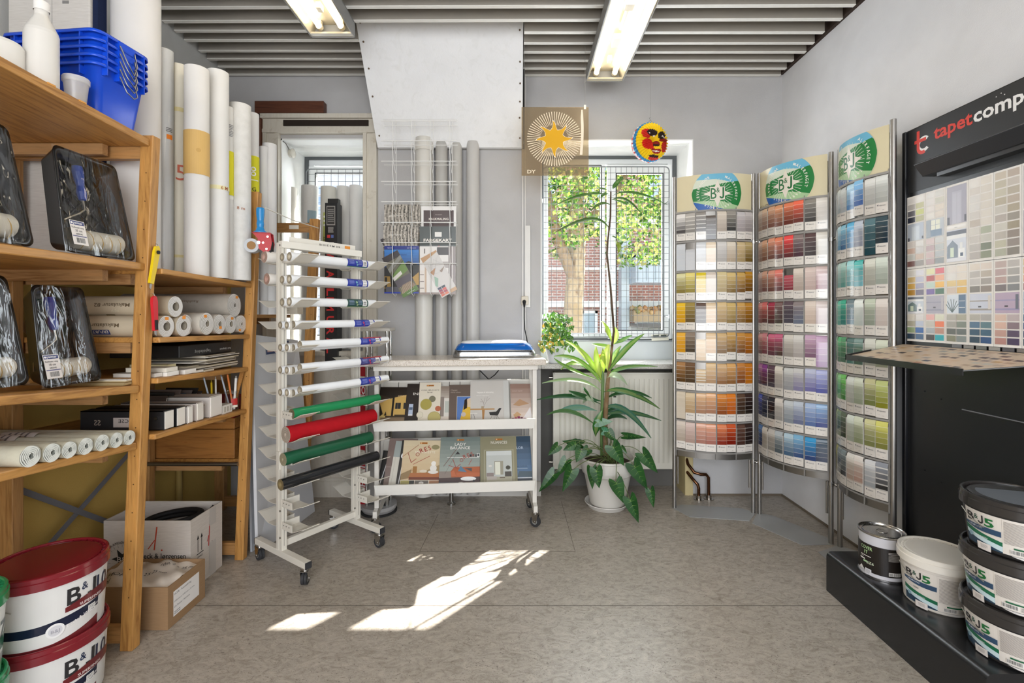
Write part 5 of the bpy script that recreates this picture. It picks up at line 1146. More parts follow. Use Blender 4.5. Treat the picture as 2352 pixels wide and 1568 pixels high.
# ================================================================= BLACK WALLPAPER DISPLAY
XF = 1.75
r = root('wallpaper_display', 'tall black wallpaper display with red and white lettered header on the right wall', 'display', (1.74, 1.79, .18))
b = MB('blackmetal', '1b1c1e'); b.box(XF, 1.40, .178, 1.815, 2.165, 2.075); b.build('back_board', r, True, bev=.008)
b = MB('blackmetal', '15161a'); b.box(XF-.012, 2.150, .178, XF+.01, 2.170, 2.07); b.build('side_flange', r, True, bev=.004)
fnD = lambda u, v, h: Vector((XF-h, 2.165-u, v))
b = MB(); d = Decal(b, fnD, 'satin'); d.h = .001
d.rect(.02, 1.79, .75, 2.068, '1f2022')
RD = 'd8392a'; Wt = 'f0eeec'
# tc emblem
lx = .048; lz = 1.952
def arcpoly(cx, cz, r0, r1, a0, a1, c, n=16):
    o = [(cx+r1*math.cos(math.radians(a0+(a1-a0)*i/n)), cz+r1*math.sin(math.radians(a0+(a1-a0)*i/n))) for i in range(n+1)]
    o += [(cx+r0*math.cos(math.radians(a1+(a0-a1)*i/n)), cz+r0*math.sin(math.radians(a1+(a0-a1)*i/n))) for i in range(n+1)]
    d.poly(o, c)
arcpoly(lx+.052, lz+.034, .020, .034, 45, 315, Wt); d.rect(lx+.004, lz+.046, lx+.064, lz+.060, RD); d.rect(lx+.016, lz+.018, lx+.031, lz+.098, RD); arcpoly(lx+.046, lz+.022, .015, .030, 180, 300, RD)
d.text('tapet', .150, 1.985, .075, RD, bold=.026, width=.172); d.text('compagniet', .326, 1.985, .075, Wt, bold=.026, width=.385)
d.h += .0005
b.build('header_lettering', r, True)
b = MB('blackmetal', '2c2e33')  # light hood
b.prism([(XF-.001, 2.01, 1.872), (XF-.088, 2.01, 1.880), (XF-.090, 2.01, 1.876), (XF-.052, 2.01, 1.828), (XF-.001, 2.01, 1.828)], (0, -.60, 0)); b.build('light_hood', r, True, bev=.002)
b = MB('blackmetal', '101114'); b.box(XF-.045, 1.45, 1.812, XF-.001, 1.95, 1.83); b.build('hood_bracket', r, True)
b = MB('matte', 'dcdad8')
for (y, z) in ((1.55, 2.045), (1.532, 2.05), (1.52, 2.04)): b.cyl((XF-.0025, y+.2, z), (XF-.0032, y+.2, z), .002, n=8)
for (y, z) in ((2.06, .92), (1.98, .90), (2.06, .58), (1.98, .555)): b.set('matte', '050505').cyl((XF-.0005, y, z), (XF-.0012, y, z), .0035, n=10)
b.build('screw_holes', r, True)
b = MB('satin', '77787a')
for z in (.875, .545): b.box(XF-.004, 1.42, z, XF-.0005, 1.885, z+.0035); b.set('satin', '08090a').box(XF-.002, 1.42, z-.006, XF-.0004, 1.885, z); b.set('satin', '77787a')
b.build('slots', r, True)
b = MB('satin', 'c8c9c8'); b.box(XF+.005, 2.1705, .02, 1.82, 2.174, 1.9) ; b.build('side_sheet', r, True)
# shelf tray with printed sheet
zf, zb2 = 1.063, 1.118
b = MB('blackmetal', '17181a')
def trayz(x): return zf+(zb2-zf)*(x-1.49)/(XF-1.49)
b.hexa([(1.487, 1.60, zf-.003), (XF-.002, 1.40, zb2-.003), (XF-.002, 2.168, zb2-.003), (1.487, 2.172, zf-.003), (1.487, 1.60, zf), (XF-.002, 1.40, zb2), (XF-.002, 2.168, zb2), (1.487, 2.172, zf)])
b.hexa([(1.484, 1.60, zf-.018), (1.488, 1.60, zf-.018), (1.488, 2.172, zf-.018), (1.484, 2.172, zf-.018), (1.484, 1.60, zf+.006), (1.488, 1.60, zf+.006), (1.488, 2.172, zf+.006), (1.484, 2.172, zf+.006)])
b.hexa([(1.484, 2.168, zf-.018), (1.60, 2.168, zf-.03+.018), (1.60, 2.172, zf-.03+.018), (1.484, 2.172, zf-.018), (1.484, 2.168, zf+.006), (1.60, 2.168, zf+.03), (1.60, 2.172, zf+.03), (1.484, 2.172, zf+.006)])
ty = b.build('tray', r, True)
b = MB(); d = Decal(b, lambda u, v, h: Vector((1.492+v*.25, 2.162-u, trayz(1.492+v*.25)+.0005+h)), 'glossprint')
d.poly([(.0, 0), (.56, 0), (.75, .99), (0, .99)], 'd8bfa2')
SW = ['c8a888', 'd8b890', 'b89878', '8c6c58', '5c4038', 'c89c5c', '9c8474', 'a09488', 'd0b8a0', '6c5c54', 'bca48c', '3c3436', 'b47c60', 'c8c0b0']
for i in range(17):
    for j in range(7):
        u0 = .015+i*.040; v0 = .04+j*.135
        if u0+.035 > .55+.2*v0: continue
        if R.random() < .75: d.rect(u0, v0, u0+.030, v0+.075, R.choice(SW), 0)
d.h += .0001; o = b.build('tray_print', r, True); o.parent = ty
# poster leaflets
MU = ['e0dad2', 'dcd6d0', 'd8cfc4', 'e2dccc', 'd4ccc2', 'ccc6be', 'c8bfb2', 'd8d4ce', 'c4b8aa', 'bcb0a2']
def pc(*c): return list(c)
def leaflet(c, row, spec):
    u0 = .012+.0985*c; v0, v1 = (1.452, 1.772) if row == 0 else (1.132, 1.450)
    nmr = 'upper' if row == 0 else 'lower'
    m = MB('paper', 'eeeae4'); m.box(XF-.003, 2.165-u0-.0965, v0, XF-.0012, 2.165-u0, v1)
    d = Decal(m, lambda u, v, h: Vector((XF-.003-h, 2.165-u0-u, v0+v)), 'glossprint'); H = v1-v0; y = H-.006
    tot = sum(h_ for k, h_, *_ in spec); sc = (H-.012)/tot
    for k, h_, *a in spec:
        hh = h_*sc
        if k == 's':
            d.rect(.006, y-hh+.004, .046, y-.001, a[0], 0); d.rect(.050, y-hh+.004, .091, y-.001, a[1])
        elif k == 'p':
            kind = a[0]
            d.rect(.006, y-hh+.003, .091, y-.002, a[1]); q = y-hh+.003; hp = hh-.005
            if kind == 'door': d.rect(.028, q, .070, q+hp*.85, a[2]); d.rect(.032, q+.004, .047, q+hp*.8, a[3]); d.rect(.051, q+.004, .066, q+hp*.8, a[3]); d.rect(.008, q, .018, q+hp*.2, '55545c'); d.rect(.082, q+.004, .090, q+hp*.2, '55545c')
            elif kind == 'house': d.rect(.006, q+hp*.84, .091, q+hp*.97, '5c606c'); d.rect(.006, q+hp*.72, .091, q+hp*.84, 'e6e6e4'); d.poly([(.008, q+hp*.12), (.055, q+hp*.12), (.055, q+hp*.5), (.032, q+hp*.68), (.008, q+hp*.5)], a[2]); d.rect(.022, q+hp*.15, .038, q+hp*.45, 'd0dcc4'); d.rect(.058, q+hp*.1, .085, q+hp*.4, 'f0f0ee'); d.rect(.064, q+hp*.38, .076, q+hp*.58, 'e4e4e2'); d.rect(.066, q+hp*.15, .078, q+hp*.26, '44546c'); d.rect(.006, q, .091, q+hp*.12, 'dcdce0')
            elif kind == 'window': d.rect(.03, q+hp*.42, .072, q+hp*.95, 'e4e4d0'); d.rect(.050, q+hp*.42, .052, q+hp*.95, a[3]); d.rect(.03, q+hp*.66, .072, q+hp*.68, a[3]); d.rect(.028, q+hp*.05, .080, q+hp*.4, a[2]); d.rect(.006, q, .028, q+hp, a[3])
            elif kind == 'palm': [d.line((.03, q+.004), (.03+.028*math.cos(t), q+.03+.028*math.sin(t)), .003, '5c6c6c') for t in (.3, .8, 1.3, 1.8, 2.4, 2.9)]; d.rect(.058, q, .088, q+hp, a[2]); [d.rect(.060, q+hp*t, .086, q+hp*t+.002, 'e4e4e4') for t in (.3, .65)]
            else: d.rect(.006, q+hp*.6, .091, q+hp*.66, a[3]); d.rect(.006, q+hp*.15, .091, q+hp*.24, a[3]); d.rect(.04, q+hp*.3, .052, q+hp*.38, '4c484c'); d.rect(.078, q+hp*.2, .088, q+hp*.9, a[2])
        y -= hh
    thing(m, 'colour_leaflet', 'colour chart leaflet in the %s row of the black display, %s from the left' % (nmr, ORD[c]), 'leaflet', 'colour chart leaflets on the black display')
S = lambda a, b_, h=1: ('s', h, a, b_)
def mm(): return R.choice(MU)
U = [[S('e4e0dc', 'e6e2da'), S('bcb8b4', 'bcb888'), S('6c6a70', 'c4c870'), S('2c3040', 'b4b07c'), ('p', 2.8, 'door', 'b4bcc8', 'c4ccd4', 'ccd4dc'), S('ded6d0', 'd8d4ce'), S('d4b8a8', 'ccc8c4'), S('d0d0ca', 'c8b09c'), S('84605c', '948c84')],
     [S('dedad4', 'd0ccc4'), S('e0dad4', 'c8c4b4'), S('dcd4cc', 'd8ccbc'), S('e0dad0', 'd6cabc'), ('p', 2.8, 'window', 'b8bcc0', '74889c', '9ca4ac'), S('d0bcb8', 'c8c8c4'), S('b8a0a0', 'b4b8b4'), S('cab0ac', 'b0b4b4'), S('b49898', '8c9090')],
     [('p', 5, 'door', 'a4a0ac', 'b4b2bc', 'bcbac4'), ('p', .6, 'shelf', 'eeeae4', 'eeeae4', 'eeeae4'), ('p', 4.2, 'house', 'd0d4dc', '7c8894', '')],
     [S('e4ded6', 'ded6ca')]+[S(mm(), 'd8d0c4') for _ in range(5)]+[S('ccc6bc', 'a8ac94'), S('c4bdb4', 'c0bcb0'), S('b8b2aa', '747a64'), S('b0a8a0', '84886c')],
     [S('ccc0ae', 'bcaea0'), S('c4bca8', 'c8bfb4'), S('c8c2ae', 'b8ae9c'), S('b8ae98', 'bcae9e'), S('c8c2b8', 'b0a48e'), S('b4aaa0', '9c9488'), S('c8c4b8', 'a0947c'), S('b8b0a4', '94867a'), S('bcb8a0', '94887e'), S('aaaa94', '867e72')],
     [('p', 5, 'door', 'b4b4bc', 'c4c4cc', 'ccccd4'), ('p', 5, 'door', 'a8a4b4', 'bcbac8', 'c8c6d0')], [S('d0c8bc', 'c4bcb0') for _ in range(10)]]
Lw = [[S('e0dcd4', 'd4d2d8'), S('d4b87c', 'b8b8c8'), S('d8ac54', '9c98ac'), S('bc8c34', '6c6074'), ('p', 2.8, 'house', 'c4ccd4', '6c8080', ''), S('e2dcd0', 'dcd8d4'), S('b8b4a0', 'bcc4d4'), S('98ac84', '2c64a8'), S('34485c', '48688c')],
      [S('e0dca8', 'd8606c'), S('b84c48', 'e8a880'), S('bccfc0', 'ecb43c'), S('6c5098', '246038'), ('p', 2.8, 'shelf', 'a8a4b0', 'b8b4b8', '8c8c9c'), S('e0a8a0', 'd8d8c0'), S('c4c0b4', 'ec7848'), S('a8b0b4', 'bc8c78'), S('4c4848', '28acb8')],
      [S('ded6cc', 'e0d4c4'), S('dedad2', 'dcd2c4'), S('dcc07c', 'e0bc6c'), S('d0bca8', 'dcb04c'), ('p', 2.8, 'palm', 'd4dce4', '54708c', ''), S('b0aca0', 'a8a490'), S('a8a49a', '7c8478'), S('60625c', '686e6c'), S('84846c', '88908e')],
      [S('dacebf', 'd8cabc'), S('b8b2aa', 'b4a898'), S('c0bab4', 'a09890'), S('7c746a', '8a7c70'), ('p', 2.8, 'shelf', 'c8ccd8', 'd4ccc4', '9c948c'), S('b0aca0', 'aca8a4'), S('50708c', '5c7c84'), S('34546c', '3c6078'), S('2c4458', '2c5080')],
      [S('bca8a0', 'bcb6b0'), S('b8a09c', 'aca8a2'), S('b89c94', '9c9a98'), S('7c7070', '848484'), ('p', 2.8, 'shelf', 'b8a4b8', '6c707c', '9c94b4'), S('d8bcac', 'beb0b0'), S('d8b4a4', '8c7880'), S('c49c90', '5c4c64'), S('b88880', '4c3c5c')],
      [S('e8b424', 'd89c24'), S('e0a028', 'e08028'), S('e88030', 'b86828'), S('7c1c34', '6c2030'), ('p', 2.8, 'shelf', '98b4d8', 'c8d4e0', '7898c0'), S('2c6494', '4878a0'), S('204c8c', '2c5c94'), S('203c70', '30507c'), S('24445c', '2c4c60')], [S('c0a898', 'b8a494') for _ in range(9)]]
for i in range(7): leaflet(i, 0, U[i]); leaflet(i, 1, Lw[i])
for i in range(1):
    r2 = root('leaflet_strip', 'row of small colour chips sticking out below the leaflets', 'colour chips', (1.74, 1.7, 1.12))
    for k in range(9): m = MB('glossprint', ['6c6c70', '8c8884', '70706c', '9c9894', '5c585c', '7c7470', '6a6668', '88807c', '606064'][k]); m.box(XF-.006, 1.885-.05*k, 1.118, XF-.0035, 1.925-.05*k, 1.1305); m.build('chip', r2, True)
# black plinth
r = root('display_plinth', 'low black metal plinth under the paint buckets on the right', 'plinth', (1.6, 1.8, 0))
b = MB('blackmetal', '1c1d1f'); x0, x1, y0, y1, h_ = 1.398, 1.745, 1.43, 2.172, .177; k = .022
prof = [(x0, 0), (x0, h_-k)]+[(x0+k-k*math.cos(math.radians(a)), h_-k+k*math.sin(math.radians(a))) for a in (15, 30, 45, 60, 75, 90)]+[(x1, h_), (x1, 0)]
vs = [(x, y0, z) for x, z in prof]+[(x, y1, z) for x, z in prof]; n_ = len(prof)
b.add(vs, [(i, (i+1) % n_, n_+(i+1) % n_, n_+i) for i in range(n_-1)], True); b.add(vs[:n_], [tuple(range(n_))]); b.add(vs[n_:], [tuple(range(n_))]); b.build('plinth_body', r, True)

# ================================================================= TINS AND BUCKETS ON THE PLINTH
HP = .1775
r = root('paint_tin', 'round metal paint tin with black label reading COVER IT on the plinth', 'paint tin', (1.512, 1.99, HP))
b = MB('satin', 'c9c8cc'); b.lathe([(0, .001), (.078, .001), (.081, 0), (.081, .004), (.079, .006), (.079, .168), (.080, .171)], n=96); b.build('tin_body', r)
b = MB('metal', 'b9b7b4'); b.lathe([(.079, .170), (.083, .171), (.084, .174), (.0835, .178), (.080, .179), (.078, .176), (.0765, .172), (.070, .172), (.069, .175), (.066, .176), (.064, .173), (.062, .172), (.020, .1725), (.019, .1745), (.017, .1735), (0, .1735)], n=64); b.set('metal', 'a8a6a4').lathe([(.079, .0), (.0825, .001), (.0825, .005), (.079, .006)], n=64); b.build('lid', r)
a0 = faceang(1.512, 1.99)
b = MB(); d = Decal(b, cone((0, 0, 0), .0792, .0792, 1, a0), 'glossprint', seg=.006)
d.rect(-.16, .020, .16, .132, '1d1815'); d.text('COVER', -.080, .108, .019, 'b8dca0', width=.048); d.text('IT', -.063, .090, .019, 'b8dca0', width=.014); d.rect(-.08, .080, -.036, .0825, 'e0dcd8'); d.rect(-.08, .0745, -.065, .0765, 'c0bcb8'); d.rect(-.083, .064, -.06, .069, 'e8e4e0'); d.text('BZ6', -.052, .052, .014, 'd8e4c8', width=.026); d.rect(-.066, .055, -.05, .062, 'a8c898')
d.poly([(-.09, .022), (-.075, .038), (-.06, .022)], 'e0dcd8'); d.rect(-.058, .008, -.034, .032, 'd4d2d4'); d.lines(-.055, .012, -.038, .028, 4, '8c8c8c'); d.rect(.02, .118, .07, .120, 'c8c4c0'); d.rect(.02, .113, .07, .115, 'c8c4c0'); d.lines(.02, .085, .07, .110, 9, 'a8a49e'); d.bars(.022, .028, .062, .040, 'd8d4d0' if 0 else '222222'); b.build('printed_label', r)
b = MB('metal', 'b8b4ac'); a = a0+.95; b.cyl((.079*math.cos(a), .079*math.sin(a), .150), (.088*math.cos(a), .088*math.sin(a), .150), .009, n=16); b.ball((.088*math.cos(a), .088*math.sin(a), .150), .006, 10); b.build('handle_ear', r)
def deco5(d, hb, off=0, top=.014):
    o = off
    d.rect(o, .004+.012, o+.235, hb-top, 'dcd5cc')
    d.strip(o, o+.235, lambda u: .012, lambda u: .058-.30*(u-o)+.0+.9*max(0, (u-o)-.05)**2 if u-o < .14 else .0335, '2c4458', 24)
    d.strip(o, o+.110, lambda u: .040-.22*(u-o), lambda u: .056-.22*(u-o), 'c8dce0', 10); d.strip(o, o+.110, lambda u: .052-.18*(u-o), lambda u: .066-.20*(u-o)+.3*(u-o-.05)**2, '1f6a4a', 14)
    d.rect(o+.110, .013, o+.235, hb-top, 'dcd5cc')
    d.text('B', o+.012, hb-top-.036, .036, '2c2a2c', bold=.02, width=.025); d.text('&', o+.038, hb-top-.026, .022, '244c3c', bold=.01, width=.013); d.jay(o+.050, hb-top-.037, .027, .0155, '2c2a2c'); d.text('5', o+.068, hb-top-.039, .036, '1f6c38', bold=.03, width=.024)
    d.strip(o+.004, o+.108, lambda u: hb-top-.050-.010*math.sin(min(1, (u-o)/.07)*PI/2), lambda u: hb-top-.043, '2f4a66', 14); d.text('VÆGMALING', o+.018, hb-top-.0515, .008, 'd8dce4', width=.042)
    d.text('- - -  Hvid', o+.022, .068, .011, '5a5858', width=.034)
    d.text('Beck & Jørgensen', o+.035, .042, .006, 'e8f0e8', width=.04); d.disc(o+.022, .040, .007, '8cacbc')
    d.lines(o+.114, .046, o+.225, hb-top-.006, 20, '8c8580', .0013)
    d.strip(o+.135, o+.235, lambda u: .034, lambda u: .036+.003*math.sin((u-o)*12), '1f6040', 8); d.bars(o+.128, .020, o+.162, .031); d.lines(o+.168, .018, o+.195, .031, 4, '777777', .001); d.strip(o+.13, o+.20, lambda u: .013-.006*math.sin((u-o-.13)/.07*PI), lambda u: .0135, 'd4d0cc', 10)
    d.rect(o+.045, .003, o+.083, .026, 'e2dad4'); d.lines(o+.055, .009, o+.075, .021, 4, '8a8480', .001)
bucket(1.568, 1.79, HP, .100, .1175, .193, 'dcd5cb', 'e3ddd2', 'white paint bucket with green and black label between the tin and dark stack', lambda d, hb: deco5(d, hb, -.110, .018), None, a_off=.0)
for i in range(3):
    bk_ = bucket(1.585, 1.52, HP+.1655*i, .116, .135, .1655+(.0 if i < 2 else .003), '2e2c2b', '34312f', ['bottom', 'middle', 'top'][i]+' dark translucent paint bucket in the stack of three at the right edge', lambda d, hb: (setattr(d, 'h', d.h), deco5(d, hb, [-.150, -.160, -.142][i])), 'dark paint buckets stacked on the plinth', a_off=0, mb='plastic', ml='gloss', ribs=False)
    m = MB('satin', '6e7379'); m.M = Matrix.Translation((0, 0, .1655+(.0 if i < 2 else .003)-.0036)); m.poly([(.098*math.cos(a), .098*math.sin(a), 0) for a in [2.2+4.4*q/24 for q in range(25)]]); m.build('paint_surface', bk_)
# pipes on the floor in the corner
r = root('heating_pipe', 'pair of old copper heating pipes entering the floor by the left card stand', 'pipe', (1.25, 3.28, 0))
for (P, nm) in (([(1.165, 3.35, .30), (1.17, 3.30, .22), (1.20, 3.26, .175), (1.24, 3.25, .165), (1.275, 3.25, .165), (1.292, 3.25, .145), (1.294, 3.25, 0)], 'a'), ([(1.165, 3.34, .17), (1.185, 3.26, .135), (1.215, 3.24, .10), (1.222, 3.24, .075), (1.222, 3.24, 0)], 'b')):
    b = MB('metal', '6c4a34'); b.tube(P, .0105, 12); b.build('copper_pipe', r, True)
    b = MB('metal', 'a8a29a'); x, y, z = P[-1]; b.cyl((x, y, 0), (x, y, .028), .018, n=18); b.cyl((x, y, 0), (x, y, .004), .034, n=24); b.build('floor_collar', r, True)
# ================================================================= WHITE ROLL RACK
CR = 'dfdace'
def caster(r, x, y, r_=.026, twin=True, sw=0.3, fork='b8b6b2'):
    m = MB('metal', fork); M = Matrix.Translation((x, y, 0)) @ Matrix.Rotation(sw, 4, 'Z'); m.M = M
    m.cyl((0, 0, 2*r_+.018), (0, 0, 2*r_+.026), .022, n=20); m.cyl((0, 0, 2*r_+.01), (0, 0, 2*r_+.018), .016, n=16)
    w_ = .017 if twin else .012
    for s in (-1, 1): m.hexa([(s*w_-.001, -.012, r_-.008), (s*w_+.001, -.012, r_-.008), (s*w_+.001, .010, r_-.006), (s*w_-.001, .010, r_-.006), (s*w_-.001, -.022, 2*r_+.012), (s*w_+.001, -.022, 2*r_+.012), (s*w_+.001, .022, 2*r_+.012), (s*w_-.001, .022, 2*r_+.012)])
    m.box(-w_, -.022, 2*r_+.009, w_, .022, 2*r_+.013); m.cyl((-w_-.003, 0, r_), (w_+.003, 0, r_), .004, n=10)
    f = m.build('caster', r, False)
    m = MB('rubber', '38383a'); m.M = M
    for c0, c1 in (((-.013, -.001), (.001, .013)) if twin else ((-.010, .010),)):
        m.cyl((c0, 0, r_), (c1, 0, r_), r_, n=28)
        m.set('plastic', '8c8c88').cyl((c0-.0005, 0, r_), (c1+.0005, 0, r_), r_*.55, n=20); m.set('rubber', '38383a')
    o = m.build('wheel', r, False); o.parent = f
rz = math.atan2(.828, .56)
r = root('roll_rack', 'white metal rack on casters holding plastic rolls in the middle', 'rack', (-1.033, 2.513, 0), rz)
HX = .215
for s in (-1, 1):
    m = MB('satin', CR); m.box(s*HX-.016, -.222, .078, s*HX+.016, .222, .108); f = m.build('foot_bar', r, bev=.002)
    m = MB('plastic', '333438'); 
    m.box(s*HX-.0155, -.2275, .0785, s*HX+.0155, -.222, .1075); o = m.build('end_cap', r); o.parent = f
    m = MB('plastic', '333438'); m.box(s*HX-.0155, .222, .0785, s*HX+.0155, .2275, .1075); o = m.build('end_cap', r); o.parent = f
    for q in (-1, 1): caster(r, s*HX, q*.20, .0275, True, .5*s+.4*q)
    m = MB('satin', CR); m.box(s*HX-.013, -.024, .108, s*HX+.013, -.004, 1.60); m.box(s*HX-.013, .004, .108, s*HX+.013, .024, 1.60); m.box(s*HX-.009, -.005, .108, s*HX+.009, .005, 1.60)
    m.set('satin', 'a39f95'); m.box(s*HX-.0015, -.0245, .13, s*HX+.0015, -.0238, 1.58); m.build('post', r)
    m = MB('satin', CR); m.box(s*HX-.020 if s < 0 else s*HX, -.012, .50, s*HX if s < 0 else s*HX+.020, .012, .585); m.build('joint_sleeve', r)
m = MB('satin', 'e6e2d8'); m.box(-HX-.016, -.034, 1.572, HX+.016, -.006, 1.606); m.build('top_bar', r, bev=.002)
tb = MB('satin', 'e6e2d8'); tb.box(-HX+.06, .03, 1.60, HX+.02, .036, 1.64); tb.box(-HX+.06, .01, 1.575, HX+.02, .030, 1.60); t2 = tb.build('price_rail', r)
m = MB(); d = Decal(m, lambda u, v, h: Vector((u, .03-h, v))); d.text('RULLE 2 M. KR.', .01, 1.612, .020, '3c3c3e', width=.13); d.rect(.165, 1.607, .20, 1.632, 'e8963c'); o = m.build('price_text', r); o.parent = t2
m = MB('satin', CR); m.box(-HX, -.012, .118, HX, .012, .150); m.build('cross_bar', r, bev=.002)
m = MB('metal', 'a8a6a0')
for s in (-1, 1):
    for z in (.17, .30, 1.585): m.cyl((s*HX+.013, -.014, z), (s*HX+.017, -.014, z), .005, n=10); m.cyl((s*HX-.017, -.014, z), (s*HX-.013, -.014, z), .005, n=10)
m.build('bolts', r)
def arm_mesh(s, q):          # q=-1 front, +1 back
    m = MB('satin', CR); xa, xb = s*HX-.012, s*HX+.078
    P = [(q*.02, 0), (q*.06, -.002), (q*.105, -.001), (q*.12, .004), (q*.182, .030), (q*.196, .033)]
    t = .0022
    for (y0, z0), (y1, z1) in zip(P, P[1:]):
        m.hexa([(xa, y0, z0), (xb, y0, z0), (xb, y1, z1), (xa, y1, z1), (xa, y0, z0+t), (xb, y0, z0+t), (xb, y1, z1+t), (xa, y1, z1+t)])
    fx = xa if q < 0 else xb-.002
    m.box(fx, min(q*.02, q*.11), 0, fx+.002, max(q*.02, q*.11), .034); m.set('matte', '6c675c')
    for k in (.04, .062, .085): m.cyl((fx-.0006, q*k, .02), (fx+.0026, q*k, .02), .0032, n=10)
    m.set('satin', CR).box(s*HX+.012, -.026 if q < 0 else .02, 0, xb, -.02 if q < 0 else .026, .032)
    return m
proto = {}
for i in range(13):
    z = 1.50-.107*i
    for s in (-1, 1):
        for q in (-1, 1):
            if (s, q) not in proto: o = arm_mesh(s, q).build('shelf_arm', r); o.location = (0, 0, z); proto[(s, q)] = o
            else: o = proto[(s, q)].copy(); C.objects.link(o); o.location = (0, 0, z)
MR = r.matrix_world.copy()
def rroll(i, y, rad, c, label, lab=None, x0=-.245, x1=.285, core='c8bca4', m0='gloss', dz=0, hole=.55, cat='roll', z=None, sq=None):
    zz = (1.50-.107*i if z is None else z)+rad+.003+dz; p0 = MR @ Vector((x0, y, zz)); p1 = MR @ Vector((x1, y, zz+.0))
    dd = (p1-p0).normalized(); L_ = (p1-p0).length; M = dd.to_track_quat('Z', 'Y').to_matrix().to_4x4(); M.translation = p0
    rt = root('plastic_roll', label, cat, M=M, group='rolls lying on the white rack')
    m = MB(m0, c); m.cyl((0, 0, 0), (0, 0, L_), rad, n=24, caps=False); m.set('paper', core); 
    for e in (0, L_): m.disc((0, 0, e+(.0003 if e == 0 else -.0003)), rad*.99, 24, (0, 0, 1), rad*hole)
    m.lathe([(rad*hole, 0), (rad*hole, L_)], n=16); m.build('roll_sheet', rt)
    m = MB('paper', mix(core, '5c5244', .5)); endrings(m, (0, 0, -.0006), (0, 0, -1), rad*.98, rad*hole, None, k=4, n=20); endrings(m, (0, 0, L_+.0006), (0, 0, 1), rad*.98, rad*hole, None, k=4, n=20); m.build('roll_core', rt)
    if lab:
        Rm = M.to_3x3().inverted(); F = (MR.to_3x3() @ Vector((0, -1, 0)))
        def fn(u, v, h):
            a = v/rad; w0 = F*math.cos(a)+Vector((0, 0, 1))*math.sin(a); q = Rm @ (w0*(rad+h)); return q+Vector((0, 0, u))
        m = MB(); d = Decal(m, fn, 'glossprint'); d.h = .0008
        def band(u0, u1, v0, v1, c):   # around the roll
            n = 6
            for k in range(n): d.rect(u0, v0+(v1-v0)*k/n, u1, v0+(v1-v0)*(k+1)/n, c, 0)
            d.h += .0004
        hgt = rad*1.9; b0 = lab[0]
        band(L_-.19, L_-.06, -hgt*.5, hgt*.75, b0); band(L_-.095, L_-.068, -hgt*.4, hgt*.6, 'e4e4e4')
        if lab[1]: band(L_-.19, L_-.06, -hgt*.62, -hgt*.5, lab[1])
        if len(lab) > 3: band(L_-.17, L_-.05, hgt*.45, hgt*.8, lab[3])
        d.disc(L_-.135, .004, .006, lab[2], n=6, ri=.0025); d.disc(L_-.13, -.009, .005, lab[2], n=6, ri=.002)
        for k in range(4): d.rect(L_-.182, .012-.006*k, L_-.15, .0135-.006*k, 'a8b4e0', 0); d.rect(L_-.125, .012-.006*k, L_-.10, .0135-.006*k, 'a8b4e0', 0)
        d.h += .0003; d.bars(L_-.092, -.008, L_-.072, .008, n=8); m.build('printed_label', rt)
BL = '26389c'
LV = ['top', 'second', 'third', 'fourth', 'fifth', 'sixth', 'seventh']
labs = [(BL, '3c8c50', '8cc8c0'), (BL, None, '8cd0c8'), ('2c5048', '8cb460', 'b8c890'), (BL, None, 'd03c50'), (BL, None, 'd84054', 'b03c50'), ('3c3c7c', 'c03c3c', 'd03c50', 'b03c40'), (BL, None, 'd05060')]
cnt = [2, 2, 2, 3, 4, 4, 4]
for i in range(7):
    for k in range(cnt[i]):
        last = k == cnt[i]-1; rad = (.0175 if i > 2 else .0195)+(.002 if last else 0)
        pos = 'front roll' if last else (['rearmost roll', 'second roll from the back', 'third roll from the back'][k])
        y = -.042-.0345*k if cnt[i] > 2 else -.058-.040*k
        dz = 0 if y > -.112 else .005+.0 if y > -.13 else .012
        rroll(i, y, rad, 'eceef0', '%s of white plastic sheet on the %s level of the rack%s' % (pos, LV[i], ', labelled' if last else ''), labs[i] if last else None, dz=dz, x0=-.245+.012*k, x1=.278+.012*k*(-1 if i < 3 else 1))
def tall2(i, y, rad, c, label, **k): rroll(i, y, rad, c, label, None, **k)
tall2(7, -.105, .024, '1f8a54', 'glossy bright green roll on the rack below the white rolls', core='8a8460', dz=.002, x0=-.225)
rroll(8, -.098, .038, 'b0121e', 'thick red velvety roll on the rack', None, m0='weave', core='d8c8b8', hole=.12, x0=-.25, x1=.255)
rroll(9, -.092, .030, '11583a', 'dark green roll on the rack below the red one', None, m0='satin', core='c0b898', hole=.15, x0=-.26, x1=.24)
rroll(10, -.105, .0265, '232427', 'black roll on the rack, lowest of the coloured rolls', None, core='a08c60', hole=.5, x0=-.28, x1=.275)
rroll(0, .075, .029, 'e6e2dc', 'white roll with pinkish end on the back side of the rack, top level', None, core='dcb8a8', hole=.45, x0=-.26, x1=.22)
rroll(1, .070, .028, 'e6e2dc', 'white roll with pinkish end on the back side of the rack, second level', None, core='d8b0a0', hole=.5, x0=-.25, x1=.22)
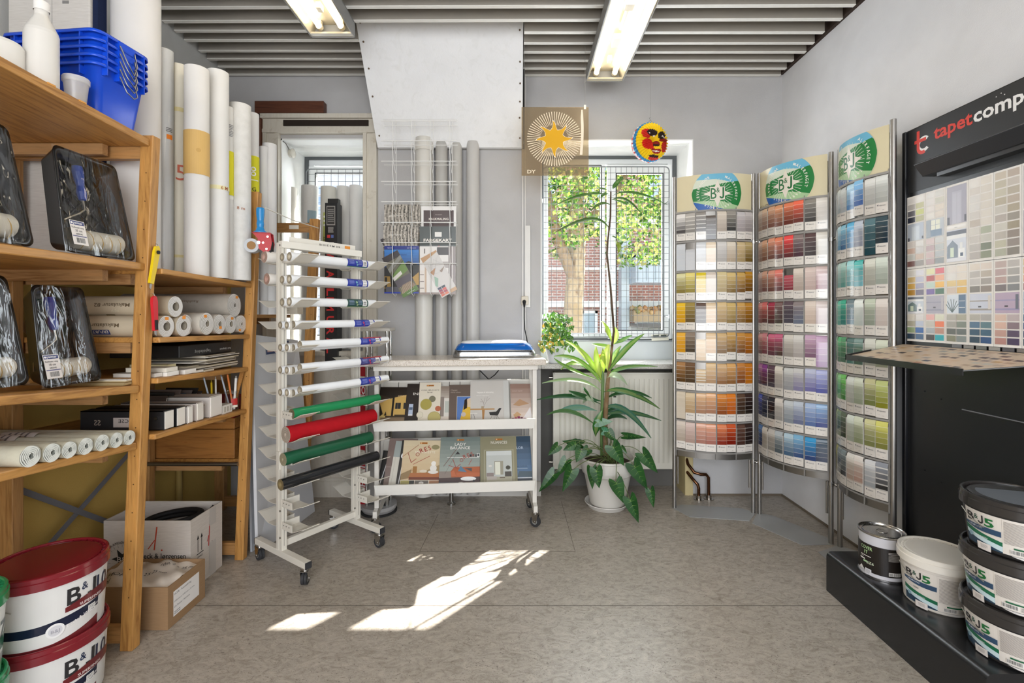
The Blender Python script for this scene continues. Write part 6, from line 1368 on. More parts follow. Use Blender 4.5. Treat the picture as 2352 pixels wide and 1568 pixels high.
# tape dispenser hanging on the shelving
r = root('tape_dispenser', 'packing tape dispenser with blue handle and red body hanging beside the rack', 'tape dispenser', (-1.27, 2.36, 1.57), .25)
m = MB('plastic', '1f84c4'); m.lathe([(0, .205), (.018, .205), (.021, .198), (.020, .17), (.0165, .14), (.019, .125), (.0165, .11), (.022, .095), (.034, .085), (.034, .080), (0, .080)], n=20, sx=.9, sy=.8); m.build('handle', r)
m = MB('satin', 'b41420'); P = [(-.03, .08), (.052, .08), (.058, .03), (.052, -.005), (.03, -.02), (.0, .0), (-.005, .05)]
m.prism([(a, -.030, b_) for a, b_ in P], (0, .004, 0)); m.prism([(a, .026, b_) for a, b_ in P], (0, .004, 0)); m.box(-.03, -.03, .076, .05, .03, .081); m.build('body', r)
m = MB('metal', 'd8d6d0'); [m.cyl((a, -.033, b_), (a, -.029, b_), .005, n=12) for a, b_ in ((.04, .06), (.02, .03), (.035, .0))]; m.cyl((.0, -.034, .03), (.0, -.03, .03), .008, n=12); m.build('rivets', r)
m = MB('matte', '2c2c2e'); m.box(.048, -.028, -.04, .054, .028, .04); m.build('blade', r)
m = MB('satin', 'b9bdc2'); m.cyl((-.034, -.024, .016), (-.034, .024, .016), .034, n=32); m.set('paper', '9a7448').cyl((-.034, -.025, .016), (-.034, .025, .016), .020, n=24); m.build('tape_roll', r)

# ================================================================= MAGAZINE TROLLEY
ry = math.radians(5); TX, TY = -.83, 2.745
r = root('magazine_trolley', 'white trolley on casters with speckled top and two sloping magazine racks', 'trolley', (TX, TY, 0), ry)
MT_ = r.matrix_world.copy()
m = MB('speckle', 'c9c0b4'); m.box(-.045, -.035, .953, .995, .29, .990); m.build('top_board', r, bev=.005)
W_ = 'dcd8d0'
for x in (.012, .935):
    m = MB('satin', W_); m.box(x-.012, .03, .10, x+.012, .055, .953); m.box(x-.012, .22, .10, x+.012, .245, .953); m.build('side_post', r)
    m = MB('satin', W_); m.hexa([(x-.012, -.02, .085), (x+.012, -.02, .085), (x+.012, .30, .085), (x-.012, .30, .085), (x-.012, -.02, .125), (x+.012, -.02, .125), (x+.012, .30, .155), (x-.012, .30, .155)]); m.build('foot_bar', r, bev=.002)
    caster(r, x+.0, .0, .032, False, .9 if x > .5 else -1.0, 'b4b2ae'); caster(r, x, .28, .032, False, .4, 'b4b2ae')
m = MB('satin', W_); m.box(.0, .0, .925, .95, .02, .953); m.box(.0, .23, .925, .95, .25, .953); m.build('top_frame', r)
US = Vector((0, .13, .24)).normalized()
def rackshelf(zt, zl, zback, sl):
    m = MB('satin', 'e2e0da'); m.hexa([(.02+sl, -.028, zl), (.925, -.028, zl), (.925, -.020, zl), (.02+sl, -.020, zl), (.02+sl-.008, -.040, zt), (.93, -.040, zt), (.93, -.032, zt), (.02+sl-.008, -.032, zt)]); m.build('shelf_lip', r)
    m = MB('satin', 'dcd8ce'); m.hexa([(.022, -.03, zl+.012), (.925, -.03, zl+.012), (.925, .08, zl+.006), (.022, .08, zl+.006), (.022, -.03, zl+.018), (.925, -.03, zl+.018), (.925, .08, zl+.012), (.022, .08, zl+.012)]); m.build('shelf_floor', r)
    y1 = .075+(zback-zl)*.13/.24
    m = MB('satin', 'cfcbc2'); m.hexa([(.022, .072, zl+.01), (.925, .072, zl+.01), (.925, .078, zl+.01), (.022, .078, zl+.01), (.022, y1, zback), (.925, y1, zback), (.925, y1+.006, zback), (.022, y1+.006, zback)])
    m.box(.022, y1-.006, zback-.006, .925, y1+.012, zback+.006)
    m.set('matte', '3a3632')
    for x in (.11, .235, .36, .42, .485, .61, .735):
        if zback > .7: m.hexa([(x, y1-.028, zback-.045), (x+.003, y1-.028, zback-.045), (x+.003, y1-.026, zback-.045), (x, y1-.026, zback-.045), (x, y1-.006, zback-.004), (x+.003, y1-.006, zback-.004), (x+.003, y1-.003, zback-.004), (x, y1-.003, zback-.004)])
    m.build('shelf_back', r)
rackshelf(.645, .585, .835, -.01); rackshelf(.283, .222, .475, 0)
def mag(x0, w_, h_, zb, k, name, label, base, deco, tilt=0, cat='magazine'):
    yb = .050-.0065*k; o = Vector((x0, yb, zb+.001)); ux = Vector((math.cos(tilt), 0, math.sin(tilt))); 
    vx = (US*math.cos(tilt)-Vector((1, 0, 0))*math.sin(tilt)).normalized(); nz = ux.cross(vx)
    if nz.y > 0: nz = -nz
    o = MT_ @ o; ux = MT_.to_3x3() @ ux; vx = MT_.to_3x3() @ vx; nz = MT_.to_3x3() @ nz
    m = MB('paper', 'e8e4dc'); q = [o, o+ux*w_, o+ux*w_+vx*h_, o+vx*h_]
    m.hexa([p-nz*.004 for p in q[:2]]+[p for p in q[1::-1]]+[p-nz*.004 for p in (q[3], q[2])]+[q[2], q[3]])
    d = Decal(m, lambda u, v, h: o+ux*u+vx*v+nz*h, 'glossprint'); d.rect(0, 0, w_, h_, base); deco(d, w_, h_)
    return thing(m, name, label, cat, 'magazines on the trolley')
def G(d, w_, h_, c0, c1, v0=0, v1=1, n=8):
    for i in range(n): d.rect(0, (v0+(v1-v0)*i/n)*h_, w_, (v0+(v1-v0)*(i+1)/n)*h_, mix(c0, c1, i/(n-1)), 0)
    d.h += d.dh
def badge(d, u, v, t='JOTUN'): d.rect(u-.022, v-.004, u+.022, v+.006, 'b8742c'); d.text(t, u-.008, v-.003, .010, '5a3018', width=.026); d.disc(u-.014, v+.001, .003, 'e8c8a0')
def m1(d, w, h):
    d.poly([(0, 0), (.03, .0), (.06, .09), (0, .04)], 'd8c078'); d.poly([(0, h*.45), (w*.25, h*.5), (w*.1, h*.25), (0, h*.2)], '1c1814'); d.poly([(w*.02, h*.62), (w*.22, h*.66), (w, h*.85), (w, h*.25), (w*.18, h*.24)], 'c8a45c')
    d.poly([(0, h), (w, h), (w, h*.82), (w*.3, h*.72), (0, h*.8)], '241c16'); d.rect(w*.40, h*.24, w*.46, h*.8, '1c1814'); d.rect(w*.5, h*.42, w*.66, h*.58, '24282c'); d.rect(w*.74, h*.42, w*.88, h*.58, '24282c'); d.rect(w*.57, h*.42, w*.575, h*.58, 'c8a45c'); d.poly([(w*.2, h*.25), (w*.24, h*.36), (w*.27, h*.25)], '201814')
    d.rect(w*.1, h*.02, w*.92, h*.20, '9c8468'); [d.rect(w*.12, h*(.05+.04*k), w*.9, h*(.062+.04*k), '6a5844') for k in range(4)]; d.rect(w*.5, h*.22, w, h*.27, '3c3020'); d.text('JOTUN EXTRA', w*.55, h*.74, .014, 'd8bc90', width=w*.4)
mag(.004, .20, .235, .602, 0, 'magazine', 'magazine with a yellow house at night, far left of the upper rack', '3c3024', m1, -.02)
def m2(d, w, h): d.text('INNE', .04, h*.72, .022, 'e8e4dc', width=.07); d.rect(.02, h*.25, .045, h*.5, 'b0bcd0'); d.rect(.022, h*.36, .043, h*.42, '586880'); d.rect(.02, h*.22, .045, h*.25, 'e0e0e0')
mag(.165, .13, .255, .602, 1, 'magazine', 'dark brown magazine titled INN on the upper rack', '2c2522', m2, -.02)
def m3(d, w, h):
    badge(d, w*.5, h*.92); d.text('VORES SMUKKESTE', w*.5, h*.80, .010, '6c6458', 'c', width=w*.85); d.text('farver', w*.5, h*.745, .014, '6c6458', 'c'); d.disc(w*.62, h*.60, .020, '7c7864', n=30); d.disc(w*.34, h*.475, .034, 'a89c50', n=36); d.disc(w*.90, h*.37, .017, 'b4684c', n=30); d.disc(w*.08, h*.23, .020, 'b8b098', n=30); d.disc(w*.08, h*.23, .018, 'd8d0bc', n=30); d.disc(w*.74, h*.16, .038, '8c8448', n=36); d.disc(w*.74, h*.16, .036, 'b8ac70', n=36)
mag(.245, .128, .262, .602, 2, 'magazine', 'cream brochure with coloured circles on the upper rack', 'ddd4c2', m3)
def m4(d, w, h): G(d, w, h, 'c8beb4', '8a7c70', .5, 1); d.rect(w*.1, h*.1, w*.5, h*.72, '8c8078'); d.rect(w*.5, h*.15, w*.9, h*.68, 'd8d4cc'); d.rect(w*.55, h*.3, w*.85, h*.6, 'b8bcb4'); d.rect(0, 0, w, h*.2, 'd8ccc0'); d.rect(w*.2, h*.01, w*.6, h*.04, 'a03c3c')
mag(.345, .10, .235, .602, 1, 'magazine', 'brochure with curtain and window photo between circles and grey one', '9c9084', m4)
def m5(d, w, h):
    d.text('Classic', .008, h*.84, .015, 'a89c90'); d.text('interior colours', .008, h*.79, .010, 'a89c90', width=.06); d.rect(w*.36, 0, w, h*.70, 'c8c4bc'); d.rect(w*.38, 0, w, h*.69, '5a7cb8'); d.poly([(w*.45, 0), (w*.6, h*.25), (w*.75, h*.62), (w, h*.6), (w, 0)], 'd8b040'); d.poly([(w*.72, h*.6), (w*.86, h*.66), (w*.84, h*.4), (w*.68, h*.35)], '241c18'); d.poly([(w*.84, h*.62), (w, h*.66), (w, h*.42), (w*.86, h*.42)], 'd8c0a0'); d.disc(w*.68, h*.24, .014, 'c4b8b0'); d.rect(w*.5, 0, w*.75, h*.10, 'e0b020'); d.rect(w*.8, h*.02, w, h*.09, 'c87830')
mag(.425, .128, .245, .602, 2, 'magazine', 'grey-brown brochure with a seated woman in yellow on the upper rack', '665850', m5)
def m6(d, w, h):
    d.text('Vægtapet & kalkmaling', w*.16, h*.71, .014, 'ece8e2', width=w*.44); d.text('farve & inspiration', w*.16, h*.64, .009, 'e4e0da', width=w*.32)
    for a, b_ in (((.36, .38), (.33, .5)), ((.33, .5), (.27, .58)), ((.33, .5), (.25, .5)), ((.36, .42), (.42, .52)), ((.42, .52), (.50, .58)), ((.42, .52), (.44, .62)), ((.34, .46), (.38, .6))): d.line((w*a[0], h*a[1]), (w*b_[0], h*b_[1]), .0016, '8c8078')
    d.rect(0, h*.315, w*.62, h*.345, 'b48c5c'); d.poly([(w*.30, h*.315), (w*.37, h*.315), (w*.34, h*.04), (w*.31, h*.04)], 'a87c4c'); d.rect(w*.28, h*.345, w*.35, h*.40, 'a89880'); d.poly([(w*.48, h*.26), (w*.50, h*.19), (w*.70, h*.18), (w*.80, h*.35), (w*.74, h*.35), (w*.66, h*.27)], '2c2c2e')
    for a, b_ in (((.56, .19), (.47, .03)), ((.60, .19), (.60, .03)), ((.64, .19), (.70, .03)), ((.66, .19), (.80, .03)), ((.05, .24), (.0, .04)), ((.08, .24), (.14, .04))): d.line((w*a[0], h*a[1]), (w*b_[0], h*b_[1]), .0018, '4c443c')
    d.rect(0, h*.225, w*.18, h*.245, 'd8d4cc'); d.rect(0, 0, w*.86, h*.06, 'b4a490'); d.rect(w*.86, 0, w, h, 'c8c8c4')
mag(.552, .235, .268, .602, 2, 'magazine', 'large pale magazine with a black chair and table on the upper rack', 'c6c2bc', m6)
def m7(d, w, h):
    G(d, w, h, 'd8c8bc', '94786c'); d.poly([(w*.1, h*.45), (w*.45, h*.6), (w*.9, h*.48), (w*.4, h*.42)], 'b08c6c'); d.poly([(w*.1, h*.2), (w*.3, h*.28), (w*.5, h*.2), (w*.2, h*.12)], 'c09c74'); d.poly([(w*.55, h*.1), (w*.95, h*.4), (w, h*.1)], 'dcd8d8')
    for k, c in enumerate(('6c2c4c', 'a03c5c', '8c2c5c', '5c1c3c', '9c4c7c', '3c2c5c')): d.rect(w*(.02+.14*k), h*.02, w*(.14+.14*k), h*(.16-.02*abs(k-2)), c, 0)
    d.h += d.dh; d.text('Jotun tapet', w*.1, h*.8, .012, 'c4aca0', width=w*.5)
mag(.797, .125, .245, .602, 1, 'magazine', 'brown-pink brochure with folded papers, far right of the upper rack', 'b8a498', m7)
# lower rack
def l1(d, w, h): d.line((w*.1, 0), (w*.45, h*.9), .004, 'c8c8c8'); d.rect(0, 0, w, h*.06, 'd8c8bc')
mag(.012, .09, .21, .243, 0, 'magazine', 'black brochure with a lamp stem, far left of the lower rack', '1e1c1c', l1, -.08)
def l2(d, w, h): d.rect(0, h*.4, w*.5, h*.405, 'c0b0a8')
mag(.045, .17, .285, .243, 1, 'magazine', 'mauve-grey magazine leaning at the left of the lower rack', '7c6a64', l2, -.06)
def l3(d, w, h): d.rect(0, h*.65, w, h, '98a09c'); d.text('LA', w*.4, h*.78, .018, '5c6c64'); [d.rect(w*(.1+.2*k), 0, w*(.11+.2*k), h*.65, 'a8a498') for k in range(5)]; d.line((w*.2, h*.05), (w*.9, h*.3), .001, '8c887c')
mag(.075, .13, .27, .243, 2, 'magazine', 'pale brochure with white planks behind the pale orange one, lower rack', 'ccc8bc', l3, -.10)
def l4(d, w, h): d.disc(w*.22, h*.66, .018, 'dcdcdc'); d.line((w*.20, h*.55), (w*.12, 0), .004, 'd0d0d0'); d.rect(0, 0, w, h*.07, 'd0c8c0')
mag(.118, .11, .275, .243, 3, 'magazine', 'black brochure with a white floor lamp on the lower rack', '232120', l4, -.08)
def lores(d, w, h, u, v, sc, c='9c3428'):
    P = [((0, .03), (.02, -.02)), ((.02, -.02), (.045, .0))]
    for a, b_ in P: d.line((u+a[0]*sc, v+a[1]*sc), (u+b_[0]*sc, v+b_[1]*sc), .003, c)
    d.disc(u+.050*sc, v+.022*sc, .010*sc, c, .0075*sc, 14)
    for x, t in ((.065, 'R'), (.088, 'E'), (.108, 'S')): d.text(t, u+x*sc, v+(.022+(x-.05)*.35)*sc, .034*sc, c, rot=.45)
def l5(d, w, h):
    G(d, w, h, 'c4a880', 'd0c0a0'); d.poly([(0, h*.28), (w*.25, h*.38), (w*.25, h*.2), (0, h*.16)], '8c7450'); d.poly([(w*.6, h*.35), (w, h*.5), (w, h*.2), (w*.6, h*.2)], 'a08860'); d.disc(w*.76, h*.66, .0, 'a09060') if 0 else None
    badge(d, w*.5, h*.935); d.text('SMUKKESTE', w*.30, h*.72, .018, 'e4dcc8', width=w*.5); d.disc(w*.80, h*.85, .024, '8c8460', ry=.014)
    d.poly([(w*.18, h*.20), (w*.23, h*.30), (w, h*.31), (w, h*.20)], 'a8683c'); d.rect(w*.20, h*.16, w, h*.215, '6c3420'); d.rect(w*.28, h*.30, w*.38, h*.44, '9c6c34'); d.disc(w*.26, h*.37, .006, '9c6c34', .004); d.disc(w*.78, h*.40, .020, 'e0dcd4'); d.disc(w*.78, h*.50, .014, 'e8e4dc'); d.disc(w*.78, h*.32, .030, 'dcd8d0', ry=.010); d.disc(w*.54, h*.34, .022, 'd8ccb8', ry=.008)
    d.rect(0, 0, w, h*.155, 'd8d0c0'); d.rect(w*.01, h*.005, w*.22, h*.145, '9c9458'); d.rect(w*.22, h*.005, w*.34, h*.145, '2c3030'); d.rect(w*.35, h*.005, w*.68, h*.145, '6c6660'); d.rect(w*.70, h*.005, w, h*.145, 'a87c5c'); d.disc(w*.51, h*.095, .014, 'e4e0d8', ry=.008); d.text('LADY', w*.51, h*.085, .008, '5c5c5c', 'c'); d.rect(w*.70, h*.005, w*.80, h*.06, 'dcd4cc')
    d.line((w*.0, h*.64), (w*.38, h*.9), .0025, '9c5c3c'); d.line((w*.28, h*.48), (w*.68, h*.66), .0025, '9c3428'); lores(d, w, h, w*.13, h*.60, 1.15)
mag(.143, .240, .275, .243, 4, 'magazine', 'beige-gold magazine with a white vase and red scribble on the lower rack', 'c8b48c', l5, -.03)
def l6(d, w, h):
    G(d, w, h, '98a098', '707c78', .3, 1); d.rect(0, 0, w, h*.3, '8c8078'); badge(d, w*.5, h*.935); d.text('LADY', w*.5, h*.82, .024, 'e8e6e0', 'c', width=w*.28); d.text('BALANCE', w*.5, h*.745, .024, 'e8e6e0', 'c', width=w*.5); d.rect(w*.18, h*.572, w*.98, h*.585, 'dcdcd8')
    d.poly([(w*.38, h*.64), (w*.44, h*.70), (w*.50, h*.64)], '2c2c30'); d.line((w*.42, h*.68), (w*.14, h*.25), .001, '3c3c3c'); [d.rect(w*(.74+.07*k), h*.585, w*(.79+.07*k), h*(.635+.01*(k % 2)), c) for k, c in enumerate(('2c2c30', '6c645c', '3c3c40'))]; d.rect(w*.92, h*.585, w*.99, h*.66, 'e4e4e0'); d.rect(w*.935, h*.595, w*.98, h*.65, '3c4448')
    d.poly([(w*.30, h*.18), (w*.28, h*.30), (w*.36, h*.38), (w, h*.39), (w, h*.18)], 'a85c38'); d.poly([(w*.30, h*.20), (w*.28, h*.28), (w*.36, h*.32), (w*.42, h*.20)], 'b86844'); d.rect(w*.42, h*.19, w, h*.27, 'b46440'); d.poly([(w*.46, h*.30), (w*.52, h*.41), (w*.68, h*.28)], '587890'); d.poly([(w*.62, h*.36), (w*.80, h*.36), (w*.80, h*.29)], '4c4c50')
    d.poly([(0, 0), (0, h*.17), (w, h*.19), (w, 0)], '4c3c3c'); d.rect(0, 0, w*.5, h*.08, '8c94a0'); d.rect(w*.6, 0, w, h*.08, 'a0a4ac'); d.disc(w*.72, h*.15, .046, 'e4e4e2', ry=.012); d.rect(w*.84, 0, w*.87, h*.13, '2c3038'); d.disc(w*.54, h*.05, .023, 'e8e4dc', ry=.011); d.text('LADY', w*.54, h*.04, .012, '4c4c4c', 'c')
    d.line((w*.42, h*.76), (w*.10, h*.40), .0025, '6c4038'); d.line((w*.22, h*.42), (w*.5, h*.34), .0025, '9c4038'); d.line((w*.72, h*.42), (w*.8, h*.54), .0025, '9c3c34'); lores(d, w, h, w*.32, h*.44, 1.05, '9c4438')
mag(.368, .240, .29, .243, 5, 'magazine', 'grey-green magazine titled LADY BALANCE with an orange sofa, lower rack', '848c88', l6, -.015)
def l7(d, w, h):
    badge(d, w*.52, h*.935); d.text('NUANCES', w*.52, h*.845, .022, 'e0dcd0', 'c', width=w*.45); d.rect(w*.10, 0, w*.92, h*.72, '9c9880'); d.rect(w*.14, 0, w*.88, h*.70, '7c785c'); d.rect(w*.16, 0, w*.86, h*.69, 'b8bcb8'); d.rect(w*.16, h*.6, w*.86, h*.69, 'c8ccca'); d.rect(w*.38, h*.2, w*.62, h*.48, '989484'); d.rect(w*.40, h*.2, w*.54, h*.46, 'dcdccc'); d.rect(w*.16, 0, w*.86, h*.16, 'a8a490')
    d.rect(w*.17, h*.17, w*.36, h*.24, '8c807c'); d.rect(w*.18, h*.10, w*.44, h*.17, 'b0a8a0'); d.rect(w*.66, h*.16, w*.84, h*.26, '4c4844'); d.disc(w*.75, h*.34, .014, '44443c', ry=.012); d.rect(w*.52, h*.13, w*.66, h*.15, '6c6054'); d.disc(w*.27, h*.38, .010, 'd8d4cc', ry=.005); d.line((w*.27, h*.38), (w*.27, h*.24), .001, 'b8b4ac'); d.text('LADY', w*.5, 0.003, .02, 'dcd8cc', 'c', width=w*.2)
mag(.612, .222, .285, .243, 4, 'magazine', 'olive-green magazine titled NUANCES with a framed room on the lower rack', '868268', l7)
def l8(d, w, h): G(d, w, h, '5c7ca0', '34485c'); d.text('MY', w*.02, h*.80, .022, 'b0c0d0', width=.02); d.text('COLOR', w*-.0+.005, h*.72, .022, 'b8c8d8', width=w*.6); d.rect(w*.1, h*.3, w*.8, h*.31, 'a0b0c0'); d.text('URBAN CASUAL', w*.1, h*.34, .010, '283848', width=w*.7); d.disc(w*.2, h*.2, .014, '9c7058'); d.poly([(w*.3, h*.13), (w*.4, h*.25), (w, h*.24), (w, h*.12)], '4c5c68'); d.rect(0, 0, w, h*.10, '3c4450'); d.rect(0, h*.10, w, h*.12, 'c8ccd0')
mag(.795, .128, .28, .243, 2, 'magazine', 'blue magazine titled COLOR at the right end of the lower rack', '4c6484', l8)
# blue laminator
r = root('laminator', 'blue and silver laminating machine on the trolley top', 'laminator', tuple(MT_ @ Vector((.70, .165, .9912))), ry)
def rl(a, b_, z, k=.05): return rr(a, b_, min(k, b_*.9), z)
m = MB('metal', 'b9bcc0'); loft(m, [rl(.252, .085, 0), rl(.255, .088, .006), rl(.250, .084, .030), rl(.243, .08, .044)]); m.build('base_shell', r)
m = MB('matte', '16181c'); m.box(-.225, -.0835, .034, .225, -.07, .040); m.build('feed_slot', r)
m = MB('gloss', '0e5cae'); loft(m, [rl(.240, .078, .044), rl(.234, .074, .058), rl(.222, .066, .075), rl(.205, .056, .084)]); m.build('blue_cover', r)
m = MB('gloss', 'e0e4e8'); loft(m, [rl(.206, .057, .083), rl(.20, .052, .092), rl(.17, .04, .099), rl(.10, .02, .101)]); m.add(rl(.10, .02, .101), [tuple(range(28))]); m.build('top_cover', r)
# ================================================================= PIPES, WIRE RACK, SIGNS
for (px, rad, c, lb) in [(972.5, .058, 'd6d3cc', 'wide white waste pipe with collars, leftmost of the four wall pipes'), (1012, .041, 'b4b2ae', 'grey wall pipe second from the left'), (1047.5, .037, 'bcbab5', 'grey wall pipe third from the left'), (1085, .043, 'c0bebb', 'grey wall pipe at the right, nearest the window')]:
    X = (px-1190)/1100*3.22; Yp = 3.306-rad-.004
    r = root('wall_pipe', lb, 'pipe', (X, Yp, 0), 0, 'vertical pipes on the wall')
    zt2 = zb+(yb-Yp+.03)/(yb-yt)*(zt-zb)-.0
    m = MB('satin', c); m.cyl((X, Yp, .03), (X, Yp, zt2), rad, n=36); m.build('pipe_run', r, True)
    if rad > .05:
        for z in (2.40, 2.37, 1.76, 0.62):
            m = MB('satin', 'dedbd4'); m.cyl((X, Yp, z-.018), (X, Yp, z+.012), rad+.006, n=36); m.build('collar', r, True)
    else:
        m = MB('satin', mix(c, '808080', .12)); m.cyl((X, Yp, .93), (X, Yp, .932), rad+.0008, n=36); m.build('joint_line', r, True)
m = MB('metal', 'a8a6a2'); m.lathe([(.028, 0), (.028, .01), (.014, .02), (.014, .14), (.022, .14), (.022, .17), (0, .17)], (-.44, 3.16, 0), 20); thing(m, 'floor_fitting', 'small metal pipe fitting on the floor behind the trolley', 'pipe fitting')
YW = 3.06
r = root('wire_brochure_rack', 'white wire brochure rack hanging in front of the wall pipes', 'brochure rack', (-.63, YW, 1.38))
xs = [(p-1190)/1100*YW for p in (904, 947, 990, 1034)]; xL = (879-1190)/1100*YW; xR = (1050-1190)/1100*YW
zr = [1.25+(722-p)/1100*YW for p in (283, 328, 374, 420, 466, 513, 559, 606)]
m = MB('satin', 'e8e8e6')
for i, z in enumerate(zr):
    m.cyl((xL, YW-.035, z), (xR, YW-.035, z), .0030, n=6); m.cyl((xL, YW+.03, z-.004), (xR, YW+.03, z-.004), .0022, n=6)
m.cyl((xL-.005, YW+.03, zr[0]+.034), (xR, YW+.03, zr[0]+.036), .0018, n=6); m.build('cross_wires', r, True)
m = MB('satin', 'e8e8e6')
for x in xs:
    for i, z in enumerate(zr[:-1]):
        m.tube([(x, YW-.037, z), (x+.003, YW-.02, z-.13), (x+.006, YW+.028, z-.185)], .0022, 6)
    m.tube([(x, YW-.037, zr[-1]), (x+.004, YW-.034, zr[-1]-.19), (x+.006, YW+.02, zr[-1]-.205)], .0022, 6)
m.build('pocket_wires', r, True)
m = MB('satin', 'e8e8e6')
for x in (xs[0]+.008, xs[1]+.008, xs[2]+.008, xs[3]+.008): m.cyl((x, YW+.032, zr[0]+.03), (x, YW+.032, zr[-1]-.20), .0022, n=6)
m.build('back_wires', r, True)
def bro(px0, py0, px1, py1, dy, label, base, deco, rot=0, size=None, cat='brochure'):
    if rot:
        cx, cz = (px0-1190)/1100*YW, 1.25+(722-py0)/1100*YW; w_, h_ = size; o = Vector((cx, YW+dy, cz)); ux = Vector((math.cos(rot), 0, math.sin(rot))); vx = Vector((-math.sin(rot), 0, math.cos(rot)))
    else:
        x0 = (px0-1190)/1100*YW; x1 = (px1-1190)/1100*YW; zh = 1.25+(722-py0)/1100*YW; zl = 1.25+(722-py1)/1100*YW; w_, h_ = x1-x0, zh-zl; o = Vector((x0, YW+dy, zl)); ux = Vector((1, 0, 0)); vx = Vector((0, 0, 1))
    nz = Vector((0, -1, 0)); m = MB('paper', 'e4e0d8'); q = [o, o+ux*w_, o+ux*w_+vx*h_, o+vx*h_]; b4 = Vector((0, .003, 0))
    m.hexa([q[0], q[1], q[1]+b4, q[0]+b4, q[3], q[2], q[2]+b4, q[3]+b4])
    d = Decal(m, lambda u, v, h: o+ux*u+vx*v+nz*h, 'glossprint'); d.rect(0, 0, w_, h_, base); deco(d, w_, h_)
    return thing(m, 'brochure', label, cat, 'brochures in the wire rack')
def forest(d, w, h):
    for i in range(34):
        for j in range(30):
            c = mix('3a362e', 'd0c8bc', max(0, min(1, .48+.32*math.sin(i*1.9+math.sin(j*.35)*1.2)+R.gauss(0, .15)))) if j > 9 else R.choice(['4c4030', '3a3428', '6c5a40'])
            d.rect(w*i/34, h*j/30, w*(i+1)/34, h*(j+1)/30, c, 0)
    d.h += d.dh; d.rect(w*.68, h*.3, w*.70, h*.95, '2c2a26'); d.line((0, h*.42), (w, h*.28), .005, '3a362c'); d.text('gaky farver', w*.14, h*.72, .02, 'd8d4cc', width=w*.4)
bro(881, 468, 963, 566, .018, 'upper brochure with blossoming trees in the left pocket of the wire rack', '6c665a', forest)
bro(881, 516, 961, 606, -.002, 'lower brochure with blossoming trees in the left pocket of the wire rack', '6c665a', forest)
def kalk(d, w, h): d.rect(w*.07, h*.0, w*.93, h*.90, '4c3c3c'); d.text('FARGEKART', w*.5, h*.78, .008, 'a89c98', 'c', width=w*.2); d.text('KALKMALING', w*.5, h*.66, .020, 'e4dcd4', 'c', bold=.02, width=w*.56); d.disc(w*.42, h*.40, .018, '9c8c80', n=12); d.disc(w*.5, h*.41, .014, 'a8988c', n=12)
bro(966, 472, 1047, 566, .018, 'white-edged brown brochure reading KALKMALING in the wire rack', 'e4e2e0', kalk)
def farg(d, w, h): d.rect(w*.42, h*.74, w*.61, h*.86, 'e4e2de'); d.text('FARGEKART', w*.5, h*.62, .026, 'e8e2da', 'c', bold=.03, width=w*.78); d.poly([(w*.8, h*.4), (w, h*.55), (w, h*.2)], '2c4438'); d.line((w*.5, h*.45), (w*.55, h*.2), .003, '241c1c'); d.line((w*.3, h*.3), (w*.28, h*.1), .003, '241c1c'); d.disc(w*.53, h*.5, .006, '8c3430')
bro(964, 520, 1047, 612, -.002, 'dark grey brochure reading FARGEKART in the wire rack', '4a504e', farg)
def teks(d, w, h):
    G(d, w, h, '1c2c64', '3478c0', .45, .92); d.rect(0, h*.93, w, h, '1c2c80'); d.text('TEKNOS', w*.08, h*.945, .009, 'd0d8f0', width=w*.16); d.text('MED TEKNOLOGI', w*.66, h*.945, .008, 'd0d8f0', width=w*.26); d.text('Holdbarhed', w*.42, h*.80, .014, '183060', width=w*.22)
    d.rect(0, 0, w, h*.55, '2c2a28'); d.poly([(w*.5, h*.6), (w*.7, h*.68), (w, h*.60), (w, h*.5), (w*.5, h*.5)], '1c2018'); d.poly([(w*.72, h*.28), (w, h*.45), (w, h*.18), (w*.75, h*.18)], 'b08c48'); d.poly([(0, h*.36), (w*.16, h*.36), (w*.2, h*.15), (0, h*.1)], '9c7c3c'); d.rect(w*.02, h*.12, w*.08, h*.34, '1c1c1c'); d.rect(0, 0, w, h*.03, '2438a0'); d.rect(w*.05, h*.03, w*.5, h*.14, '54545c'); d.line((w*.62, h*.36), (w*.82, h*.24), .003, 'd8c8a0')
bro(884, 565, 963, 674, -.012, 'blue-topped brochure with a house at dusk, lowest left pocket', '24406c', teks)
def hvid(d, w, h):
    d.rect(w*.12, h*.85, w*.15, h*.95, '5c5048'); d.rect(w*.48, h*.82, w*.80, h*.98, '3c3634'); d.rect(w*.80, 0, w, h, '8c8280'); d.rect(w*.9, 0, w*.92, h, 'd8d4d0'); d.rect(0, 0, w*.14, h*.5, 'dcd4cc'); [d.rect(w*.01, h*(.12+.14*k), w*.12, h*(.135+.14*k), '6c6058') for k in range(3)]; d.rect(w*.14, 0, w*.19, h*.6, 'c0a890'); d.rect(w*.55, h*.55, w*.8, h*.68, 'a8a09c'); d.rect(w*.0, 0, w, h*.04, '8c7c74')
bro(965, 566, 1047, 676, -.012, 'white interior photo brochure in the lowest right pocket', 'dcd8d4', hvid)
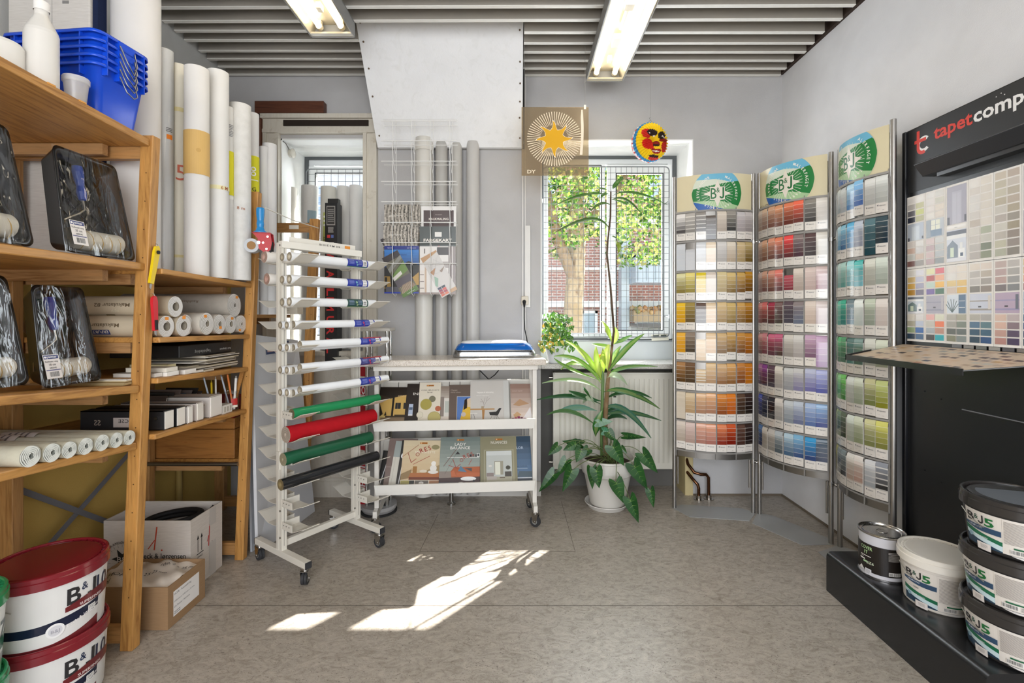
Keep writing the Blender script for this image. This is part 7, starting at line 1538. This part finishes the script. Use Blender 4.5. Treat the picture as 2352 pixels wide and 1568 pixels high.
def garden(d, w, h):
    d.rect(0, h*.86, w, h, '3c3638'); d.poly([(0, h*.72), (w, h*.88), (w, h*.80), (0, h*.62)], '8c8c84'); d.poly([(0, h*.55), (w, h*.75), (w, h*.6), (0, h*.5)], '4c5838'); d.poly([(0, h*.40), (w, h*.5), (w, h*.72), (w*.3, h*.6), (0, h*.52)], '708c4c'); d.rect(0, h*.24, w, h*.42, '5c565c'); d.poly([(0, h*.42), (w*.6, h*.48), (w*.6, h*.56), (0, h*.5)], 'd8d4cc'); d.rect(0, 0, w, h*.12, '5c7c3c'); d.poly([(0, h*.08), (w*.3, h*.26), (w*.8, h*.26), (w, h*.12)], '94806c'); [d.line((w*(.1+.1*k), h*.08), (w*(.15+.09*k), h*.24), .0015, 'c8b898') for k in range(8)]; d.text('naturlig have', w*.3, h*.03, .009, 'e8e8e0', width=w*.5)
bro(928, 684, 0, 0, -.016, 'tilted garden photo leaflet sticking out of the lowest left pocket', '6c6858', garden, rot=.50, size=(.112, .285))
bro(922, 640, 0, 0, .004, 'tilted garden photo leaflet behind the lowest left pocket, higher one', '6c6858', garden, rot=.50, size=(.105, .285))
def paper(d, w, h):
    d.poly([(0, h*.88), (w, h*.96), (w, h), (0, h)], 'b48c60'); [d.line((w*R.random(), h*(.5+.4*R.random())), (w*R.random(), h*(.5+.4*R.random())), .001, 'a09c98') for _ in range(10)]; d.poly([(w*.1, h*.62), (w*.5, h*.66), (w*.2, h*.52)], 'a87c54'); d.poly([(w*.6, h*.55), (w, h*.6), (w*.7, h*.5)], '8c7868'); d.poly([(0, h*.3), (w*.2, h*.5), (w*.35, h*.42), (w*.1, h*.25)], '8cac98'); d.rect(w*.6, 0, w, h*.08, 'b8946c'); d.text('Tapet', w*.15, h*.74, .014, 'b8b4b0', width=w*.4)
    for i in range(4):
        for j, c in enumerate((('c85c38', 'd87048'), ('b03c30', 'a83848'), ('8c2c48', 'c84c40'), ('24304c', '1c2c38'))[i]): d.rect(w*(.04+.24*j), h*(.02+.055*i), w*(.25+.24*j), h*(.068+.055*i), c, 0)
bro(1016, 684, 0, 0, -.016, 'tilted leaflet with red and navy paint chips, lowest right pocket', 'c8c4c0', paper, rot=.50, size=(.112, .285))

# hanging acrylic sun sign
YS = 2.92; sx = lambda p: (p-1190)/1100*YS; sz = lambda p: 1.25+(722-p)/1100*YS
r = root('sun_sign', 'translucent tan sign with a yellow sun and white rays hanging by the window', 'sign', (sx(1275), YS, sz(403)))
m = MB('amber', 'd9ccb6'); m.box(sx(1198), YS, sz(403), sx(1352), YS+.003, sz(246)); m.build('sign_pane', r, True)
m = MB(); d = Decal(m, lambda u, v, h: Vector((u, YS-h, v)), 'paper'); d.h = .001
cx, cz = sx(1273), sz(319)
for k in range(64):
    a = 2*PI*k/64; r0_, r1_ = .085, .166; w0, w1 = .0012, .0024
    c_, s_ = math.cos(a), math.sin(a); d.poly([(cx+r0_*c_-w0*s_, cz+r0_*s_+w0*c_), (cx+r1_*c_-w1*s_, cz+r1_*s_+w1*c_), (cx+r1_*c_+w1*s_, cz+r1_*s_-w1*c_), (cx+r0_*c_+w0*s_, cz+r0_*s_-w0*c_)], 'f2e4cc', 0)
d.h += .0002
st = []
for k in range(8):
    a = PI/2+k*PI/4; f = [(.055, -.36), (.066, -.19), (.085, -.06), (.098, .02), (.112, .11), (.100, .13), (.085, .08), (.070, .17)]
    st += [(cx+q*math.cos(a-t*.95), cz+q*math.sin(a-t*.95)) for q, t in [(.056, .36), (.068, .20), (.084, .10), (.100, .02), (.113, -.10), (.098, -.07), (.082, -.10), (.066, -.20)]]
d.poly([(cx+(a-cx)*1.045, cz+(b_-cz)*1.045) for a, b_ in st], 'f4ead8'); d.poly(st, 'dfa814')
wv = [(sx(1336)+.006*math.sin(t*PI*1.1), sz(252)-t*.275) for t in [i/12 for i in range(13)]]
d.poly([(a-.010*min(1, .25+4*i/12), b_) for i, (a, b_) in enumerate(wv)]+[(a+.006, b_) for a, b_ in wv[::-1]], 'f4e6d2')
d.poly([(sx(1341), sz(251)), (sx(1346), sz(251)), (sx(1346), sz(241)), (sx(1341), sz(241))], 'f4efe4')
d.text('DY', sx(1211), sz(398), .030, 'e8dcc4', bold=.03, width=.052)
m.build('sign_print', r, True)
m = MB('satin', '9a9894'); m.cyl((sx(1205), YS+.001, sz(246)), (sx(1205), YS+.001, 2.893), .0008, n=5); m.cyl((sx(1344), YS+.001, sz(246)), (sx(1344), YS+.001, 2.893), .0008, n=5); m.build('hanging_thread', r, True)
# pleated paper lantern with a face
ax = Vector((.30, -.93, -.10)).normalized(); ctr = Vector(((1491-1190)/1100*2.95, 2.95, 1.25+(722-328)/1100*2.95))
r = root('paper_lantern', 'yellow pleated paper lantern with a painted red and black face by the window', 'lantern', tuple(ctr))
up = (Vector((0, 0, 1))-ax*ax.z).normalized(); rt_ = up.cross(ax).normalized()
if rt_.x < 0: rt_ = -rt_
NP = 38; RL = .114
def prof(t):   # t 0..1 from the front pinch over the rim to the back pinch
    P = [(0, .012), (.18, .030), (.5, .046), (.78, .044), (.93, .034), (1.0, .014), (1.0, -.014), (.93, -.034), (.7, -.046), (.3, -.03), (0, -.01)]
    q = t*(len(P)-1); i = min(int(q), len(P)-2); f = q-i; return P[i][0]*(1-f)+P[i+1][0]*f, P[i][1]*(1-f)+P[i+1][1]*f
def lf(u, v):
    rr_, dd = prof(v); a = 2*PI*u; zig = (1 if int(round(u*NP*4)) % 4 in (0, 1) else -1)
    zig = math.cos(2*PI*u*NP)
    off = .10*max(0, 1-rr_) ; e = 1+.035*zig*(rr_ > .9)
    p = ctr+rt_*(RL*rr_*e*math.cos(a)+.16*RL*(1-rr_)*(v < .5))+up*(RL*rr_*e*math.sin(a)+.05*RL*(1-rr_)*(v < .5))+ax*(dd+.0045*zig*min(1, rr_*1.4)); return p
def ell(x, y, cx, cy, a, b_): return ((x-cx)/a)**2+((y-cy)/b_)**2 < 1
def lcol(u, v):
    rr_, dd = prof(v)
    if v > .5:
        return lin('2a7cb0') if .5 <= v < .56 else lin('e4e0dc') if v < .62 and int(u*NP*2) % 3 else lin('cc4438') if v < .70 else lin('2c74a8') if v < .78 else lin('e8d458')
    if rr_ > .965: return lin('2c8cc0')
    x = rr_*math.cos(2*PI*u)+.10*(1-rr_); y = rr_*math.sin(2*PI*u)+.05*(1-rr_)
    Y_ = 'ecc814'
    for sh, c in [((-.28, .40, .05, .035), 'f0e8e0'), ((.02, .30, .07, .04), 'f0e8e0'), ((.52, .32, .05, .04), 'f0e8e0'), ((.62, .24, .04, .03), 'e8e0d8'), ((.16, -.50, .20, .035), 'ece4dc'), ((-.12, .44, .33, .17), '2a1c18'), ((.48, .36, .22, .20), '2a1c18'), ((-.44, .36, .30, .24), 'c82c20'), ((.62, .12, .26, .10), '8c2418'), ((.20, -.16, .20, .06), '2c1814'), ((.22, -.06, .19, .13), '8c241c'), ((-.30, -.16, .40, .28), 'd0281c'), ((.68, -.22, .20, .30), 'b42c20'), ((.20, -.30, .24, .07), Y_), ((.18, -.44, .30, .20), '941c18'), ((-.25, -.02, .30, .04), '2c1814'), ((.10, -.76, .33, .07), '34201c'), ((.10, -.86, .33, .10), 'cc3c34')]:
        if ell(x, y, *sh): return lin(c)
    return lin(Y_)
m = MB('paper', 'ecc814'); m.grid(lf, NP*8, 74, False, lcol); m.build('pleated_body', r, False) if 0 else m.build('pleated_body', r, True)
m = MB('steel', '77756f'); t0 = ctr+up*RL; m.tube([t0+rt_*(-.025)-up*.004, t0+up*.022, t0+rt_*.03-up*.004], .0012, 5); m.tube([t0+up*.022, t0+up*.034-rt_*.01, t0+up*.036+rt_*.002], .0012, 5); m.cyl(t0+up*.034, (t0.x, t0.y, 2.893), .0005, n=4); m.build('hanging_wire', r, True)
# socket, plug and cord
r = root('wall_socket', 'small yellowed socket box on the wall right of the pipes', 'socket', (.045, 3.30, 1.31))
m = MB('satin', 'cfc6b4'); m.box(.022, 3.268, 1.315, .070, 3.3095, 1.375); m.build('socket_box', r, True, bev=.004)
r = root('power_cord', 'black power cord with plug hanging from the wall socket', 'cord', (.04, 3.25, 1.0))
m = MB('rubber', '1c1c1e'); m.cyl((.042, 3.268, 1.338), (.042, 3.245, 1.330), .013, .011, n=14); m.cyl((.042, 3.250, 1.335), (.042, 3.246, 1.30), .011, .005, n=12); m.build('plug', r, True)
m = MB('rubber', '1c1c1e'); m.tube([(.042, 3.246, 1.305), (.042, 3.24, 1.22), (.045, 3.24, 1.15), (.058, 3.235, 1.09), (.065, 3.22, 1.04), (.04, 3.19, .99), (-.02, 3.16, .95), (-.10, 3.12, .92), (-.15, 3.10, .86), (-.19, 3.10, .83), (-.26, 3.10, .90), (-.28, 3.10, .95)], .0035, 8); m.build('cord', r, True)
# thermometer on the window sill
r = root('digital_thermometer', 'white double-display thermometer on the right window sill', 'thermometer', (1.04, 3.53, 1.06))
m = MB('satin', 'e4e2d4'); m.M = Matrix.Translation((1.045, 3.515, 1.060)) @ Matrix.Rotation(-.25, 4, 'X') @ Matrix.Rotation(-.05, 4, 'Y'); m.box(-.062, 0, 0, .062, .010, .048); m.build('case', r, True, bev=.002)
m2_ = MB('satin', '4c544c'); m2_.M = m.M; m2_.box(-.050, -.0008, .022, -.008, 0, .040); m2_.box(.006, -.0008, .022, .048, 0, .040); m2_.build('display', r, True)
# radiator
r = root('radiator', 'cream panel radiator under the worktop', 'radiator', (.668, 3.41, .16))
x0, x1, z0, z1, yf = .250, 1.088, .162, .842, 3.365
m = MB('satin', 'dcd8cc'); m.box(x0, yf, z0, x1, yf+.014, z1); m.box(x0, yf+.07, z0, x1, yf+.084, z1); m.box(x0+.01, yf+.014, z1-.03, x1-.01, yf+.07, z1-.01); m.build('panel', r, True, bev=.004)
m = MB('satin', 'd2cec1'); k = x0+.045
while k < x1-.03:
    m.grid(lambda u, v: (k-.008+.016*u, yf-.0035*math.sin(PI*u)*min(1, 14*min(v, 1-v))-.0002, z0+.045+(z1-z0-.09)*v), 6, 20); k += .0345
m.build('ribs', r, True)
m = MB('satin', 'e2dfd4'); m.box(x0-.002, yf-.004, z1-.012, x1+.002, yf+.09, z1); m.box(x0-.004, yf-.004, z0, x0+.006, yf+.088, z1); m.box(x1-.006, yf-.004, z0, x1+.004, yf+.088, z1); m.build('edge_trim', r, True, bev=.002)
m = MB('satin', 'e6e4da'); m.box(.655, yf-.026, .612, .692, yf-.003, .705); m.set('matte', '3c4038').box(.664, yf-.0265, .672, .684, yf-.0255, .682); m.build('heat_meter', r, True, bev=0)
m = MB('metal', 'a8a49c'); m.cyl((x0-.03, yf+.04, z1-.04), (x0, yf+.04, z1-.04), .009, n=12); m.cyl((x0-.03, yf+.04, z0+.04), (x0, yf+.04, z0+.04), .009, n=12); m.build('valve', r, True)

# ================================================================= PLANTS
def leaf(m, a, b_, c, w_, col, fold=.25, n=10, vein=None):
    a, b_, c = Vector(a), Vector(b_), Vector(c); b2 = b_*2-(a+c)/2
    rows = []
    for i in range(n+1):
        t = i/n; p = a*(1-t)**2+b2*2*t*(1-t)+c*t*t; d = (2*(1-t)*(b2-a)+2*t*(c-b2)).normalized()
        s = d.cross(Vector((0, -.75, .65))).normalized(); nn = s.cross(d)
        if nn.y > 0 and nn.z < 0: nn = -nn
        ww = w_*(max(0, math.sin(PI*min(1, t*.92+.06)))**.8)*(.35+.65*min(1, t*3))
        rows.append((p, s, nn, ww))
    vs = []
    for p, s, nn, ww in rows: vs += [p+s*ww+nn*ww*fold, p+s*ww*.5+nn*ww*fold*.6, p, p-s*ww*.5+nn*ww*fold*.6, p-s*ww+nn*ww*fold]
    fs = [(5*i+k, 5*i+k+1, 5*i+k+6, 5*i+k+5) for i in range(n) for k in range(4)]
    cc = lin(col) if isinstance(col, str) else col
    cols = []
    for i in range(n):
        for k in range(4): cols.append(mix(cc, 'd8dc90', vein) if vein and k in (1, 2) else cc)
    m.add(vs, fs, True, cols)
PY = 3.13
def pp(zx, zy, dy=0): return at(1220+zx/2.903, 680+zy/2.903, PY+dy)
r = root('potted_plant', 'tall dragon tree with trailing arrowhead leaves in a white pot on the floor', 'plant', (.575, PY, 0))
pc_ = Vector((.583, PY, 0))
m = MB('satin', 'd6d2ca'); m.lathe([(0, .022), (.108, .022), (.112, .026), (.150, .215), (.156, .225), (.163, .228), (.165, .25), (.172, .252), (.176, .31), (.180, .318), (.178, .326), (.168, .326), (.163, .30), (.155, .27)], pc_, 56); m.build('pot', r, True)
m = MB('satin', 'dad6cf'); m.lathe([(0, .001), (.118, .001), (.138, .03), (.142, .032), (.140, .036), (.134, .032), (.118, .008), (0, .008)], pc_+Vector((-.006, 0, 0)), 48); m.build('saucer', r, True)
m = MB('soil', '3a2c20'); m.disc(pc_+Vector((0, 0, .285)), .16, 32); m.build('soil', r, True)
m = MB('bark', '8c7458'); P = [pp(500, 1060), pp(492, 900), pp(500, 720, -.01), pp(512, 560), pp(528, 430), pp(540, 330)]; m.tube(P, .013, 10, rr=[.017, .016, .015, .013, .010, .008])
m.build('cane', r, True); m = MB('bark', '5a4a3a'); P2 = [pp(540, 330), at(1410, 760, PY), at(1402, 655, PY), at(1394, 585, PY-.01), at(1396, 550, PY), at(1402, 500, PY), at(1403, 440, PY)]; m.tube(P2, .007, 8, rr=[.008, .0075, .007, .0065, .006, .006, .005]); m.build('thin_cane', r, True)
m = MB('satin', '5c7c44'); m.tube([pp(470, 1060, .03), pp(468, 900, .02), pp(474, 700), pp(478, 560), pp(474, 450)], .010, 10); m.build('green_stem', r, True)
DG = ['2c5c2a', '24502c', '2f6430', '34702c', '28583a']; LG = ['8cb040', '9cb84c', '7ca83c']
def zl(a, b_, c, w_, col=None, v=.0, dm=None, dt=None):
    mm_ = MB('leaf', '2c5c2a'); dm = R.uniform(-.06, .03) if dm is None else dm; dt = R.uniform(-.14, .05) if dt is None else dt
    leaf(mm_, pp(*a), pp(b_[0], b_[1], dm), pp(c[0], c[1], dt), w_*.78, col or R.choice(DG), vein=v); mm_.build('leaf', r, True)
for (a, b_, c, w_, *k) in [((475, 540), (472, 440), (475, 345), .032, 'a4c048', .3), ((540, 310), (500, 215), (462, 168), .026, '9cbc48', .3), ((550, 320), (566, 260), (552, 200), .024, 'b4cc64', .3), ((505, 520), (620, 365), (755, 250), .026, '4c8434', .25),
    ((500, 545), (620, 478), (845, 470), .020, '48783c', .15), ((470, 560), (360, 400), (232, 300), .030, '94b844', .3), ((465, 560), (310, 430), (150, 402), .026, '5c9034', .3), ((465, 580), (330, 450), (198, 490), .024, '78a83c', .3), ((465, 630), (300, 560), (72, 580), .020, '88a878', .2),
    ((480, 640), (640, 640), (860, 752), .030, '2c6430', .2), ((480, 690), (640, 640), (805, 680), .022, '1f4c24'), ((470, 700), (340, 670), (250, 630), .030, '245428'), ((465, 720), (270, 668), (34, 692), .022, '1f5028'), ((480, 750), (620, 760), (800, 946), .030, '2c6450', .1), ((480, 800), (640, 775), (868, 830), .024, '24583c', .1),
    ((440, 765), (300, 745), (172, 775), .030, '5c8c7c', .1), ((430, 860), (260, 770), (104, 792), .020, '4c7440'), ((480, 790), (560, 750), (642, 750), .020, '245030'), ((490, 830), (560, 800), (640, 820), .022, '1f4c2c'), ((425, 720), (385, 680), (345, 715), .026, 'a8b8a0', .1), ((500, 545), (570, 530), (642, 595), .030, 'b8ccb0', .1), ((430, 935), (440, 850), (475, 760), .034, '2c6c2c', .25),  # the pale grey-green leaf here has its white shine put into the colour
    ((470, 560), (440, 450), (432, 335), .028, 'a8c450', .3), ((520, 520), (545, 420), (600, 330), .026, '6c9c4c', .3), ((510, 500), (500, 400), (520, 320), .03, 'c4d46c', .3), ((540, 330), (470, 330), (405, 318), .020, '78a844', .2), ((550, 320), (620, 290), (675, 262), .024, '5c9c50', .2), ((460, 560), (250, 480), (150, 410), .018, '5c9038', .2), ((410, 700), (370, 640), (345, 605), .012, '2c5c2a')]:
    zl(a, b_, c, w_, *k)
# crown at the top of the thin stem
def z4(zx, zy, dy=0): return at(1180+zx/2.489, 230+zy/2.489, PY+dy)
for (a, b_, c, w_, col) in [((555, 525), (585, 480), (626, 437), .022, '3c6c34'), ((548, 520), (500, 505), (443, 508), .012, '34602c'), ((552, 545), (410, 540), (234, 602), .020, '34642c'), ((555, 600), (500, 592), (438, 634), .018, '345c28'), ((562, 548), (690, 530), (880, 600), .020, '3c6c34'), ((560, 570), (640, 570), (732, 652), .020, '2c5428'), ((560, 565), (620, 585), (650, 600), .018, '4c7c3c'),
    ((550, 740), (440, 680), (234, 757), .022, '2c5424'), ((550, 545), (525, 535), (498, 560), .018, '4c7c3c'), ((545, 780), (570, 780), (600, 800), .010, '3c6434'), ((570, 800), (600, 830), (597, 875), .020, '8c9c30'), ((590, 840), (625, 815), (654, 803), .014, '2c5c2c'), ((540, 960), (520, 955), (500, 962), .010, 'b8b450')]:
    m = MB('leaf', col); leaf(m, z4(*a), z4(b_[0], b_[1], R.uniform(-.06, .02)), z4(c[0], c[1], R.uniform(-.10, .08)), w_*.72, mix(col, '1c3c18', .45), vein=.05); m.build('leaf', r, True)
# arrowhead leaves
def arrow(base, tip, w_, dy, col='1f4c22', vein='86a858'):
    A = pp(base[0], base[1], dy); T = pp(tip[0], tip[1], dy-.02); d = (T-A); L_ = d.length; d.normalize(); s = d.cross(Vector((R.uniform(-.35, .35), -1, R.uniform(0, .5)))).normalized(); nn = s.cross(d).normalized()
    if nn.y > 0: nn = -nn
    O = [(0, 0), (-.16, .22), (-.22, .38), (-.12, .50), (.1, .52), (.35, .44), (.65, .26), (.88, .09), (1.0, 0)]
    m = MB('leaf', col); f = lambda t, q: A+d*L_*t+s*q*w_*2+nn*(.10*L_*(1-abs(q)*1.7)-.12*L_*t*t)
    for sg in (1, -1):
        for (t0, q0), (t1, q1) in zip(O[1:], O[2:]):
            m.set('leaf', mix(col, '3c7434', R.random()*.5)); m.add([f(max(0, t0), 0), f(t0, sg*q0), f(t1, sg*q1), f(max(0, t1), 0)], [(0, 1, 2, 3)], True)
    m.set('leaf', vein); e = nn*.0016
    m.add([f(0, .012)+e, f(0, -.012)+e, f(.97, 0)+e], [(0, 1, 2)])
    for t, q, tt in ((.05, .36, -.1), (.08, .40, .12), (.25, .34, .35), (.42, .24, .54), (.58, .17, .70)):
        for sg in (1, -1): a_ = f(t, 0)+e; b2 = f(tt, sg*q)+e; pth = d*.0022; m.add([a_, a_+pth, b2], [(0, 1, 2)])
    o = m.build('arrowhead_leaf', r, True)
    st = pc_+Vector((R.uniform(-.05, .05), R.uniform(-.06, .0), .29)); mid = (st+A)/2+Vector((0, -.03, .09+.1*R.random())); pts = []
    for i in range(9): t = i/8; pts.append(st*(1-t)**2+mid*2*t*(1-t)+A*t*t)
    m = MB('satin', '5c6c38'); m.tube(pts, .0022, 6); m.build('leaf_stalk', r, True)
for (b_, t_, w_, dy) in [((178, 1000), (112, 1062), .028, -.05), ((232, 1095), (170, 1205), .034, -.10), ((150, 1180), (50, 1308), .036, -.12), ((275, 1160), (208, 1305), .040, -.16), ((432, 1155), (455, 1282), .038, -.24), ((405, 1150), (408, 1288), .030, -.20), ((540, 1000), (622, 1132), .048, -.22), ((740, 1050), (846, 1180), .042, -.12), ((680, 1125), (778, 1292), .046, -.18), ((565, 1235), (615, 1380), .042, -.26), ((655, 1350), (718, 1512), .040, -.28), ((790, 1290), (818, 1412), .030, -.16), ((515, 905), (565, 968), .030, -.12), ((300, 985), (212, 1028), .034, -.06), ((335, 1030), (300, 1108), .036, -.10), ((330, 985), (204, 965), .028, .02), ((625, 930), (770, 942), .022, .04), ((490, 870), (470, 905), .022, -.06), ((600, 1010), (640, 1050), .02, -.1), ((380, 1020), (330, 1075), .030, -.05)]:
    arrow(b_, t_, w_, dy)
arrow((440, 840), (545, 835), .030, -.06, '98b8a8', 'a8c8a0'); arrow((480, 900), (548, 905), .026, -.10, '3c8468', '88b898')
# white pot with bushy variegated plant on the worktop
pc2 = Vector((.258, 3.325, .9155))
r = root('bushy_plant', 'bushy yellow-green plant in a white pot on the worktop', 'plant', tuple(pc2))
m = MB('gloss', 'e4e6e8'); m.lathe([(0, 0), (.046, 0), (.050, .004), (.070, .10), (.074, .112), (.076, .118), (.072, .119), (.068, .105), (0, .100)], pc2, 40)
m.build('pot', r, True)
m = MB('satin', 'd4d6d8')
for k in range(3): m.tube([pc2+Vector((.0705*math.cos(a), .0705*math.sin(a), .104-.045*math.sin((a+2.6-.5*k)*3)**2)) for a in [-2.6+.5*k+i*.08 for i in range(14)]], .0014, 5)
m.build('pot_relief', r, True)
m = MB('leaf'); cc = pc2+Vector((.012, -.01, .215))
for k in range(420):
    a = R.uniform(0, 2*PI); q = R.random()**.5; zz = R.uniform(-.12, .115); rad = .108*(1 if zz < .08 else .85)*q; p = cc+Vector((rad*math.cos(a), rad*math.sin(a)*.8, zz)); 
    if R.random() < .06: p = cc+Vector((R.choice((-.12, .11))+R.uniform(-.01, .03), R.uniform(-.05, .05), -.095+R.uniform(-.02, .02)))
    if p.x < .17 and p.y > 3.26: p.y = 3.26-.03*R.random()
    col = R.choice(['4c8c34', '3c7c2c', '6ca040', '2c6424', '8cb450', '5c9438', 'c8cc6c', 'dcc860', 'e0b050'] if zz < .06 and p.x < cc.x+.02 else ['4c8c34', '3c7c2c', '6ca040', '2c6424', '84b04c', '245c20'])
    d = Vector((R.gauss(0, 1), R.gauss(-.3, 1), R.gauss(0, .7))).normalized(); l_ = .022+.016*R.random(); leaf(m, p, p+d*l_*.5+Vector((0, 0, .006)), p+d*l_-Vector((0, 0, .004)), .010+.004*R.random(), col, n=3, vein=.15)
m.build('foliage', r, True)['kind'] = 'stuff'
m = MB('satin', '5c6c38')
for k in range(12): a = R.uniform(0, 2*PI); m.tube([pc2+Vector((0, 0, .10)), pc2+Vector((.03*math.cos(a), .03*math.sin(a), .16)), cc+Vector((.07*math.cos(a), .06*math.sin(a), R.uniform(-.03, .06)))], .0018, 5)
m.build('stems', r, True)
# orange ornament behind the plant on the worktop
m = MB('gloss', 'e08c34'); m.ball((.60, 3.42, .943), .028, 16, (1.5, .8, 1)); thing(m, 'orange_ornament', 'small orange object on the worktop behind the dragon tree', 'ornament')
for o in ROOTS:
    if '_m' in o: del o['_m']
